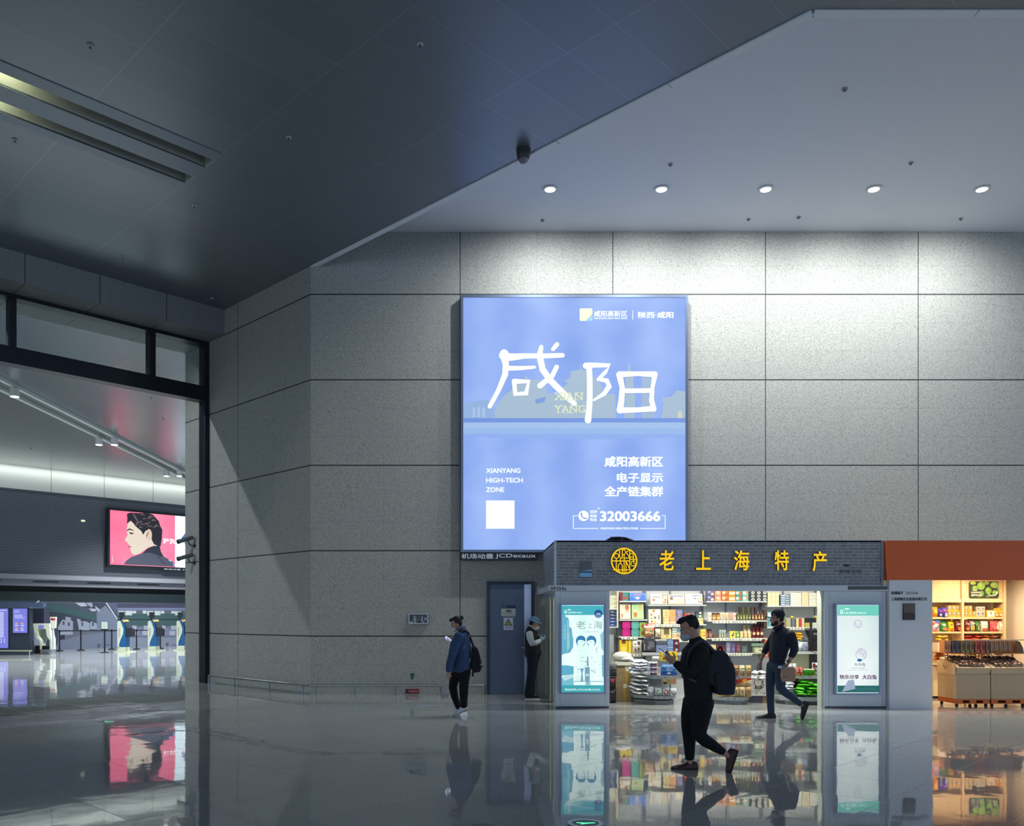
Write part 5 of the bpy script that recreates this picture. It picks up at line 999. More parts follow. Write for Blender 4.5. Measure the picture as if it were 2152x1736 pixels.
row(5, 1553.5, 1581.5, .4, 'tall dark bottle box in the back row', 'behind the olive boxes', 'box', 28, YP+.13, q_, [(60, 44, 32), (78, 82, 40), (56, 46, 34), (76, 84, 44), (52, 36, 30)], depth=.06)
prod('box', 1586, 1591.5, 28, YP+.13, q_, (72, 30, 34), 'single tall maroon box behind the brown bottle boxes', depth=.06)
q_ = z[1341]; on = 'on the jar shelf'
row(2, 1480.5, 1496.5, .6, 'brown jar with round dark lid', on, 'jar', 19, YP, q_, (120, 70, 56), col2=(58, 30, 28), de=[R(.15, .1, .85, .5, (170, 120, 100))])
row(3, 1498, 1510, .5, 'small squat brown pot', on, 'jar', 7, YP, q_, (110, 84, 60), col2=(96, 70, 50))
row(3, 1511.5, 1526, .5, 'clear glass jar with silver lid', on, 'jar', 17, YP, q_, (150, 166, 160), col2=(176, 184, 184), de=[R(.2, .1, .8, .4, (186, 176, 140))], rough=.15)
row(2, 1526.5, 1532.5, .3, 'thin glass bottle', on, 'bottle', 13, YP, q_, (130, 150, 140), col2=(160, 160, 130))
prod('box', 1533.5, 1546, 14.5, YP-.005, q_, (206, 190, 60), 'yellow framed sign card standing on the jar shelf', [R(.12, .12, .88, .9, (224, 216, 130)), O(.3, .2, .7, .5, (70, 60, 30)), O(.45, .5, .8, .8, (110, 96, 40))], depth=.02, name='sign_card', cat='sign card')
prod('jar', 1547, 1554.5, 14, YP, q_, (120, 160, 70), 'leaf-green jar beside the yellow sign card', [R(.2, .2, .8, .6, (196, 206, 140))], col2=(150, 180, 90))
row(3, 1555.5, 1579.5, .5, 'cream jar with biscuit label', on, 'jar', 14, YP, q_, (206, 180, 130), col2=(216, 200, 160), de=[O(.2, .15, .8, .6, (226, 206, 160))])
row(2, 1562, 1577.5, .8, 'cream jar in the raised back row', on, 'jar', 13, YP+.13, q_+.125, (200, 176, 130), col2=(206, 190, 150), de=[R(.2, .1, .8, .5, (220, 206, 170))])
single('jar_riser', G().box(PX(1560, 0, YP+.11)[0], YP+.12, q_+.001, PX(1604, 0, YP+.11)[0], YP+.3, q_+.124, mat((190, 194, 198), .3)), 'low pale riser under the back row of jars', 'riser')
row(3, 1581, 1605, .7, 'maroon bottle with round cream label', on, 'bottle', 22, YP, q_, (96, 26, 30), col2=(70, 16, 22), de=[O(.1, .28, .9, .56, (222, 196, 150))])
row(3, 1582.5, 1603, .7, 'maroon bottle in the raised back row', on, 'bottle', 22, YP+.14, q_+.125, (88, 22, 28), col2=(66, 14, 20), de=[R(.2, .2, .8, .4, (150, 60, 50))])
q_ = z[1372.5]; on = 'on the lowest wall shelf'
for i in range(4): prod('box', 1487.5, 1505, 4.2, YP, q_+4.3*i*YP/F, (206, 196, 150), 'flat cream packet, '+('lowest', 'second', 'third', 'topmost')[i]+' of the pile above the backpack', None, 'flat cream packets', depth=.12)
for i in range(2): prod('box', 1507, 1525, 8, YP, q_+8.2*i*YP/F, [(150, 60, 40), (110, 40, 60)][i], ('rust-red', 'plum')[i]+' flat packet beside the cream pile', [R(.4, .2, .95, .8, (90, 40, 60))], 'flat red packets lower shelf', depth=.1)
for p0, p1, h, c, n_ in ((1526, 1535.5, 24, (110, 116, 140), 'grey-blue'), (1536.5, 1546, 22, (84, 74, 110), 'violet'), (1547, 1557, 21, (94, 56, 66), 'plum-brown'), (1558, 1571.5, 16, (70, 84, 90), 'dark teal')):
    prod('gift_box', p0, p1, h, YP, q_, c, n_+' upright box with pale lettering panel '+on, [R(.2, .15, .8, .5, tuple(min(255, x+36) for x in c)), R(.3, .6, .7, .7, tuple(min(255, x+50) for x in c))], depth=.06)
prod('gift_box', 1585, 1607, 14, YP-.06, q_-.02, (150, 160, 116), 'sage green box with a cream panel at the shelf end by the capped man', [R(.08, .15, .92, .85, (206, 206, 176)), R(.45, .5, .7, .65, (70, 80, 60))], depth=.1)
prod('gift_box', 1580, 1605, 6, YP, q_+14*YP/F, (116, 146, 126), 'flat green box lying on the sage box', depth=.08)
for i in range(5): prod('box', 1606.5, 1619.5, 8.2, YP-.02, q_-.09+8.4*i*YP/F, (186, 92, 66), 'coral packet, '+('lowest', 'second', 'third', 'fourth', 'topmost')[i]+' of the column behind the capped man', [O(.2, .2, .5, .8, (222, 196, 180)), O(.55, .2, .85, .8, (150, 50, 40))], 'coral packets', depth=.1)
# ---- counter bay on the right
u, z = unit('white wall shelves above the till, loaded with cartons', 1612, 1731, YS, [(1273, 1613, 1731), (1318, 1613, 1731, 1660, 1690)], uprights=(1660,))
q_ = z[1273]
row(3, 1613.5, 1637, .4, 'tall cream carton', 'at the end of the packet wall', 'carton', 27.5, YP, q_, (214, 206, 168), depth=.2, de=[R(.05, .3, .95, .32, (180, 172, 130)), R(.05, .62, .95, .64, (180, 172, 130))])
for i in range(5): prod('box', 1640.5, 1660.5, 4.4, YP, q_+4.6*i*YP/F, (92, 120, 150), 'blue-striped flat packet, '+('lowest', 'second', 'third', 'fourth', 'topmost')[i]+' of the pile between cream cartons', [R(.05, .35, .45, .85, (206, 214, 220)), R(.5, .2, .9, .5, (206, 214, 220))], 'blue-striped packets', depth=.15)
for i in range(6): prod('box', 1661.5, 1684, 4.2, YP, q_+4.5*i*YP/F, (226, 226, 212), 'flat white packet, '+('lowest', 'second', 'third', 'fourth', 'fifth', 'topmost')[i]+' of the white pile above the till', None, 'flat white packets', depth=.15)
prod('carton', 1685, 1699, 28, YP, q_, (216, 208, 170), 'plain cream carton between the white packets and white cubes', depth=.2)
for i in range(2):
    for j in range(2): prod('carton', 1700+15.5*j, 1715+15.5*j, 13.4, YP, q_+13.6*i*YP/F, (222, 220, 208), ('lower', 'upper')[i]+' white cube carton, '+('next to the cream carton', 'against the kiosk pillar')[j], [R(0, .45, 1, .47, (190, 190, 176))], 'white cube cartons', depth=.2)
q_ = z[1318]
prod('gift_box', 1605.5, 1611.5, 36, YP, q_, (70, 52, 40), 'tall dark brown box half behind the cap', depth=.1)
prod('gift_box', 1612.5, 1627, 32, YP, q_, (120, 168, 176), 'tall pale blue box half behind the cap', [R(.1, .7, .9, .9, (200, 216, 214)), R(.1, .1, .3, .6, (80, 130, 140))], depth=.1)
for j, (p0, p1, c) in enumerate(((1652, 1662, (150, 146, 110)), (1663, 1671, (84, 92, 110)), (1673, 1679, (206, 186, 130)), (1679.5, 1684.5, (166, 40, 66)), (1685, 1691, (206, 190, 136)))):
    for i in range(4): prod('box', p0, p1, 4.4, YP, q_+4.5*i*YP/F, c, ('lowest', 'second', 'third', 'topmost')[i]+' '+('khaki', 'slate', 'sand', 'crimson', 'wheat')[j]+' packet in its column behind the till', [O(.2, .2, .8, .8, tuple(min(255, x+36) for x in c))], 'small packet columns by the till', depth=.1)
prod('bag', 1661.5, 1668.5, 5, YP+.02, q_+18.3*YP/F, (216, 180, 30), 'small yellow bag on top of the slate packets', depth=.05)
for i, p0 in enumerate((1692.5, 1699)): prod('gift_box', p0, p0+6, (10, 8)[i], YP, q_, (186, 180, 84), ('yellow-green', 'pale lime')[i]+' packet behind the pole display', depth=.08)
prod('carton', 1708, 1722, 15, YP, q_, (206, 206, 200), 'white carton with round print behind the pole display', [O(.6, .1, .95, .4, (120, 100, 130))]); prod('carton', 1713, 1728, 9, YP+.03, q_+15.2*YP/F, (196, 190, 130), 'straw carton stacked on the white one', None)
prod('carton', 1723, 1731, 14, YP, q_, (222, 218, 200), 'cream carton against the pillar on the till shelf')
# ---- cartons and sacks in the corner
Yc = 16.35; zc = 0
ct = (150, 128, 92)
for i in range(4):
    hh = (17, 21, 20, 17)[i]; px = (1294, 1293, 1297, 1296)[i]
    o = prod('carton', px, px+33, hh, Yc, zc, ct, 'brown cardboard carton, '+('lowest', 'second', 'third', 'topmost')[i]+' of the stack inside the kiosk entrance', [R(.52, 0, .66, 1, (186, 150, 50))]+([R(.52, .55, .74, .95, (206, 214, 190))] if i in (1, 3) else []), 'stacked cardboard cartons', depth=.5); zc += hh*Yc/F+.002
prod('carton', 1293, 1326, 7.5, Yc-.02, zc, (222, 222, 212), 'shallow white tray on the cardboard stack', depth=.45, name='tray', cat='tray')
ge = G(); zt_ = zc+8*Yc/F
ge.ell((PX(1311, 0, Yc)[0], Yc+.2, zt_+.09), (.19, .2, .10), cm((206, 208, 204))); ge.ell((PX(1318, 0, Yc)[0], Yc+.16, zt_+.05), (.16, .2, .055), cm((206, 208, 204)))
single('sack', ge, 'plump white plastic sack on top of the cardboard stack', 'sack')
for i, (p0, p1, py, h, c, s_) in enumerate(((1282.5, 1292, 1478, 30, (34, 34, 42), 'black bag on the floor behind the kiosk pillar'), (1282, 1291, 1447, 24, (46, 34, 44), 'dark bag with a pink patch hanging behind the pillar'), (1282, 1293, 1422, 26, (52, 56, 66), 'charcoal bag hanging above the pink-patched one'))):
    Yb = 16.1; sk = G(); fr = Fr((PX((p0+p1)/2, 0, Yb)[0], Yb, 0 if i == 0 else PX(0, py, Yb)[1]), (1, 0, 0), (0, 0, 1)); sack(sk, (p1-p0)*Yb/F+.06, h*Yb/F, .14, cm(c), fr, None, 1)
    if i == 1: deco(sk, -.04, 0, .05, h*Yb/F, fr, [R(.1, .6, .7, .9, (196, 60, 90))], .075)
    single('holdall_bag', sk, s_, 'bag', 'dark bags behind the pillar')
b = G(); xh = PX(1290, 0, 16.25)[0]; b.box(xh-.13, 16.16, 0, xh-.10, 16.24, 1.1, cm((90, 94, 104))); single('bag_rack', b, 'slim grey rack post that the dark bags hang on', 'rack')
Ys_ = 17.0
for i in range(5): prod('box', 1281.5, 1299.5, 6.6, Ys_, PX(0, 1317, Ys_)[1]+6.8*i*Ys_/F, [(30, 52, 110), (40, 66, 128), (34, 46, 84), (28, 40, 78), (26, 36, 70)][i], ('lowest', 'second', 'third', 'fourth', 'topmost')[i]+' navy packet in the side shelf beside the turquoise poster', [R(.1, .4, .5, .7, (150, 166, 196)), R(.6, .3, .9, .5, (110, 130, 170))], 'navy side shelf packets', depth=.15)
for i in range(3): prod('box', 1281.5, 1299.5, 9, Ys_, PX(0, 1279, Ys_)[1]+9.2*i*Ys_/F, (196, 196, 176), ('lowest', 'middle', 'topmost')[i]+' cream packet above the navy packets in the side shelf', [R(.5, .1, .9, .3, (150, 150, 140))], 'cream side shelf packets', depth=.15)
t = thing('side_shelf', 'narrow white side shelf just inside the kiosk pillar', 'shelf unit', (PX(1291, 0, 17)[0], 17.1, 0)); a0, a1 = PX(1279, 0, 17)[0], PX(1299, 0, 17)[0]
obj('upright', G().box(a1-.03, 16.97, PX(0, 1319, 17)[1], a1, 17.3, 2.4, mat((206, 204, 176), .4)), t)
for py in (1279, 1317): z_ = PX(0, py, 17)[1]; obj('shelf', G().box(a0, 16.97, z_-.02, a1-.03, 17.3, z_, M_shelf), t)
obj('locker', G().box(a0+.01, 17.05, 0, a1-.08, 17.38, 1.28, mat((150, 158, 160), .4)), t); obj('locker_handle', G().box(a0+.08, 17.03, .85, a0+.11, 17.05, .95, M_steel), t)
# ---- front gondolas
def gondola(label, px0, px1, Yg, trays, chamf=.16):
    a0, a1 = PX(px0, 0, Yg)[0], PX(px1, 0, Yg)[0]; t = thing('display_gondola', label, 'display stand', ((a0+a1)/2, Yg+.4, 0), 'low display stands in the kiosk'); gm = mat((150, 156, 160), .4, .3); zs = []
    pl = lambda g_: [(a0-g_, Yg+.85), (a1+g_, Yg+.85), (a1+g_, Yg+chamf-g_), (a1+g_-chamf, Yg-g_), (a0-g_+chamf*2, Yg-g_), (a0-g_, Yg+chamf*2-g_)][::-1]
    pl = lambda g_: [(a0-g_, Yg+chamf*2-g_), (a0-g_+chamf*2, Yg-g_), (a1+g_-chamf, Yg-g_), (a1+g_, Yg+chamf-g_), (a1+g_, Yg+.85), (a0-g_, Yg+.85)]
    obj('plinth', G().prism(pl(-.025), .0, .079, mat((112, 118, 124), .4), ID), t); obj('back_panel', G().box(a0, Yg+.82, .11, a1, Yg+.85, .66, mat((168, 176, 184), .5)), t)
    for py, g_ in trays:
        z_ = PX(0, py, Yg-g_)[1]; tr = obj('tray', G().prism(pl(g_), z_-.06, z_, gm, ID), t); zs.append(z_)
        e = G(); k = a0+.25
        while k < a1-.2: e.rect(k, z_-.048, k+.03, z_-.012, M_tag, FY(Yg-g_), .002); k += .12
        obj('price_strip', e, tr)
    return t, zs
def heap(n, x0, x1, y0, y1, z0, hgt, cols, w, h, label, group, seed, name='sweet_bag', band=None):
    """soft bags tossed on one another: each a thing of its own"""
    rnd = random.Random(seed); protos = []
    for c in cols:
        ge = G(); sack(ge, w, h, .045, cm(c, .45), Fr((0, -h/2, .0225), (1, 0, 0), (0, 1, 0)), cm(tuple(min(255, q_+28) for q_ in c), .45), 1)
        if band: deco(ge, -w/2, -h/2, w/2, h/2, Fr((0, 0, .0225), (1, 0, 0), (0, 1, 0)), [(q[0], q[1], q[2], q[3], q[4], q[5]) for q in band], .022)
        protos.append(mesh(name, ge, (0, 0, 0)))
    nx = max(1, int((x1-x0+.03)/(w*1.0))); ny = max(1, int((y1-y0+.03)/(h*.98))); per = nx*ny
    for i in range(n):
        k = i//per; sl_ = i % per; o = D.objects.new(name, protos[i % len(protos)]); C.objects.link(o); sh = 1-.10*k
        cx_, cy_ = ((sl_ % nx)+.5)/nx-.5, ((sl_//nx)+.5)/ny-.5
        o.location = ((x0+x1)/2+cx_*(x1-x0)*sh+rnd.uniform(-.02, .02), (y0+y1)/2+cy_*(y1-y0)*sh+rnd.uniform(-.02, .02), z0+.042+k*max(.049, hgt/max(1, (n-1)//per)))
        o.rotation_euler = (rnd.uniform(.04, .26), rnd.uniform(-.16, .16), rnd.uniform(-.7, .7)); tag(o, label, name.replace('_', ' '), group)
Yg = 15.72
t, zs = gondola('rounded grey display stand inside the entrance, heaped with white sweet bags', 1340, 1424, Yg, [(1463, .0), (1420, .02)])
X_ = lambda px, Y=Yg: PX(px, 0, Y)[0]
heap(18, X_(1328), X_(1366), Yg+.0, Yg+.5, zs[1], .20, [(206, 212, 220), (196, 204, 222), (216, 218, 218)], .15, .20, 'white and blue sweet bag in the heap on the upper tray', 'white and blue sweet bag heap', 21, band=[('r', .2, .3, .8, .45, (40, 60, 130)), ('o', .3, .55, .7, .8, (60, 80, 150))])
heap(20, X_(1330), X_(1368), Yg-.05, Yg+.45, zs[0], .30, [(206, 210, 212), (212, 214, 214), (198, 202, 206)], .16, .21, 'white sweet bag with black print in the heap on the lower tray', 'black-printed sweet bag heap', 22, band=[('r', .15, .2, .85, .27, (30, 34, 46)), ('o', .3, .4, .8, .7, (46, 50, 64))])
for i in range(3): prod('bag', 1361.5, 1382, 9.5, Yg+.06, zs[1]+9.6*i*Yg/F, (206, 206, 216), 'white pack with a red and navy panel, '+('lowest', 'middle', 'topmost')[i]+' of the stack beside the blue bag', [R(.2, .2, .75, .8, (30, 36, 90)), R(.6, .2, .85, .8, (170, 24, 44))], 'red and navy panel packs', depth=.1, name='sweet_pack', cat='sweet pack')
prod('bag', 1370, 1386, 9, Yg+.2, zs[1]+30*Yg/F, (206, 210, 206), 'plain white pouch lying above the red and navy packs', name='pouch', cat='pouch')
prod('bag', 1388, 1422, 22.5, Yg+.08, zs[1], (46, 106, 176), 'large blue bag with a pale round emblem on the upper tray', [O(.3, .35, .75, .75, (150, 170, 214)), R(.0, .05, 1, .25, (24, 84, 166)), O(.35, .1, .6, .3, (196, 210, 226)), R(.02, .84, .98, .9, (214, 222, 230))], depth=.12)
for i in range(2): prod('gift_box', 1389+2*i, 1424, 8.5, Yg+.45, zs[1]+(23+8.8*i)*Yg/F*.2+.21+8.8*i*Yg/F, (214, 186, 40), 'yellow box, '+('lower', 'upper')[i]+' of two lying behind the blue bag', [R(.1, .3, .4, .8, (110, 66, 30))], 'yellow boxes behind the blue bag', depth=.2)
for i, (p0, p1, c, n_) in enumerate(((1358.5, 1374.5, (96, 100, 112), 'grey ring'), (1375.5, 1390.5, (90, 160, 70), 'green wave'), (1391.5, 1406, (150, 26, 46), 'red panel'), (1407, 1422, (130, 36, 70), 'red and blue arc'))):
    prod('bag', p0, p1, 19-i, Yg+.04, zs[0]+.005, (200, 204, 210), 'white rolled bag with a '+n_+' print on the lower tray', [O(.15, .1, .85, .75, c), O(.32, .2, .68, .6, (196, 196, 200))], 'rolled bags on the lower tray', depth=.12, name='sweet_bag', cat='sweet bag')
prod('gift_box', 1389, 1421, 17, Yg+.35, zs[0]+.19, (206, 180, 120), 'shiny gold foil gift pack behind the rolled bags', [O(.1, .3, .35, .8, (240, 226, 170)), O(.5, .3, .8, .9, (226, 196, 90)), R(.8, .1, 1, .9, (206, 130, 110)), O(.15, .0, .4, .3, (90, 50, 40))], rough=.15, depth=.05)
t, zs = gondola('rounded grey display stand behind the man in black, holding kraft packs', 1500, 1580, Yg, [(1466, .0), (1421.5, -.1)])
Yk_ = Yg+.14
row(3, 1539, 1579, .8, 'kraft paper snack pack with clear window', 'on the tray beside the backpack', 'bag', 23, Yk_, zs[1], [(160, 112, 70), (196, 186, 150), (190, 166, 110)], depth=.09, de=[R(.2, .05, .8, .45, (130, 84, 52)), R(.4, .5, .5, .75, (110, 70, 44))])
prod('gift_box', 1541, 1578, 19, Yg+.55, zs[0]+.14, (160, 34, 28), 'wide red gift box with a yellow emblem behind the kraft packs', [O(.5, .5, .8, .95, (216, 150, 40)), R(.1, .2, .4, .6, (186, 56, 40))], depth=.1)
row(3, 1539, 1579, .6, 'kraft paper sweet pack', 'on the lowest tray beside the backpack', 'bag', 21, Yg+.08, zs[0], [(176, 150, 100), (190, 166, 116), (166, 134, 90)], depth=.1, de=[R(.4, .3, .6, .6, (120, 90, 60))])
for i in range(3): prod('bag', 1541+12*i, 1556+12*i, 9, Yg+.22, zs[0]+.16+.02*i, (196, 176, 130), 'small kraft pack, '+ORD[i]+' of three thrown on top of the kraft row', None, 'loose kraft packs', depth=.08, tilt=.5)
prod('bag', 1505, 1537, 24, Yg+.2, zs[1], (196, 188, 150), 'wide pale snack bag half behind the backpack on the upper tray', depth=.12); prod('bag', 1505, 1536, 24, Yg+.15, zs[0], (186, 160, 110), 'wide kraft bag half behind the backpack on the lower tray', depth=.12)
# floral bag on its dark box
Yb = 16.1; hb = 15.5*Yb/F; zb_ = 15*Yb/F
prod('carton', 1579.5, 1602, 15, Yb, 0, (66, 66, 78), 'dark grey box on the floor under the flowered bag', depth=.3); prod('carton', 1602.5, 1616, 15, Yb, 0, (140, 112, 78), 'small brown carton on the floor beside the dark grey box', depth=.3)
single('shelf_plank', G().box(PX(1577, 0, Yb)[0], Yb-.02, zb_+.001, PX(1616, 0, Yb)[0], Yb+.34, zb_+.02, M_shelf), 'white plank carrying the flowered bag', 'plank')
a0, a1 = PX(1578, 0, Yb)[0], PX(1609, 0, Yb)[0]; fr = FY(Yb); h0, h1 = zb_+.021, zb_+.021+29*Yb/F
t = thing('gift_bag', 'flowered black and white gift bag with dark handles between the stands', 'gift bag', ((a0+a1)/2, Yb+.1, h0)); obj('body', G().box(a0, h0, -.2, a1, h1, 0, mat((214, 208, 204), .5), fr), t)
e = G(); rnd = random.Random(8)
for i in range(70):
    x, y, r = rnd.uniform(a0+.012, a1-.012), rnd.uniform(h0+.012, h1-.012), rnd.uniform(.004, .012); e.disc(x, y, r, r*rnd.uniform(.5, 1), cm(rnd.choice([(40, 36, 44), (90, 76, 80), (120, 100, 100)])), fr, .0015+.00001*i, 7)
obj('flower_print', e, t); m_ = (a0+a1)/2; obj('label_plate', G().box(m_-.06, (h0+h1)/2-.02, .004, m_+.06, (h0+h1)/2+.035, .008, cm((30, 28, 26)), fr).rect(m_-.04, (h0+h1)/2-.008, m_+.04, (h0+h1)/2+.024, cm((206, 196, 150)), fr, .009), t)
obj('handle', G().tube([fr(m_-.09, h1, .004), fr(m_-.05, h1-.10, .012), fr(m_-.03, h1-.12, .012), fr(m_+.03, h1-.12, .012), fr(m_+.05, h1-.10, .012), fr(m_+.09, h1, .004)], .005, cm((40, 36, 36)), 6), t)
heap(8, a0+.05, PX(1617, 0, Yb)[0]+.05, Yb+.0, Yb+.3, h1+.0, .10, [(206, 208, 210)], .12, .16, 'white sweet bag with dark marks tossed above the flowered bag', 'white bags above the flowered bag', 31, band=[('o', .2, .3, .6, .6, (40, 40, 56))])
# ---- till counter
Yt = 16.15; a0, a1 = PX(1655, 0, Yt)[0], PX(1731, 0, Yt)[0]; zt_ = PX(0, 1369, Yt)[1]
t = thing('till_counter', 'pale till counter with shelves of green and red sweet bags below', 'counter', ((a0+a1)/2, Yt+.3, 0))
obj('top', G().box(a0, Yt, zt_-.05, a1, Yt+.6, zt_, mat((196, 204, 206), .35)), t); obj('front_panel', G().box(a0+.1, Yt+.2, .12, a1-.2, Yt+.22, zt_-.05, mat((190, 192, 160), .5)), t); obj('end_panel', G().box(a1-.2, Yt+.2, .1, a1, Yt+.25, zt_-.05, mat((60, 62, 72), .5)), t)
Yl = 15.75; z1_, z2_ = PX(0, 1421, Yl)[1], PX(0, 1466, Yl-.1)[1]; b0, b1 = PX(1655, 0, Yl)[0], PX(1729, 0, Yl)[0]
obj('shelf', G().prism([(b0, Yl+.2), (b0+.3, Yl), (b1, Yl), (b1, Yt+.2), (b0, Yt+.2)], z1_-.05, z1_, M_shelf, ID), t); obj('tray', G().prism([(b0-.1, Yl+.15), (b0+.2, Yl-.1), (b1, Yl-.1), (b1, Yt+.2), (b0-.1, Yt+.2)], z2_-.07, z2_, mat((150, 160, 166), .4), ID), t); obj('plinth', G().box(b0, Yl, 0, b1, Yt+.2, z2_-.07, mat((96, 102, 108), .4)), t)
for x in (1714, 1724): obj('cable', G().tube([(PX(x, 0, Yt)[0], Yt-.02, zt_-.01), (PX(x-8, 0, Yt)[0], Yt-.04, zt_-.08), (PX(x-3, 0, Yt)[0], Yt-.03, zt_-.14), (PX(x+6, 0, Yt)[0], Yt-.02, zt_-.05)], .008, M_black, 6), t)
Yx = Yl+.06
row(2, 1656, 1673.5, .4, 'white sweet bag with red swirls', 'on the counter shelf', 'bag', 26, Yx, z1_, (214, 216, 218), depth=.08, de=[O(.15, .25, .5, .5, (196, 60, 90)), O(.5, .35, .85, .6, (206, 80, 100))])
row(2, 1671, 1687.5, .3, 'red and white sweet bag with a green corner', 'on the counter shelf', 'bag', 18, Yx-.04, z1_, (206, 90, 80), depth=.08, de=[R(.5, 0, 1, .35, (110, 200, 40)), O(.2, .4, .8, .8, (226, 220, 214))])
row(6, 1688, 1711, .2, 'upright green sweet pack with white crimp', 'on the counter shelf', 'bag', 15, Yx-.04, z1_, (60, 150, 20), depth=.09, col2=(206, 220, 206))
for i in range(3): prod('bag', 1706, 1729, 9, Yx+.08, z1_+9*i*Yx/F, (196, 200, 206), 'white pouch with a red end, '+('lowest', 'middle', 'topmost')[i]+' of three beside the green packs', [R(0, .1, .22, .9, (150, 26, 46)), R(.3, .3, .9, .4, (150, 156, 170))], 'white pouches with red ends', depth=.12, name='pouch', cat='pouch')
heap(26, PX(1675, 0, Yl)[0], PX(1731, 0, Yl)[0], Yl-.06, Yl+.34, z2_, .22, [(76, 196, 30), (66, 182, 24), (84, 206, 40)], .17, .21, 'bright green sweet bag in the heap under the till', 'bright green sweet bag heap', 41)
heap(4, PX(1668, 0, Yl)[0], PX(1694, 0, Yl)[0], Yl+.12, Yl+.42, z2_+.12, .14, [(130, 24, 36)], .16, .21, 'dark red sweet bag behind the green heap', 'dark red sweet bag heap', 42, band=[('o', .3, .3, .7, .6, (206, 190, 190))])
heap(10, PX(1652, 0, Yl)[0], PX(1676, 0, Yl)[0], Yl-.0, Yl+.4, z2_, .18, [(206, 212, 220)], .15, .2, 'white and blue sweet bag in the heap behind the capped man\'s knee', 'white sweet bag heap by the knee', 43, band=[('o', .25, .3, .75, .6, (110, 130, 180))])
for i in range(5): prod('box', 1645, 1664, 4, 16.4, .33+4.2*i*16.3/F, (46, 96, 84), 'dark green flat packet, '+('lowest', 'second', 'third', 'fourth', 'topmost')[i]+' of the pile behind the capped man\'s thigh', [R(0, .7, 1, .95, (130, 166, 156))], 'dark green flat packets', depth=.2)
b = G().box(PX(1640, 0, 16.3)[0], 16.38, 0, PX(1666, 0, 16.3)[0], 16.66, .328, mat((120, 124, 130), .5)); single('storage_box', b, 'grey storage box on the floor under the dark green packets', 'box')
# till things
t = thing('till_terminal', 'black till terminal with tilted monitor beside the kiosk pillar', 'till', (PX(1712, 0, Yt+.2)[0], Yt+.2, zt_)); fr = FY(Yt+.16); q3 = lambda px, py: PX(px, py, Yt+.16)
obj('monitor', G().prism([q3(1692.5, 1325), q3(1731, 1324), q3(1731, 1351), q3(1702, 1350)][::-1], -.05, 0, mat((26, 28, 36), .25), fr), t); obj('base', G().prism([q3(1701, 1347), q3(1729, 1347), q3(1731, 1368.8), q3(1697, 1368.8)][::-1], -.28, .06, mat((30, 28, 30), .4), fr), t); obj('badge', G().rect(*q3(1709, 1334), *q3(1718, 1330), mat((110, 116, 126), .4), fr, .002), t)
t = thing('customer_display', 'black pole display standing before the till monitor', 'display', (PX(1704, 0, Yt+.06)[0], Yt+.06, zt_)); fr = FY(Yt+.06); q3 = lambda px, py: PX(px, py, Yt+.06); xm = q3(1704, 0)[0]
obj('foot', G().lathe([(.07, 0), (.07, .01), (.02, .025)], M_black, (xm, Yt+.06, zt_), 14), t); obj('pole', G().lathe([(.022, .01), (.022, q3(0, 1309)[1]-zt_+.02)], M_black, (xm, Yt+.06, zt_), 10), t); obj('head', G().box(*q3(1692, 1308.5), -.04, *q3(1714.5, 1298.5), .02, mat((24, 26, 32), .3), fr), t)
prod('bottle', 1668.5, 1674.5, 19, Yt+.05, zt_, (24, 96, 76), 'dark green pump bottle on the till counter', [R(0, .2, 1, .45, (46, 120, 100))], col2=(206, 210, 200))
ge = G(); sack(ge, .14, .17, .1, cm((206, 212, 216), .3), Fr((PX(1681, 0, Yt+.1)[0], Yt+.1, zt_), (1, 0, 0), (0, 0, 1)), None, 1); [ge.box(PX(1676+5*i, 0, Yt)[0], Yt+.07, zt_+.14, PX(1679+5*i, 0, Yt)[0], Yt+.1, zt_+.19, cm((206, 212, 216), .3)) for i in range(2)]; single('carrier_bag', ge, 'small white carrier bag with handles on the till counter', 'bag')
prod('bag', 1688, 1699, 20, Yt+.02, zt_, (130, 140, 164), 'grey-blue plastic bag slumped before the till', depth=.08, name='plastic_bag', cat='bag', tilt=.15)
heap(6, PX(1668, 0, YS)[0], PX(1683, 0, YS)[0], YS-.2, YS+.1, PX(0, 1349, YS)[1], .09, [(206, 150, 24), (196, 140, 20)], .10, .13, 'yellow snack bag in the small heap beside the till', 'yellow snack bag heap', 51, name='snack_bag')
single('snack_ledge', G().box(PX(1664, 0, YS)[0], YS-.22, PX(0, 1349, YS)[1]-.03, PX(1690, 0, YS)[0], YS+.34, PX(0, 1349, YS)[1], M_shelf), 'short white ledge carrying the yellow snack bags', 'ledge')
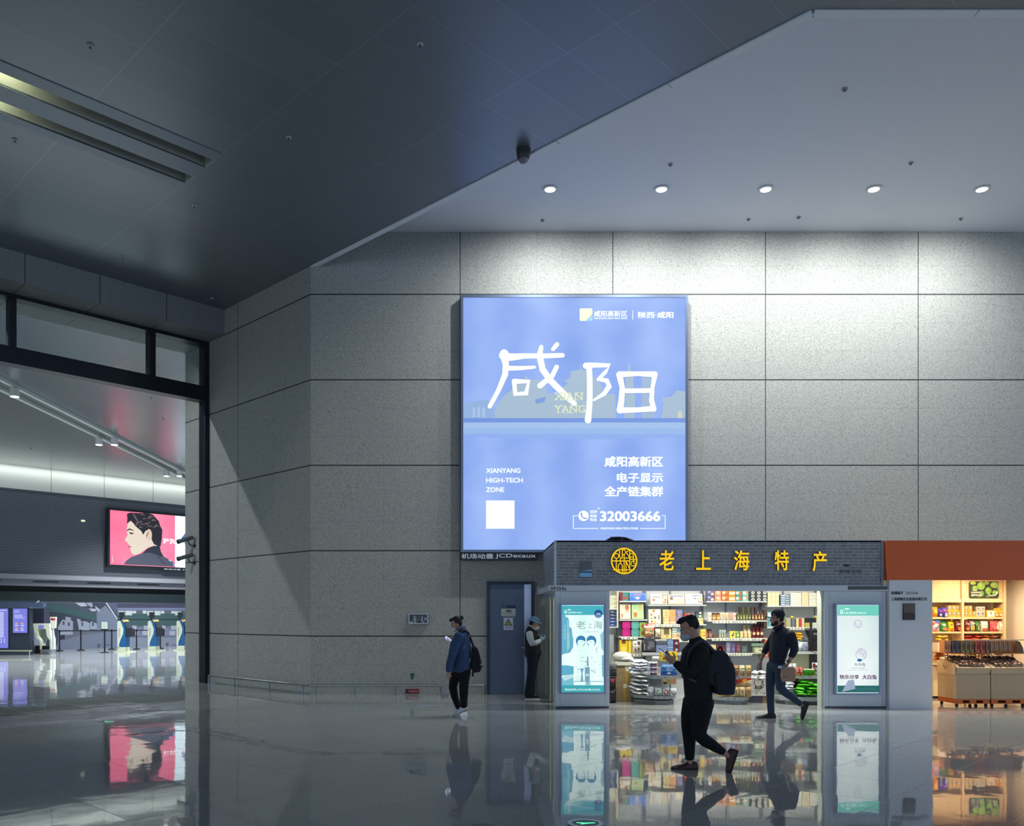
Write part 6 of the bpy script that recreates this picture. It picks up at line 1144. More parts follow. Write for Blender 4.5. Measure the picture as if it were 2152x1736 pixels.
# ================================================================== SHOP B : orange fascia, pegboard, bins
YB = 15.1
def shop_b():
    fr = FY(YB); x0 = KX(1858)-.015; xp = PX(1960, 0, YB)[0]; zt, zm = PX(0, 1136, YB)[1], PX(0, 1219, YB)[1]; xe = 12.6
    t = thing('snack_shop', 'snack shop with orange fascia, white front panel and pegboard back wall', 'shop', (10, YB+1.3, 0))
    obj('fascia', G().box(x0+.02, YB, zm, xe, YB+.12, zt, mat((226, 98, 40), .45), ID), t, 'terracotta orange fascia')
    obj('front_panel', G().box(x0+.065, YB+.01, 0, xp, YB+.16, zm, mat((226, 229, 236), .45), ID), t, 'plain white front panel')
    obj('panel_return', G().box(xp-.04, YB+.16, 0, xp, YW-.02, zm, mat((214, 196, 168), .5), ID), t)
    obj('back_board', G().box(xp, 17.46, 0, 11.0, 17.5, 2.9, mat((226, 200, 158), .5), ID), t)
    obj('side_wall', G().box(10.99, YB+1.0, 0, 11.09, 17.5, 2.9, mat((236, 226, 208), .55), ID), t, 'cream side wall')
    obj('ceiling_panel', G().box(xp-.04, YB+.12, 2.72, xe, 17.5, 2.76, mat((230, 216, 196), .6), ID), t)
    e = G(); (a0, b0), (a1, b1) = PX(1873, 1249.5, YB), PX(1898, 1242.5, YB); dk = mat((52, 56, 66), .5)
    f2 = Fr((0, YB+.01, 0), (1, 0, 0), (0, 0, 1)); e.text('商铺编号', a0, b0, a1, b1, dk, f2, .003, bold=.02); (a0, b0), (a1, b1) = PX(1905, 1249, YB), PX(1930, 1243.5, YB); e.text('DF354b', a0, b0, a1, b1, dk, f2, .003)
    (a0, b0), (a1, b1) = PX(1873, 1262.5, YB), PX(1948, 1255.5, YB); e.text('上海群隆实业发展有限公司', a0, b0, a1, b1, dk, f2, .003, bold=.02); obj('lettering', e, t)
    (a0, b0), (a1, b1) = PX(1897.5, 1303, YB), PX(1922.5, 1268.5, YB); s = thing('notice_holder', 'dark bronze notice holder under the black lettering on the white panel', 'notice holder', ((a0+a1)/2, YB, b0))
    obj('frame', G().box(a0, b0, .004, a1, b1, .02, mat((44, 38, 38), .4), f2), s); obj('plate', G().box(a0+.008, b0+.125, .021, a1-.008, b1-.012, .026, mat((104, 92, 82), .4), f2), s); obj('pocket', G().box(a0+.006, b0+.006, .021, a1-.006, b0+.118, .034, mat((58, 50, 52), .4), f2), s)
    # shelving
    YS2 = 17.05; yP = YS2+.02; q = lambda px: PX(px, 0, YS2)[0]; zz = lambda py: PX(0, py, YS2)[1]; wd = mat((222, 194, 150), .5)
    s = thing('pegboard_shelving', 'cream pegboard shelving across the back of the snack shop', 'shelf unit', (q(2040), YS2+.2, 0))
    for (p0, p1) in ((1956, 2020), (2025, 2108)):
        pb = obj('pegboard', G().box(q(p0), YS2+.03, zz(1262), q(p1), YS2+.05, 2.55, mat((224, 196, 150), .55), ID), s); e = G(); z = zz(1256)
        while z < 2.5:
            x = q(p0)+.08
            while x < q(p1): e.disc(x, z, .007, .007, mat((120, 96, 66), .6), FY(YS2+.03), .0015, 8); x += .098
            z += .098
        obj('peg_hole', e, pb); obj('header', G().box(q(p0), YS2+.0, zz(1266), q(p1), YS2+.028, zz(1259.5), wd, ID), s)
        for py in (1297, 1327.5): obj('shelf', G().box(q(p0), YS2, zz(py)-.035, q(p1), YS2+.3, zz(py), wd, ID), s)
        obj('bin_shelf', G().box(q(p0), YS2-.25, zz(1393)-.03, q(p1), YS2+.3, zz(1393), mat((236, 226, 206), .5), ID), s); obj('base_cabinet', G().box(q(p0), YS2-.1, .05, q(p1), YS2+.3, zz(1400), mat((232, 212, 176), .5), ID), s)
        obj('bracket', G().prism([(q(p1)-.09, zz(1330.5)), (q(p1)-.02, zz(1330.5)), (q(p1)-.02, zz(1336)), (q(p1)-.05, zz(1333))][::-1], 0, .02, wd, FY(YS2+.2)), s)
    for p0, p1 in ((2020.3, 2024.7), (2108.2, 2113)): obj('upright', G().box(q(p0), YS2-.02, .05, q(p1), YS2+.32, 2.55, wd, ID), s)
    obj('end_strip', G().box(q(2114), YS2+.15, .6, q(2116.5), YS2+.2, 1.9, mat((150, 96, 50), .4), ID), s)
    z = zz(1297)+.001; on = 'on the upper snack shop shelf'
    prod('bag', 1957, 1969.5, 21, yP, z, (216, 140, 30), 'orange snack bag beside the white panel '+on, [O(.2, .4, .8, .75, (236, 190, 90))]); prod('bag', 1968.5, 1980, 18, yP+.02, z, (62, 60, 170), 'purple-blue snack bag with a red dot, next to the orange bag', [O(.35, .55, .8, .85, (206, 60, 76)), O(.3, .1, .7, .5, (170, 180, 180))])
    prod('bag', 1977.5, 1990.5, 20, yP, z, (66, 58, 176), 'purple-blue snack bag with a wide red dot, beside the gold packs', [O(.3, .5, .85, .8, (216, 66, 80)), R(.4, .05, .8, .4, (150, 166, 180))])
    gd = [R(.1, .3, .9, .9, (120, 116, 120)), O(.25, .4, .75, .85, (190, 180, 150)), R(.1, .05, .9, .2, (216, 176, 60))]
    for k in range(2):
        for i in range(3): prod('box', 1992+9*i, 2000.4+9*i, 11.8 if k == 0 else 12.5, yP+.05*k, z+k*12*yP/F, (206, 166, 60), ('lower', 'upper')[k]+' gold pack with a grey picture, '+ORD[i]+' from left in the first gold stack', gd, 'gold packs in the snack shop', depth=.1)
        for i in range(3-(k)): prod('box', 2026.5+8.6*i, 2034.7+8.6*i, 11.8, yP+.05*k, z+k*12*yP/F, (206, 166, 60), ('lower', 'upper')[k]+' gold pack with a grey picture, '+ORD[i]+' from left in the second gold stack', gd, 'gold packs in the snack shop', depth=.1)
        for i in range(2): prod('box', 2052+9.3*i, 2060.6+9.3*i, 12.6 if k == 0 else 9, yP+.04*k, z+k*12.8*yP/F, (196, 186, 170), ('lower', 'upper')[k]+' silver pack, '+ORD[i]+' from left beside the second gold stack', [O(.2, .3, .8, .8, (120, 126, 140)), R(.1, .05, .9, .2, (170, 150, 120))], 'silver packs in the snack shop', depth=.1)
    prod('box', 2073, 2091.5, 14.5, yP, z, (226, 172, 40), 'broad yellow pack with a white panel near the shelf end', [R(.12, .05, .9, .9, (244, 238, 222)), R(.45, .3, .58, .8, (120, 110, 100))], depth=.1)
    for i in range(2): prod('bag', 2088+8*i, 2097+8*i, 18.5, yP+.06, z, (216, 150, 30), ('first', 'second')[i]+' tall amber bag with a white panel at the end of the upper snack shelf', [R(.3, .15, .8, .65, (240, 230, 210))], 'tall amber bags', depth=.08)
    z = zz(1327.5)+.001; on = 'on the lower snack shop shelf'
    for p0, p1, h, c, de, n_, tl in ((1957, 1974, 25, (206, 196, 200), [R(0, .55, 1, .75, (196, 60, 50)), R(.5, .7, 1, 1, (70, 110, 196)), O(.4, .2, .8, .55, (60, 90, 170)), O(.2, .0, .7, .2, (196, 100, 80))], 'red, white and blue snack bag beside the white panel', .1), (1975, 1991, 23, (40, 130, 60), [R(.2, .45, .8, .65, (226, 230, 220)), O(.2, .05, .9, .35, (196, 110, 80))], 'green snack bag with a red picture', .18), (1992, 2005, 22, (226, 190, 20), [O(.3, .5, .7, .75, (120, 90, 90)), O(.3, .05, .9, .3, (196, 90, 50))], 'bright yellow snack bag', .15), (2006, 2019.5, 24, (92, 34, 46), [R(.15, .6, .85, .7, (206, 190, 170)), O(.3, .1, .8, .5, (196, 110, 50))], 'maroon snack bag with an orange picture, before the shelf post', .0), (2026, 2036, 24, (110, 30, 44), [R(.1, .6, .9, .7, (206, 186, 170)), O(.2, .1, .9, .5, (206, 120, 50))], 'maroon snack bag with an orange picture, past the shelf post', .0), (2037, 2047.5, 22, (150, 150, 140), [O(.2, .1, .85, .5, (196, 160, 50)), R(.2, .7, .9, .8, (196, 196, 190)), O(.1, .2, .3, .5, (206, 206, 60))], 'grey snack bag with a yellow picture', .0), (2048, 2059, 22, (50, 110, 50), [R(.1, .55, .9, .7, (206, 206, 150)), O(.4, .1, .7, .55, (206, 190, 150))], 'dark green snack bag with a pale ear of grain', .0), (2060, 2076, 22, (226, 216, 204), [O(.1, .05, .9, .35, (176, 86, 50))], 'white snack bag with brown nuts along its foot', .0), (2079.5, 2098, 22.5, (206, 90, 96), [R(.7, .2, .88, .75, (240, 226, 216)), O(.3, .2, .6, .5, (226, 130, 110))], 'wide pink snack bag with a white strip', .0), (2098.5, 2107.5, 21, (226, 220, 206), [O(.2, .4, .7, .7, (216, 196, 130))], 'pale snack bag at the shelf end', .0)):
        prod('bag', p0, p1, h, yP+.05, z, c, n_+' '+on if len(n_.split()) < 9 else n_, de, depth=.1, tilt=tl)
    heap(10, q(1957), q(2019), YS2-.22, YS2+.1, zz(1393)+.0, .10, [(196, 116, 60), (226, 216, 200), (190, 150, 40)], .16, .2, 'snack bag in the lit lower bin nearest the white panel', 'snack bags in the first lower bin', 61, name='snack_bag', band=[('o', .2, .3, .8, .7, (236, 226, 206))])
    heap(10, q(2027), q(2064), YS2-.22, YS2+.1, zz(1393)+.0, .09, [(196, 150, 40), (120, 120, 40), (226, 206, 150)], .16, .2, 'yellow or olive snack bag in the middle lower bin', 'snack bags in the middle lower bin', 62, name='snack_bag', band=[('o', .2, .3, .8, .7, (236, 220, 170))])
    heap(10, q(2068), q(2107), YS2-.22, YS2+.1, zz(1393)+.0, .10, [(206, 190, 180), (110, 66, 60), (226, 216, 206)], .15, .2, 'white and brown snack bag in the last lower bin', 'snack bags in the last lower bin', 63, name='snack_bag', band=[('o', .2, .3, .8, .7, (96, 56, 50))])
    single('basket', G().box(q(1957), YS2-.25, zz(1367), q(1983.5), YS2-.01, zz(1350), mat((236, 226, 206), .5), ID), 'white tray box of yellow snacks beside the white panel', 'basket')
    heap(4, q(1959), q(1982), YS2-.22, YS2-.06, zz(1350)+.002, .03, [(206, 170, 40), (190, 150, 50)], .11, .10, 'yellow snack bag lying on the white tray box', 'yellow snacks on the tray box', 64, name='snack_bag')
    single('bracket_ledge', G().box(q(1957), YS2-.25, zz(1367)-.03, q(1983.5), YS2+.29, zz(1367)-.001, wd, ID), 'cream ledge under the white tray box', 'ledge')
    b0, b1 = q(2027), q(2107); single('back_bin', G().box(b0, YS2-.02, zz(1349)-.1, b1, YS2+.29, zz(1349), wd, ID), 'cream upper bin behind the copper rack', 'bin')
    heap(8, b0, b1, YS2, YS2+.25, zz(1349)+.001, .04, [(176, 50, 40), (190, 70, 50), (196, 120, 60), (140, 90, 60)], .17, .2, 'red or tan snack bag on the bin behind the copper rack', 'snack bags on the back bin', 65, name='snack_bag')
    # mango poster
    Yq = YS2+.012; fr3 = FY(Yq); (a0, b0), (a1, b1) = PX(2036.5, 1256.5, Yq), PX(2098.5, 1222, Yq); s = thing('fruit_sign', 'rounded sign picturing green mangoes, hung on the pegboard', 'sign', ((a0+a1)/2, Yq, b0))
    def rr(a0, b0, a1, b1, r): return [(x+r*math.cos(math.radians(t_)), y+r*math.sin(math.radians(t_))) for x, y, s_ in ((a1-r, b0+r, -90), (a1-r, b1-r, 0), (a0+r, b1-r, 90), (a0+r, b0+r, 180)) for t_ in range(s_, s_+91, 30)]
    obj('board', G().prism(rr(a0, b0, a1, b1, .04), -.0, .015, mat((52, 54, 44), .4), fr3), s); e = G(); P = lambda X, Y_: PX(1950+X/10.21, 1210+Y_/10.21, Yq); k = Yq/F/10.21
    for i, (X, Y_, rx, ry, c) in enumerate(((960, 160, 66, 34, (160, 186, 90)), (1250, 155, 55, 36, (140, 160, 84)), (1000, 270, 60, 60, (120, 160, 66)), (1130, 215, 86, 88, (136, 176, 84)), (1425, 200, 96, 66, (150, 176, 96)), (1500, 270, 22, 66, (110, 156, 60)), (1285, 320, 68, 78, (116, 160, 66)), (1420, 370, 58, 64, (110, 152, 62)), (1140, 380, 50, 56, (96, 140, 60)), (940, 430, 40, 26, (80, 110, 60)), (1090, 440, 50, 24, (86, 124, 60)), (1280, 440, 60, 22, (80, 120, 56)))):
        a, b = P(X, Y_); a = min(max(a, a0+rx*k), a1-rx*k); b = min(max(b, b0+ry*k), b1-ry*k); e.disc(a, b, rx*k, ry*k, mat(c, .4), fr3, .017+.0008*i, 20); e.disc(a-rx*k*.25, b+ry*k*.3, rx*k*.45, ry*k*.4, mat(tuple(min(255, v+26) for v in c), .4), fr3, .0174+.0008*i, 14)
    obj('mango_picture', e, s); l = G(); W = mat((236, 236, 226), .5)
    l.text('一起享受', *P(920, 325), *P(1040, 300), W, fr3, .028); l.text('自然果味', *P(915, 376), *P(1095, 342), W, fr3, .028, bold=.02); l.text('就爱在口中。', *P(915, 432), *P(1155, 396), W, fr3, .028, bold=.02); obj('lettering', l, s)
    l = G(); l.stroke([(*P(1275, 388), 9*k), (*P(1310, 418), 14*k), (*P(1370, 432), 16*k), (*P(1430, 415), 16*k), (*P(1455, 385), 18*k)], W, fr3, .028); l.disc(*P(1462, 360), 26*k, 24*k, W, fr3, .0285); obj('smile_mark', l, s)
    # lamps of the shop: a warm strip along the ceiling, hidden behind the fascia
    for i, (x, y, pw) in enumerate(((8.5, 15.75, 1.1), (10.1, 15.9, 2.0), (9.6, 16.5, .3))):
        s = thing('shop_spotlight', 'warm round ceiling spot inside the snack shop, '+('nearest the white panel', 'over the bins', 'nearest the shelving')[i], 'ceiling light', (x, y, 2.6), 'warm spots in the snack shop'); obj('body', G().lathe([(.06, 0), (.065, .02), (.065, .118)], mat((210, 190, 160), .4), (x, y, 2.6), 14), s); obj('lens', G().lathe([(.05, -.004), (.05, -.001)], mat((255, 214, 150), emit=8), (x, y, 2.6), 14), s)
        lamp('shop_lamp', 'SPOT', (x, y, 2.58), P_SHOPB*pw, (1, .76, .48), (0, .25, -1), spot_size=math.radians(150), spot_blend=.6, shadow_soft_size=.08)
    # pallet bins with copper rack
    cop = mat((176, 92, 44), .35, .5); brd = mat((196, 176, 148), .55); Yf = 15.32; zA = .585
    xa = PX(2009, 0, Yf)[0]; bins = [(xa, PX(2082, 0, Yf)[0]-.01), (PX(2082, 0, Yf)[0]+.01, PX(2082, 0, Yf)[0]+.66)]
    for i, (a, b) in enumerate(bins):
        s = thing('pallet_bin', ('cream board bin on an orange pallet, nearest the white panel', 'cream board bin on an orange pallet, cut by the photo edge')[i], 'bin', ((a+b)/2, Yf+.3, 0), 'board bins on pallets in the snack shop')
        bd = obj('body', G().box(a, Yf, .15, b, Yf+.6, zA, brd, ID), s); e = G()
        for k in range(1, int((b-a)/.03)): e.box(a+.03*k, Yf-.002, .155, a+.03*k+.004, Yf-.0005, zA-.01, mat((176, 158, 132), .55), ID)
        obj('rib', e, bd); pl = G()
        obj('pallet', G().box(a, Yf, .125, b, Yf+.6, .149, cop, ID), s); obj('pallet_foot', G().box(a, Yf, .062, b, Yf+.6, .078, cop, ID), s)
        for x in (a+.005, (a+b)/2-.06, b-.125): obj('pallet_block', G().box(x, Yf+.005, .078, x+.12, Yf+.595, .125, cop, ID), s)
        for x in (a+.04, b-.05):
            for y in (Yf+.05, Yf+.54): obj('caster', G().tube([(x-.015, y, .03), (x+.015, y, .03)], .03, M_black, 12).box(x-.02, y-.015, .045, x+.02, y+.015, .061, M_black, ID), s)
        # sloping trays on top
        fr4 = Fr((0, Yf+.02, zA+.0), (1, 0, 0), (0, .30, 1)); n2 = [(a, (a+b)/2+.07), ((a+b)/2+.08, b)] if i == 0 else [(a+.06, b-.2), (b-.195, b)]
        tr = G(); sid = [(Yf+.02, zA), (Yf-.03, zA+.13), (Yf+.25, zA+.24), (Yf+.55, zA+.30), (Yf+.55, zA)]
        tr.add([(a+.005, y, z_) for y, z_ in sid]+[(b-.005, y, z_) for y, z_ in sid], [(0, 4, 3, 2, 1)[::-1], (5, 9, 8, 7, 6), (0, 1, 6, 5), (3, 4, 9, 8), (0, 5, 9, 4), (1, 2, 7, 6), (2, 3, 8, 7)], brd); obj('sloping_tray', tr, s)
        mk = [mat(c, .22) for c in ((66, 48, 48), (86, 62, 60), (52, 38, 40), (104, 84, 82))]; rnd = random.Random(70+i)
        pr = []
        for c in ((66, 48, 48), (88, 64, 62), (52, 38, 40), (110, 92, 90)):
            g_ = G(); sack(g_, .085, .10, .03, mat(c, .2), Fr((0, -.05, .015), (1, 0, 0), (0, 1, 0)), mat((130, 110, 108), .2), 1); pr.append(mesh('sweet_pack', g_, (0, 0, 0)))
        for k in range(30):
            u, v = (k % 6+.5)/6, (k//6+.5)/5; o = D.objects.new('sweet_pack', pr[rnd.randrange(4)]); C.objects.link(o); yy = Yf+.0+.52*v; zs_ = zA+.145+(.11*min(1, (yy-Yf+.03)/.28)+.06*max(0, (yy-Yf-.25)/.3))
            o.location = (a+.06+(b-a-.12)*u+rnd.uniform(-.01, .01), yy, zs_+.005+rnd.uniform(0, .012)); o.rotation_euler = (.35+rnd.uniform(-.15, .2), rnd.uniform(-.2, .2), rnd.uniform(-.5, .5)); tag(o, ('dark glossy sweet pack in the bin tray nearest the white panel', 'dark glossy sweet pack in the bin tray cut by the photo edge')[i], 'sweet pack', ('sweet packs in the first bin tray', 'sweet packs in the second bin tray')[i])
    # folded board at the near end
    a = bins[0][0]; e = G(); e.add([(a-.0, Yf+.03, zA+.001), (a-.0, Yf+.55, zA+.001), (a-.12, Yf+.56, zA+.26), (a-.02, Yf+.28, zA+.24), (a-.01, Yf+.02, zA+.14)], [(0, 1, 2, 3, 4)], brd)
    single('end_flap', G().prism([(Yf+.0, zA+.002), (Yf+.58, zA+.002), (Yf+.58, zA+.24), (Yf+.30, zA+.08), (Yf-.0, zA+.22)], a-.02, a-.004, mat((206, 184, 150), .55), Fr((0, 0, 0), (0, 1, 0), (0, 0, 1))), 'folded cream board flap at the end of the first bin', 'board flap')
    xr0, xr1 = PX(1983, 0, Yf+.3)[0], PX(2143, 0, Yf+.3)[0]; zr = PX(0, 1371.5, Yf+.3)[1]; yr = Yf+.3
    s = thing('copper_rack', 'copper rack on posts above the bins, filled with upright packs', 'rack', ((xr0+xr1)/2, yr, zA)); obj('board', G().box(xr0, yr-.12, zr-.018, xr1, yr+.12, zr, cop, ID), s)
    obj('top_rail', G().box(PX(2018, 0, yr)[0], yr-.125, zr+.225, xr1, yr-.10, zr+.245, mat((240, 224, 190), .4), ID), s)
    xq = xr1; obj('end_panel', G().prism([(xq-.13, zr), (xq+.0, zr), (xq-.02, zr+.1), (xq-.07, zr+.2), (xq-.13, zr+.225)], -.12, .12, mat((120, 90, 66), .4), FY(yr)), s)
    for px in (1992.5, 2058.5, 2064.5, 2129): x = PX(px, 0, yr)[0]; obj('post', G().tube([(x, yr+.02, zA+.262), (x, yr+.02, zr-.018)], .013, cop, 8), s)
    k = 0
    for p0, p1, n, c, n_ in ((1984, 1999, 3, (206, 140, 92), 'thin tan'), (2000, 2018, 2, (84, 66, 70), 'charcoal'), (2018.5, 2048, 3, (128, 104, 56), 'olive-brown'), (2049, 2071, 2, (180, 66, 36), 'red-brown'), (2072, 2080, 1, (130, 92, 86), 'mauve-brown'), (2081, 2128, 5, (164, 108, 54), 'amber-brown')):
        w = (p1-p0)/n
        for i in range(n): prod('box', p0+w*i+.3, p0+w*(i+1)-.7, 25.5, yr-.09, zr, c, n_+' upright pack'+(', '+ORD[i]+' from left of its kind' if n > 1 else '')+' on the copper rack', [R(.12, .2, .3, .95, tuple(min(255, v+50) for v in c)), R(.45, .3, .85, .65, (150, 140, 136) if n == 5 else tuple(int(v*.7) for v in c)), R(.2, .02, .9, .14, tuple(min(255, v+60) for v in c) if n < 5 else (170, 110, 50))], n_+' packs on the copper rack' if n > 1 else None, depth=.16, name='snack_pack', cat='snack pack', rough=.25)
shop_b()
# ================================================================== PEOPLE
def chain_rings(pts, n=14):
    """closed tapering limb; pts = (Vector, half thickness in the walking plane, half thickness across)"""
    rings = []; m = len(pts)
    def ring(p, t, ra, rb):
        a = t.cross(Vector((0, 1, 0)));  a = a.normalized() if a.length > .05 else Vector((1, 0, 0)); b = t.cross(a).normalized()
        return [p+a*math.cos(6.2832*i/n)*ra+b*math.sin(6.2832*i/n)*rb for i in range(n)]
    for i, (p, ra, rb) in enumerate(pts):
        t = (pts[min(i+1, m-1)][0]-pts[max(i-1, 0)][0]).normalized()
        if i == 0:
            for f in (.98, .75, .4): rings.append(ring(p-t*min(ra, rb)*f*.8, t, ra*math.sqrt(1-f*f), rb*math.sqrt(1-f*f)))
        rings.append(ring(p, t, ra, rb))
        if i == m-1:
            for f in (.4, .75, .98): rings.append(ring(p+t*min(ra, rb)*f*.8, t, ra*math.sqrt(1-f*f), rb*math.sqrt(1-f*f)))
    return rings
def blob(name, build, m, parent, voxel=.012, smooth=4, label=None, m2=None):
    """grow one continuous surface from overlapping volumes"""
    ge = G(); build(ge); L = wloc(parent) if parent is not None else base_of(ge)
    me = mesh(name, ge, L); o = D.objects.new(name, me); C.objects.link(o)
    r = o.modifiers.new('skin', 'REMESH'); r.mode = 'VOXEL'; r.voxel_size = voxel; r.use_smooth_shade = True
    s = o.modifiers.new('soft', 'SMOOTH'); s.iterations = smooth; s.factor = .5
    bpy.context.view_layer.update(); me2 = D.meshes.new_from_object(o.evaluated_get(bpy.context.evaluated_depsgraph_get()))
    D.objects.remove(o); D.meshes.remove(me); me2.name = name; me2.materials.clear(); me2.materials.append(m)
    for p in me2.polygons: p.use_smooth = True; p.material_index = 0
    o = D.objects.new(name, me2); C.objects.link(o); o.location = (0, 0, 0) if parent is not None else L
    if parent is not None: o.parent = parent
    if label: o['label'] = label
    return o
class Body:
    def __init__(s, ox, oy, sc, Y0, face=-1, dx=0): s.ox, s.oy, s.sc, s.Y0, s.face, s.dx = ox, oy, sc, Y0, face, dx; s.k = Y0/F/sc
    def p(s, X, Y_, dy=0.): x, z = PX(s.ox+X/s.sc+s.dx, s.oy+Y_/s.sc, s.Y0); return Vector((x, s.Y0+dy, z))
    def limb(s, ge, pts, n=14): ge.loft(chain_rings([(s.p(a, b, dy), ra*s.k, rb*s.k) for a, b, dy, ra, rb in pts], n), None, smooth=True)
    def headM(s, X, Y_, pitch, dy=0, yaw=0, size=1.0):
        """head frame: local -x looks ahead"""
        R_ = Matrix.Rotation(math.radians(yaw), 4, 'Z') @ (Matrix.Rotation(math.pi, 4, 'Z') if s.face > 0 else Matrix.Identity(4)) @ Matrix.Rotation(math.radians(-pitch), 4, 'Y') @ Matrix.Scale(size, 4)
        return Matrix.Translation(s.p(X, Y_, dy)) @ R_
def lell(ge, M, c, r, n=16, k=11):
    rings = []
    for j in range(k+1):
        ph = -math.pi/2+math.pi*j/k; q = max(math.cos(ph), .02)
        rings.append([M @ Vector((c[0]+r[0]*q*math.cos(6.2832*i/n), c[1]+r[1]*q*math.sin(6.2832*i/n), c[2]+r[2]*math.sin(ph))) for i in range(n)])
    ge.loft(rings, None)
def head(ge, M):
    for c, r in (((.012, 0, .035), (.098, .074, .085)), ((-.035, 0, -.03), (.060, .060, .085)), ((-.048, 0, -.083), (.043, .046, .034)), ((-.102, 0, -.034), (.017, .014, .015)), ((-.094, 0, -.014), (.013, .010, .028)), ((-.082, 0, .008), (.016, .05, .011)), ((-.092, 0, -.070), (.010, .023, .006)), ((-.089, 0, -.081), (.011, .020, .006)), ((-.080, 0, -.106), (.020, .024, .017)), ((-.07, .034, -.045), (.022, .022, .022)), ((-.07, -.034, -.045), (.022, .022, .022))): lell(ge, M, c, r)
    for s_ in (-1, 1): lell(ge, M, (.008, s_*.073, -.022), (.021, .011, .031), 10, 7); lell(ge, M, (.004, s_*.076, -.045), (.010, .008, .012), 8, 5)
def face_parts(M, parent, brow=(30, 26, 26)):
    for s_ in (-1, 1):
        e = G(); w, b = mat((226, 224, 220), .25), mat((24, 18, 16), .2)
        rings = G(); lell(rings, M, (-.086, s_*.030, -.012), (.010, .013, .0095), 12, 8); rings.f = [(f[0], w, True) for f in rings.f]
        n0 = len(rings.v); lell(rings, M, (-.0935, s_*.030, -.012), (.0035, .0055, .0055), 10, 6); rings.f = [(f[0], w if max(f[0]) < n0 else b, True) for f in rings.f]
        obj('eye', rings, parent)
        e = G(); e.tube([M @ Vector(q) for q in ((-.090, s_*.014, .008), (-.095, s_*.030, .013), (-.080, s_*.052, .009))], .0035, mat(brow, .7), 6); obj('eyebrow', e, parent)
def hand(ge, wrist, d, nrm, curl=.5, side=1, size=1.0, spread=.0215):
    """palm, four unequal bent fingers, and a thumb leaving the side of the palm near its base"""
    d = Vector(d).normalized(); nrm = Vector(nrm); nrm = (nrm-d*nrm.dot(d)).normalized(); s_ = d.cross(nrm)*side; W = Vector(wrist); z = size
    def lim(pts, n=10):
        rings = []
        for i, (p, ra, rb, t) in enumerate(pts):
            t = t.normalized(); b = s_; a = t.cross(b).normalized(); b = a.cross(t).normalized()
            if i == 0: rings.append([p-t*ra*.6+(a*math.cos(6.2832*k/n)*ra+b*math.sin(6.2832*k/n)*rb)*.5 for k in range(n)])
            rings.append([p+a*math.cos(6.2832*k/n)*ra+b*math.sin(6.2832*k/n)*rb for k in range(n)])
            if i == len(pts)-1: rings.append([p+t*ra*.7+(a*math.cos(6.2832*k/n)*ra+b*math.sin(6.2832*k/n)*rb)*.45 for k in range(n)])
        ge.loft(rings, None)
    lim([(W-d*.03*z, .022*z, .026*z, d), (W+d*.02*z, .018*z, .034*z, d), (W+d*.06*z, .015*z, .042*z, d), (W+d*.088*z, .012*z, .041*z, d)])
    for i, (ln, off) in enumerate(((.070, .002), (.080, .007), (.074, .005), (.058, -.003))):
        p = W+d*(.086+off)*z+s_*(1.5-i)*spread*z; t = d.copy(); a = curl*(.55+.08*i); pts = [(p, .0095*z, .0095*z, t)]
        for f, seg in enumerate((.44, .32, .24)):
            t = (Matrix.Rotation(0, 3, 'X') @ (t*math.cos(a)+nrm*math.sin(a)*1.0)).normalized() if f == 0 else (t*math.cos(a)+(nrm*(t.dot(d))-d*(t.dot(nrm))).normalized()*math.sin(a)).normalized()
            p = p+t*ln*seg*z; pts.append((p, (.0088-.0010*f)*z, (.0088-.0010*f)*z, t))
        lim(pts, 8)
    b0 = W+d*.022*z+s_*.034*z; t = (d*.65+s_*.6+nrm*.45).normalized(); t2 = (d*.85+nrm*.6+s_*.05).normalized()
    lim([(b0, .013*z, .013*z, t), (b0+t*.034*z, .0115*z, .0115*z, t), (b0+t*.034*z+t2*.028*z, .0095*z, .0095*z, t2), (b0+t*.034*z+t2*.05*z, .0075*z, .0075*z, t2)], 8)
def shoe(name, heel, toe, up, parent, upper, sole, width=.046, label=None, tall=1.0):
    h, t = Vector(heel), Vector(toe); d = (t-h); L = d.length; d.normalize(); u = Vector(up); u = (u-d*u.dot(d)).normalized(); s_ = d.cross(u); ge = G(); rings, so = [], []
    for f, hh, w in ((-.0, .060, .55), (.03, .086, .72), (.14, .098, .80), (.28, .100, .80), (.42, .088, .86), (.58, .066, .98), (.76, .054, 1.0), (.90, .044, .84), (.98, .030, .50), (1.0, .024, .25)):
        hh *= tall; w *= width; c = h+d*L*f; rings.append([c+s_*x*w+u*y for x, y in ((-1, .012), (-1, .03), (-.92, hh*.62), (-.55, hh*.95), (0, hh), (.55, hh*.95), (.92, hh*.62), (1, .03), (1, .012), (0, .010))])
        so.append([c+s_*x*(w+.004)+u*y for x, y in ((-1, 0.), (-1, .018), (1, .018), (1, 0.))])
    ge.loft(rings, upper); o = obj(name, ge, parent, label); obj('sole', G().loft(so, sole, smooth=False), o)
    return o
def lace(o, parent_pts, m): obj('lace', G().tube(parent_pts, .004, m, 6), o)
def slab(ge, pts, y0, y1, B): ge.prism([(B.p(a, b).x, B.p(a, b).z) for a, b in pts][::(1 if sum((pts[i][0]*pts[(i+1) % len(pts)][1]-pts[(i+1) % len(pts)][0]*pts[i][1]) for i in range(len(pts))) < 0 else -1)], -y1, -y0, None, FY(B.Y0))
SK = mat((186, 142, 122), .5)
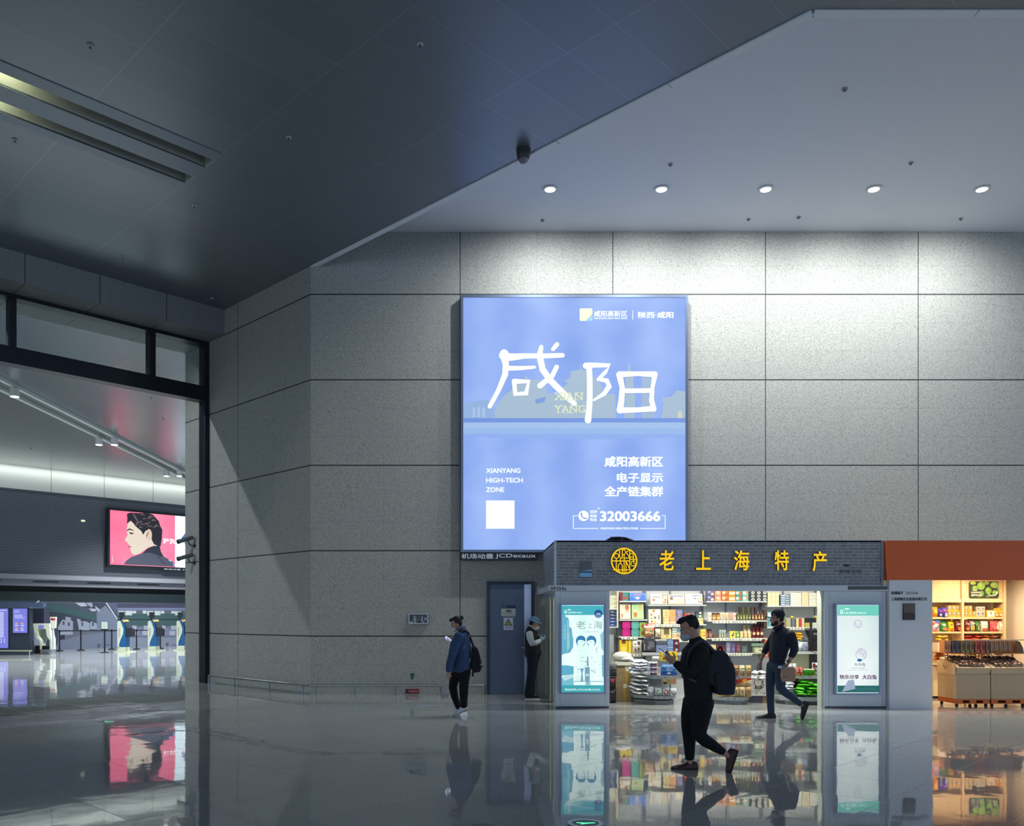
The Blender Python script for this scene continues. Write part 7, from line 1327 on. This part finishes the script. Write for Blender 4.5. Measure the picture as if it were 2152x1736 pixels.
def phone(B, pa, pb, dy, wdt, label, face, lit=(150, 170, 230), turn=0.):
    """a phone seen nearly edge on: pa top edge, pb bottom edge"""
    a, b = B.p(*pa, dy), B.p(*pb, dy); d = (b-a).normalized(); y0 = Vector((0, 1, 0)); n0 = d.cross(y0).normalized()*face; n = (n0*math.cos(turn)-y0*math.sin(turn)).normalized(); y = n.cross(d).normalized()
    fr = Fr((a+b)/2, y, d); L = (b-a).length/2; s_ = 1 if fr.n.dot(n) > 0 else -1
    t = thing('mobile_phone', label, 'phone', (a+b)/2, None); obj('body', G().box(-wdt/2, -L, -.0045, wdt/2, L, .0045, mat((60, 64, 76), .3, .4), fr), t)
    obj('screen', G().box(-wdt/2+.004, -L+.006, s_*.0046, wdt/2-.004, L-.006, s_*.0056, mat(lit, emit=1.2), fr), t); return t
# ---------------------------------------------------------------- man in black with backpack
def man_black():
    B = Body(1360, 1250, 4.236, 8.99); p = B.p
    t = thing('person', 'person in black sweater and trousers striding while looking at a phone, grey backpack on', 'person', (p(400, 0).x, B.Y0, 0))
    M = B.headM(376, 290, 24, yaw=-6); black = mat((13, 14, 19), .8)
    w1, w2 = p(215, 598, -.14), p(588, 918, .2)
    def bd(ge):
        head(ge, M); B.limb(ge, [(400, 340, 0, 48, 48), (425, 390, 0, 50, 52), (450, 440, 0, 60, 80), (450, 560, 0, 95, 120), (450, 760, 0, 90, 110), (455, 920, 0, 95, 115)])
        B.limb(ge, [(452, 490, -.17, 40, 40), (352, 690, -.2, 32, 32), (228, 606, -.145, 24, 26), (205, 588, -.135, 21, 25)]); B.limb(ge, [(455, 490, .17, 40, 40), (520, 720, .22, 32, 32), (582, 905, .2, 23, 25), (596, 935, .2, 21, 24)])
        B.limb(ge, [(435, 950, .085, 75, 70), (392, 1165, .09, 46, 46), (396, 1330, .09, 38, 38), (398, 1480, .09, 29, 29), (400, 1535, .09, 27, 27)]); B.limb(ge, [(465, 950, -.085, 75, 70), (436, 1240, -.09, 46, 46), (560, 1325, -.09, 36, 36), (660, 1392, -.09, 28, 28), (705, 1425, -.09, 26, 26)])
        hand(ge, w1, p(120, 520)-p(215, 598), (0.35, .9, .55), .85, -1); hand(ge, w2, (.25, 0, -1), (-.6, -.5, 0), .55, 1)
    blob('body', bd, SK, t, .0065, 2); face_parts(M, t)
    def hair(ge):
        lell(ge, M, (.030, 0, .052), (.088, .079, .076)); lell(ge, M, (-.030, 0, .092), (.062, .062, .040)); lell(ge, M, (.062, 0, .012), (.052, .068, .062)); lell(ge, M, (-.075, 0, .094), (.030, .052, .020))
    blob('hair', hair, mat((14, 13, 15), .7), t, .006, 3)
    for s_ in (-1, 1): g_ = G(); lell(g_, M, (.030, s_*.070, .020), (.038, .010, .040)); g_.f = [(f[0], mat((36, 32, 32), .8), True) for f in g_.f]; obj('side_hair', g_, t)
    def msk(ge): lell(ge, M, (-.082, 0, -.072), (.052, .056, .050)); lell(ge, M, (-.062, 0, -.078), (.04, .062, .042))
    mk = blob('face_mask', msk, mat((168, 188, 206), .6), t, .006, 2, 'pale blue cup mask')
    for s_ in (-1, 1): g_ = G(); g_.tube([M @ Vector(q) for q in ((-.06, s_*.058, -.055), (-.03, s_*.068, -.035), (.015, s_*.080, -.012))], .002, mat((210, 214, 220), .6), 6); obj('ear_loop', g_, mk)
    def sw(ge):
        B.limb(ge, [(458, 945, 0, 118, 140), (452, 800, 0, 124, 140), (446, 650, 0, 128, 152), (448, 530, 0, 126, 166), (448, 465, 0, 104, 140), (440, 415, 0, 60, 68)], 20); B.limb(ge, [(425, 395, 0, 55, 58), (440, 430, 0, 62, 66)])
        B.limb(ge, [(452, 492, -.165, 66, 60), (390, 620, -.19, 60, 54), (348, 692, -.2, 52, 50), (285, 655, -.175, 44, 42), (232, 610, -.15, 36, 36)]); B.limb(ge, [(455, 492, .165, 66, 60), (520, 720, .22, 52, 48), (572, 880, .2, 36, 36)])
    blob('sweater', sw, black, t, .011, 4, 'plain black long-sleeved sweater')
    def tr(ge):
        B.limb(ge, [(458, 890, 0, 118, 136), (455, 960, 0, 118, 132)], 18); B.limb(ge, [(432, 960, .08, 100, 88), (400, 1080, .085, 84, 74), (388, 1180, .09, 66, 60), (396, 1330, .09, 55, 50), (398, 1462, .09, 42, 42)])
        B.limb(ge, [(472, 950, -.08, 108, 90), (452, 1100, -.085, 88, 76), (440, 1235, -.09, 68, 62), (500, 1290, -.09, 58, 54), (580, 1340, -.09, 48, 44), (648, 1384, -.09, 36, 36)])
    blob('trousers', tr, mat((12, 13, 18), .85), t, .011, 4, 'slim black trousers')
    br, sl = mat((66, 40, 42), .5), mat((44, 28, 30), .6)
    s1 = shoe('shoe', p(470, 1574, .09), p(232, 1574, .09), (0, 0, 1), t, br, sl); lace(s1, [p(372, 1480, .05), p(345, 1466, .06), p(325, 1480, .04), p(338, 1492, .05), p(318, 1500, .07)], br)
    shoe('shoe', p(784, 1372, -.09), p(704, 1600, -.09), p(640, 1420)-p(760, 1480), t, br, sl)
    phone(B, (88, 478), (196, 566), -.115, .075, 'white-lit phone held before the mask by the person in black', -1)
    # backpack
    b = thing('backpack', 'dark grey backpack on the back of the person in black', 'backpack', p(620, 890)); gm = mat((34, 37, 48), .75); gl = mat((52, 50, 60), .7)
    blob('main_bag', lambda ge: slab(ge, [(545, 500), (640, 490), (690, 530), (725, 640), (725, 860), (690, 885), (600, 880), (560, 800), (510, 780), (498, 640)], -.15, .15, B), gm, b, .012, 8)
    blob('front_pocket', lambda ge: slab(ge, [(690, 580), (735, 600), (762, 690), (764, 790), (750, 880), (690, 885), (680, 740)], -.125, .125, B), gl, b, .011, 7)
    blob('side_pocket', lambda ge: slab(ge, [(560, 690), (640, 680), (660, 850), (590, 850)], -.175, -.13, B), gm, b, .010, 5)
    for s_ in (-1, 1):
        y = s_*.115; obj('shoulder_strap', G().tube([p(570, 505, y), p(520, 452, y), (p(470, 405, y)), p(420, 425, y), p(350, 500, y), p(330, 610, y), p(352, 740, y*1.2), p(470, 800, y*1.2), p(520, 780, y)], .020, mat((62, 64, 74), .7), 8), b)
    obj('haul_loop', G().tube([p(620, 500, -.03), p(640, 462, -.03), p(665, 462, .03), p(680, 505, .03)], .010, gm, 8), b); obj('zip', G().tube([p(700, 545, -.13), p(742, 650, -.126), p(752, 780, -.126), p(742, 860, -.126)], .006, mat((86, 88, 98), .4, .5), 6), b)
    for y_ in (640, 700, 760): obj('webbing', G().tube([p(690, y_, -.127), p(755, y_+22, -.10), p(770, y_+30, .0)], .008, gl, 6), b)
# ---------------------------------------------------------------- woman in denim
def woman_denim():
    B = Body(920, 1280, 7.236, 13.96); p = B.p
    t = thing('person', 'person in loose denim jacket with hair bun, walking with phone and clear bag', 'person', (p(330, 0).x, B.Y0, 0))
    M = B.headM(283, 222, 22, size=.96); w1, w2 = p(163, 945, -.19), p(215, 500, .11)
    def bd(ge):
        head(ge, M); B.limb(ge, [(305, 270, 0, 42, 42), (330, 310, 0, 46, 50), (370, 370, 0, 70, 90), (380, 560, 0, 85, 110), (365, 760, 0, 80, 100), (360, 900, 0, 95, 115)])
        B.limb(ge, [(310, 430, -.15, 38, 38), (232, 690, -.19, 30, 30), (168, 930, -.19, 21, 24)]); B.limb(ge, [(340, 420, .15, 38, 38), (300, 620, .2, 30, 30), (222, 510, .12, 21, 23)])
        B.limb(ge, [(405, 930, -.08, 75, 70), (388, 1200, -.08, 46, 46), (400, 1470, -.08, 28, 28), (404, 1540, -.08, 26, 26)]); B.limb(ge, [(315, 930, .08, 75, 70), (232, 1175, .08, 46, 46), (254, 1340, .08, 36, 36), (330, 1530, .08, 28, 28), (380, 1600, .08, 26, 26)])
        hand(ge, w1, (-.12, 0, -1), (.7, .6, 0), .75, 1, .93); hand(ge, w2, p(160, 460)-p(215, 505), (.3, -.5, .8), .7, 1, .93)
    blob('body', bd, SK, t, .0065, 2); face_parts(M, t)
    def hair(ge):
        lell(ge, M, (.026, 0, .050), (.094, .079, .080)); lell(ge, M, (.060, 0, .004), (.048, .068, .06)); lell(ge, M, (-.045, 0, .088), (.052, .056, .034)); lell(ge, M, (.118, 0, .062), (.040, .040, .040)); lell(ge, M, (.02, .066, .0), (.04, .012, .05)); lell(ge, M, (.02, -.066, .02), (.035, .012, .04))
    blob('hair', hair, mat((26, 20, 22), .6), t, .006, 3, 'dark hair tied in a bun')
    mk = blob('face_mask', lambda ge: (lell(ge, M, (-.072, 0, -.066), (.046, .054, .046)), lell(ge, M, (-.055, 0, -.075), (.04, .060, .04))), mat((220, 222, 228), .6), t, .006, 2, 'white mask')
    def jk(ge):
        B.limb(ge, [(362, 895, 0, 152, 170), (372, 780, 0, 142, 168), (388, 620, 0, 122, 165), (392, 470, 0, 112, 160), (388, 380, 0, 98, 142), (370, 325, 0, 72, 96), (345, 285, 0, 50, 58)], 20)
        B.limb(ge, [(330, 405, -.14, 78, 66), (262, 540, -.17, 72, 62), (225, 700, -.19, 64, 58), (185, 840, -.19, 58, 52), (168, 925, -.19, 44, 42)]); B.limb(ge, [(345, 410, .14, 78, 66), (300, 610, .19, 62, 58), (232, 520, .13, 42, 42)])
    blob('jacket', jk, mat((52, 76, 112), .85), t, .011, 4, 'oversized blue denim jacket')
    obj('collar', G().tube([p(300, 312, -.075), p(345, 280, -.07), p(398, 272, -.03), p(410, 274, .03), p(360, 280, .07), p(305, 310, .075)], .022, mat((92, 104, 124), .8), 10), t, 'pale jacket collar')
    for i, (a, b_, r) in enumerate(((470, 425, 16), (402, 575, 15), (488, 780, 15))):
        pp = p(a, b_); g_ = G(); g_.ell((pp.x, B.Y0-.155+(.035 if i != 1 else -.015), pp.z), (.013, .012, .05), mat((104, 122, 152), .85), 10, 7, Matrix.Rotation(.25, 3, 'Y')); obj('worn_patch', g_, t, 'pale bleached patch')
    def tr(ge):
        B.limb(ge, [(362, 880, 0, 128, 140), (360, 950, 0, 128, 138)], 18); B.limb(ge, [(412, 950, -.08, 92, 84), (400, 1110, -.08, 76, 72), (396, 1220, -.08, 70, 66), (396, 1350, -.08, 62, 58), (398, 1468, -.08, 54, 50)]); B.limb(ge, [(300, 950, .08, 92, 84), (242, 1110, .08, 74, 70), (228, 1200, .08, 66, 62), (256, 1340, .08, 58, 54), (312, 1500, .08, 46, 44)])
    blob('trousers', tr, mat((10, 11, 16), .9), t, .011, 4, 'wide black trousers')
    wh, so = mat((206, 208, 216), .5), mat((150, 152, 162), .5)
    shoe('shoe', p(462, 1520, -.08), p(230, 1632, -.08), (p(330, 1500)-p(372, 1590)), t, wh, so, .044); shoe('shoe', p(438, 1655, .08), p(300, 1655, -.06), (0, 0, 1), t, wh, so, .044)
    phone(B, (112, 418), (204, 492), .09, .075, 'bright white phone held up by the person in denim', -1, (190, 200, 240), .75)
    b = thing('backpack', 'small black backpack hanging behind the denim jacket', 'backpack', p(580, 960)); bk = mat((15, 16, 22), .8)
    blob('main_bag', lambda ge: slab(ge, [(512, 570), (570, 566), (606, 600), (640, 700), (662, 800), (650, 940), (600, 962), (530, 960), (512, 900)], -.13, .13, B), bk, b, .011, 7)
    blob('front_pocket', lambda ge: slab(ge, [(600, 760), (668, 800), (668, 900), (640, 955), (600, 955)], -.10, .10, B), bk, b, .010, 5)
    for s_ in (-1, 1): obj('shoulder_strap', G().tube([p(548, 585, .09*s_), p(508, 470, .10*s_), p(468, 365, .10*s_), p(415, 325, .11*s_), p(345, 350, .13*s_)], .016, bk, 8), b)
    obj('strap_end', G().tube([p(535, 950, -.08), p(530, 1020, -.08)], .016, bk, 6), b); obj('charm', G().tube([p(640, 835, -.135), p(690, 845, -.15), p(680, 880, -.15)], .014, mat((110, 116, 126), .4), 6), b)
    c = thing('plastic_bag', 'knotted clear plastic bag hanging from the hand of the person in denim', 'bag', p(120, 1345, -.19)); pl = mat((206, 204, 212), .25, alpha=.42)
    blob('bag_body', lambda ge: B.limb(ge, [(140, 1150, -.19, 16, 16), (130, 1190, -.19, 36, 40), (118, 1250, -.19, 64, 66), (112, 1310, -.19, 58, 60), (112, 1338, -.19, 46, 50)]), pl, c, .009, 3)
    obj('handle', G().tube([p(158, 985, -.19), p(148, 1080, -.19), p(140, 1152, -.19)], .009, mat((196, 200, 208), .4, alpha=.7), 8), c); obj('knot_tail', G().tube([p(140, 1152, -.19), p(178, 1130, -.2)], [.012, .004], mat((206, 208, 214), .4, alpha=.7), 8), c)
    obj('food_box', G().box(*(lambda a, b_: (a.x, a.z, -.05, b_.x, b_.z, .05))(p(72, 1330), p(160, 1262)), mat((176, 140, 110), .6), FY(B.Y0-.19)), c, 'tan food box')
# ---------------------------------------------------------------- man with cap
def man_cap():
    B = Body(1580, 1265, 6.677, 13.6); p = B.p
    t = thing('person', 'person in dark jacket, jeans and black cap walking past the kiosk till', 'person', (p(330, 0).x, B.Y0, 0)); sk = mat((172, 132, 116), .5)
    M = B.headM(352, 226, 6, yaw=-8, size=1.02); w1, w2 = p(450, 848, -.2), p(178, 838, .2)
    def bd(ge):
        head(ge, M); B.limb(ge, [(365, 300, 0, 50, 50), (372, 350, 0, 54, 58), (395, 410, 0, 80, 110), (400, 560, 0, 95, 125), (375, 720, 0, 88, 112), (350, 850, 0, 90, 120)])
        B.limb(ge, [(488, 470, -.17, 42, 42), (530, 660, -.2, 36, 36), (492, 755, -.2, 32, 32), (455, 840, -.2, 24, 25)]); B.limb(ge, [(390, 470, .17, 42, 42), (292, 640, .24, 36, 36), (235, 725, .22, 32, 32), (186, 825, .2, 23, 25)])
        B.limb(ge, [(335, 880, .085, 75, 70), (286, 1190, .09, 46, 46), (296, 1560, .09, 28, 28), (310, 1610, .09, 26, 26)]); B.limb(ge, [(380, 890, -.085, 75, 70), (372, 1205, -.09, 46, 46), (650, 1420, -.09, 28, 28), (690, 1450, -.09, 26, 26)])
        hand(ge, w1, (-.45, 0, -.8), (-.75, .5, .35), .95, -1, 1.05); hand(ge, w2, (-.5, 0, -.9), (.8, -.4, -.3), .4, 1, 1.05)
    blob('body', bd, sk, t, .0065, 2); face_parts(M, t)
    blob('beard', lambda ge: (lell(ge, M, (-.062, 0, -.096), (.042, .046, .030)), lell(ge, M, (-.088, 0, -.060), (.012, .026, .006)), lell(ge, M, (-.03, .05, -.075), (.03, .014, .04)), lell(ge, M, (-.03, -.05, -.075), (.03, .014, .04))), mat((44, 32, 30), .9), t, .006, 2, 'short dark beard')
    blob('hair', lambda ge: (lell(ge, M, (.055, 0, .0), (.056, .070, .07)), lell(ge, M, (.012, .068, .01), (.035, .012, .035)), lell(ge, M, (.012, -.068, .01), (.035, .012, .035))), mat((30, 24, 24), .8), t, .006, 3)
    cp = blob('cap', lambda ge: (lell(ge, M, (.020, 0, .068), (.106, .086, .074)), lell(ge, M, (.035, 0, .04), (.095, .086, .06))), mat((18, 22, 36), .75), t, .007, 4, 'black baseball cap')
    g_ = G(); pts = [(-.075, -.07), (-.11, -.062), (-.155, -.035), (-.170, 0), (-.155, .035), (-.11, .062), (-.075, .07)]
    cv = lambda y: (y/.07)**2*.040
    g_.loft([[M @ Vector((x, y, z_-cv(y)+.10*(x+.075))) for x, y in pts] for z_ in (.046, .056)], mat((20, 24, 38), .45), smooth=False)
    obj('brim', g_, cp); g_ = G(); lell(g_, M, (-.052, -.066, .062), (.02, .006, .012)); g_.f = [(f[0], mat((130, 130, 146), .6), True) for f in g_.f]; obj('cap_badge', g_, cp)
    def jk(ge):
        B.limb(ge, [(350, 828, 0, 104, 142), (370, 720, 0, 122, 150), (398, 580, 0, 136, 166), (408, 470, 0, 134, 170), (395, 400, 0, 96, 130), (375, 355, 0, 62, 68)], 20)
        B.limb(ge, [(486, 460, -.165, 74, 64), (522, 580, -.19, 64, 58), (532, 665, -.2, 58, 54), (510, 720, -.2, 50, 48), (492, 752, -.2, 44, 42)]); B.limb(ge, [(392, 460, .165, 74, 64), (292, 640, .23, 56, 52), (240, 715, .22, 42, 42)])
    blob('jacket', jk, mat((20, 26, 44), .7), t, .011, 4, 'dark navy jacket')
    obj('collar', G().tube([p(290, 392, -.06), p(330, 368, -.085), p(400, 330, -.08), p(432, 305, -.03), p(432, 305, .03), p(400, 330, .08), p(300, 388, .06)], .020, mat((18, 22, 38), .7), 10), t); obj('undershirt', G().tube([p(296, 398, -.05), p(318, 385, 0), p(300, 396, .05)], .020, mat((176, 180, 186), .7), 8), t, 'pale shirt at the neck')
    def tr(ge):
        B.limb(ge, [(350, 835, 0, 98, 130), (352, 900, 0, 104, 130)], 18); B.limb(ge, [(322, 890, .08, 90, 84), (296, 1050, .085, 74, 70), (284, 1200, .09, 60, 58), (288, 1380, .09, 54, 50), (298, 1560, .09, 48, 46)]); B.limb(ge, [(385, 900, -.08, 92, 84), (376, 1060, -.085, 78, 70), (374, 1200, -.09, 66, 60), (440, 1265, -.09, 58, 54), (540, 1335, -.09, 50, 46), (648, 1420, -.09, 42, 40)])
    blob('jeans', tr, mat((50, 62, 84), .85), t, .011, 4, 'blue-grey jeans')
    br, sl = mat((40, 30, 32), .55), mat((26, 22, 24), .6); shoe('boot', p(362, 1648, .09), p(92, 1648, .09), (0, 0, 1), t, br, sl, .045); shoe('boot', p(772, 1398, -.09), p(680, 1640, -.09), p(620, 1420)-p(760, 1480), t, br, sl, .045)
    a = p(464, 828, -.2); obj('wrist_watch', G().tube([a+Vector((-.022, 0, -.012)), a+Vector((-.012, 0, .012))], .031, mat((22, 22, 26), .4), 14), t)
    c = thing('paper_bag', 'folded brown paper bag in the hand of the person in the cap', 'bag', p(425, 1100, -.22)); kr = mat((176, 140, 116), .75); q_ = lambda *l: [(p(x, y).x, p(x, y).z) for x, y in l]
    obj('bag_body', G().prism(q_((352, 1102), (515, 1092), (508, 925), (345, 930), (330, 1020)), -.045, .045, kr, FY(B.Y0-.255)), c); obj('folded_top', G().prism(q_((350, 935), (505, 930), (500, 900), (358, 905)), -.03, .03, mat((190, 156, 132), .75), FY(B.Y0-.255)), c); obj('printed_mark', G().poly(q_((345, 1044), (405, 1040), (405, 1030), (345, 1034)), mat((110, 92, 92), .7), FY(B.Y0-.255), .047), c)
    c = thing('drink_bottle', 'small white and blue bottle held with the brown paper bag', 'bottle', p(330, 905, -.25)); a, b_ = p(285, 900, -.26), p(392, 910, -.26)
    obj('body', G().tube([a+(b_-a)*.4, b_], .026, mat((110, 124, 176), .3), 12), c); obj('cap', G().tube([a, a+(b_-a)*.12, a+(b_-a)*.4], [.012, .020, .024], mat((206, 210, 218), .3), 12), c)
# ---------------------------------------------------------------- worker in waistcoat
def worker():
    B = Body(1090, 1285, 8.9, 16.92, 1, -4); p = B.p
    t = thing('person', 'person in black waistcoat, gloves and blue cap leaning beside the service door', 'person', (p(270, 0).x, B.Y0, 0))
    M = B.headM(330, 226, 20, size=.98); lt = mat((196, 200, 210), .75); w1, w2 = p(432, 532, -.10), p(440, 540, .08)
    def bd(ge):
        head(ge, M); B.limb(ge, [(300, 280, 0, 48, 48), (275, 320, 0, 50, 54), (265, 390, 0, 70, 100), (285, 560, 0, 100, 125), (300, 760, 0, 110, 120), (310, 860, 0, 105, 120)])
        B.limb(ge, [(225, 420, -.16, 40, 40), (285, 605, -.2, 36, 36), (425, 535, -.11, 24, 25)]); B.limb(ge, [(260, 420, .16, 40, 40), (300, 605, .2, 36, 36), (430, 542, .09, 24, 25)])
        for y, d_ in ((-.085, -8), (.085, 12)): B.limb(ge, [(305+d_, 900, y, 75, 70), (285+d_, 1160, y, 48, 48), (232+d_, 1420, y, 38, 38), (215+d_, 1590, y, 30, 30)])
        hand(ge, w1, p(520, 482)-p(432, 532), (.2, .8, .5), .7, 1, .95); hand(ge, w2, p(510, 505)-p(440, 540), (.2, -.8, .5), .7, -1, .95)
    blob('body', bd, SK, t, .0065, 2); face_parts(M, t)
    for w_, q_, nn, sd in ((w1, p(520, 482)-p(432, 532), (.2, .8, .5), 1), (w2, p(510, 505)-p(440, 540), (.2, -.8, .5), -1)): blob('glove', lambda ge: hand(ge, w_, q_, nn, .7, sd, 1.06, .021), mat((150, 186, 206), .4), t, .006, 1, 'pale blue glove')
    blob('hair', lambda ge: (lell(ge, M, (.03, 0, .03), (.085, .077, .07)), lell(ge, M, (.06, 0, -.01), (.045, .066, .055))), mat((30, 26, 28), .8), t, .006, 3)
    cp = blob('hair_cover', lambda ge: (lell(ge, M, (.004, 0, .082), (.112, .098, .062)), lell(ge, M, (.02, 0, .07), (.10, .094, .05))), mat((86, 128, 152), .6), t, .007, 4, 'blue disposable hair cover')
    g_ = G(); ring = [(math.cos(6.2832*i/28), math.sin(6.2832*i/28)) for i in range(28)]
    for i, (x, y) in enumerate(ring[:]):
        pass
    g_.loft([[M @ Vector((.004+.118*x, .102*y, .060+.006*math.sin(9*a_))) for a_, (x, y) in enumerate(ring)], [M @ Vector((.004+.150*x, .118*y, .030+.006*math.sin(9*a_))) for a_, (x, y) in enumerate(ring)], [M @ Vector((.004+.146*x, .114*y, .026+.006*math.sin(9*a_))) for a_, (x, y) in enumerate(ring)], [M @ Vector((.004+.114*x, .098*y, .056)) for x, y in ring]], mat((104, 156, 204), .35), caps=False)
    obj('visor', g_, cp, 'bright blue visor edge')
    blob('face_mask', lambda ge: (lell(ge, M, (-.080, 0, -.066), (.052, .055, .050)), lell(ge, M, (-.058, 0, -.075), (.04, .061, .042))), mat((216, 222, 232), .6), t, .006, 2, 'white mask')
    def ve(ge): B.limb(ge, [(302, 795, 0, 158, 150), (296, 700, 0, 148, 148), (288, 580, 0, 142, 152), (282, 470, 0, 138, 140), (262, 390, 0, 112, 118), (258, 325, 0, 74, 92), (272, 290, 0, 50, 62)], 20)
    blob('waistcoat', ve, mat((24, 26, 36), .8), t, .011, 4, 'black waistcoat')
    for y, x_ in ((-1, 0), (1, 30)): blob('shirt_sleeve', lambda ge: B.limb(ge, [(228+x_, 405, y*.150, 66, 52), (240+x_, 500, y*.18, 66, 56), (278+x_*.5, 600, y*.2, 60, 54), (340, 590, y*.165, 50, 46), (420, 545, y*.11, 38, 36)]), lt, t, .010, 4, 'pale grey shirt sleeve')
    obj('shirt_collar', G().tube([p(232, 268, -.05), p(262, 268, -.072), p(310, 318, -.06), p(345, 352, -.02), p(345, 352, .02), p(310, 318, .06), p(250, 262, .06)], .016, lt, 8), t, 'pale shirt collar'); a = p(402, 440, -.12); obj('name_pin', G().box(a.x-.012, a.z-.006, .0, a.x+.012, a.z+.010, .006, mat((196, 200, 206), .3, .5), FY(a.y)), t)
    def tr(ge):
        B.limb(ge, [(310, 805, 0, 128, 138), (308, 870, 0, 126, 136)], 18)
        for y, d_ in ((-.08, -8), (.08, 14)): B.limb(ge, [(298+d_, 880, y, 108, 84), (292+d_, 1030, y, 92, 76), (276+d_, 1180, y, 82, 70), (242+d_, 1380, y, 76, 66), (232+d_, 1500, y, 84, 68), (232+d_, 1570, y, 84, 68)])
    blob('trousers', tr, mat((22, 28, 42), .85), t, .011, 4, 'dark suit trousers')
    bk, so = mat((18, 18, 22), .45), mat((206, 208, 210), .5)
    for y, d_ in ((-.09, 0), (.09, 16)): shoe('shoe', p(145+d_, 1634, y), p(425+d_, 1634, y), (0, 0, 1), t, bk, so, .045, None, .85)
    phone(B, (596, 438), (500, 486), -.01, .075, 'pale phone in the gloved hands of the person in the waistcoat', 1, (170, 200, 220))
for fn in (man_black, woman_denim, man_cap, worker): fn()
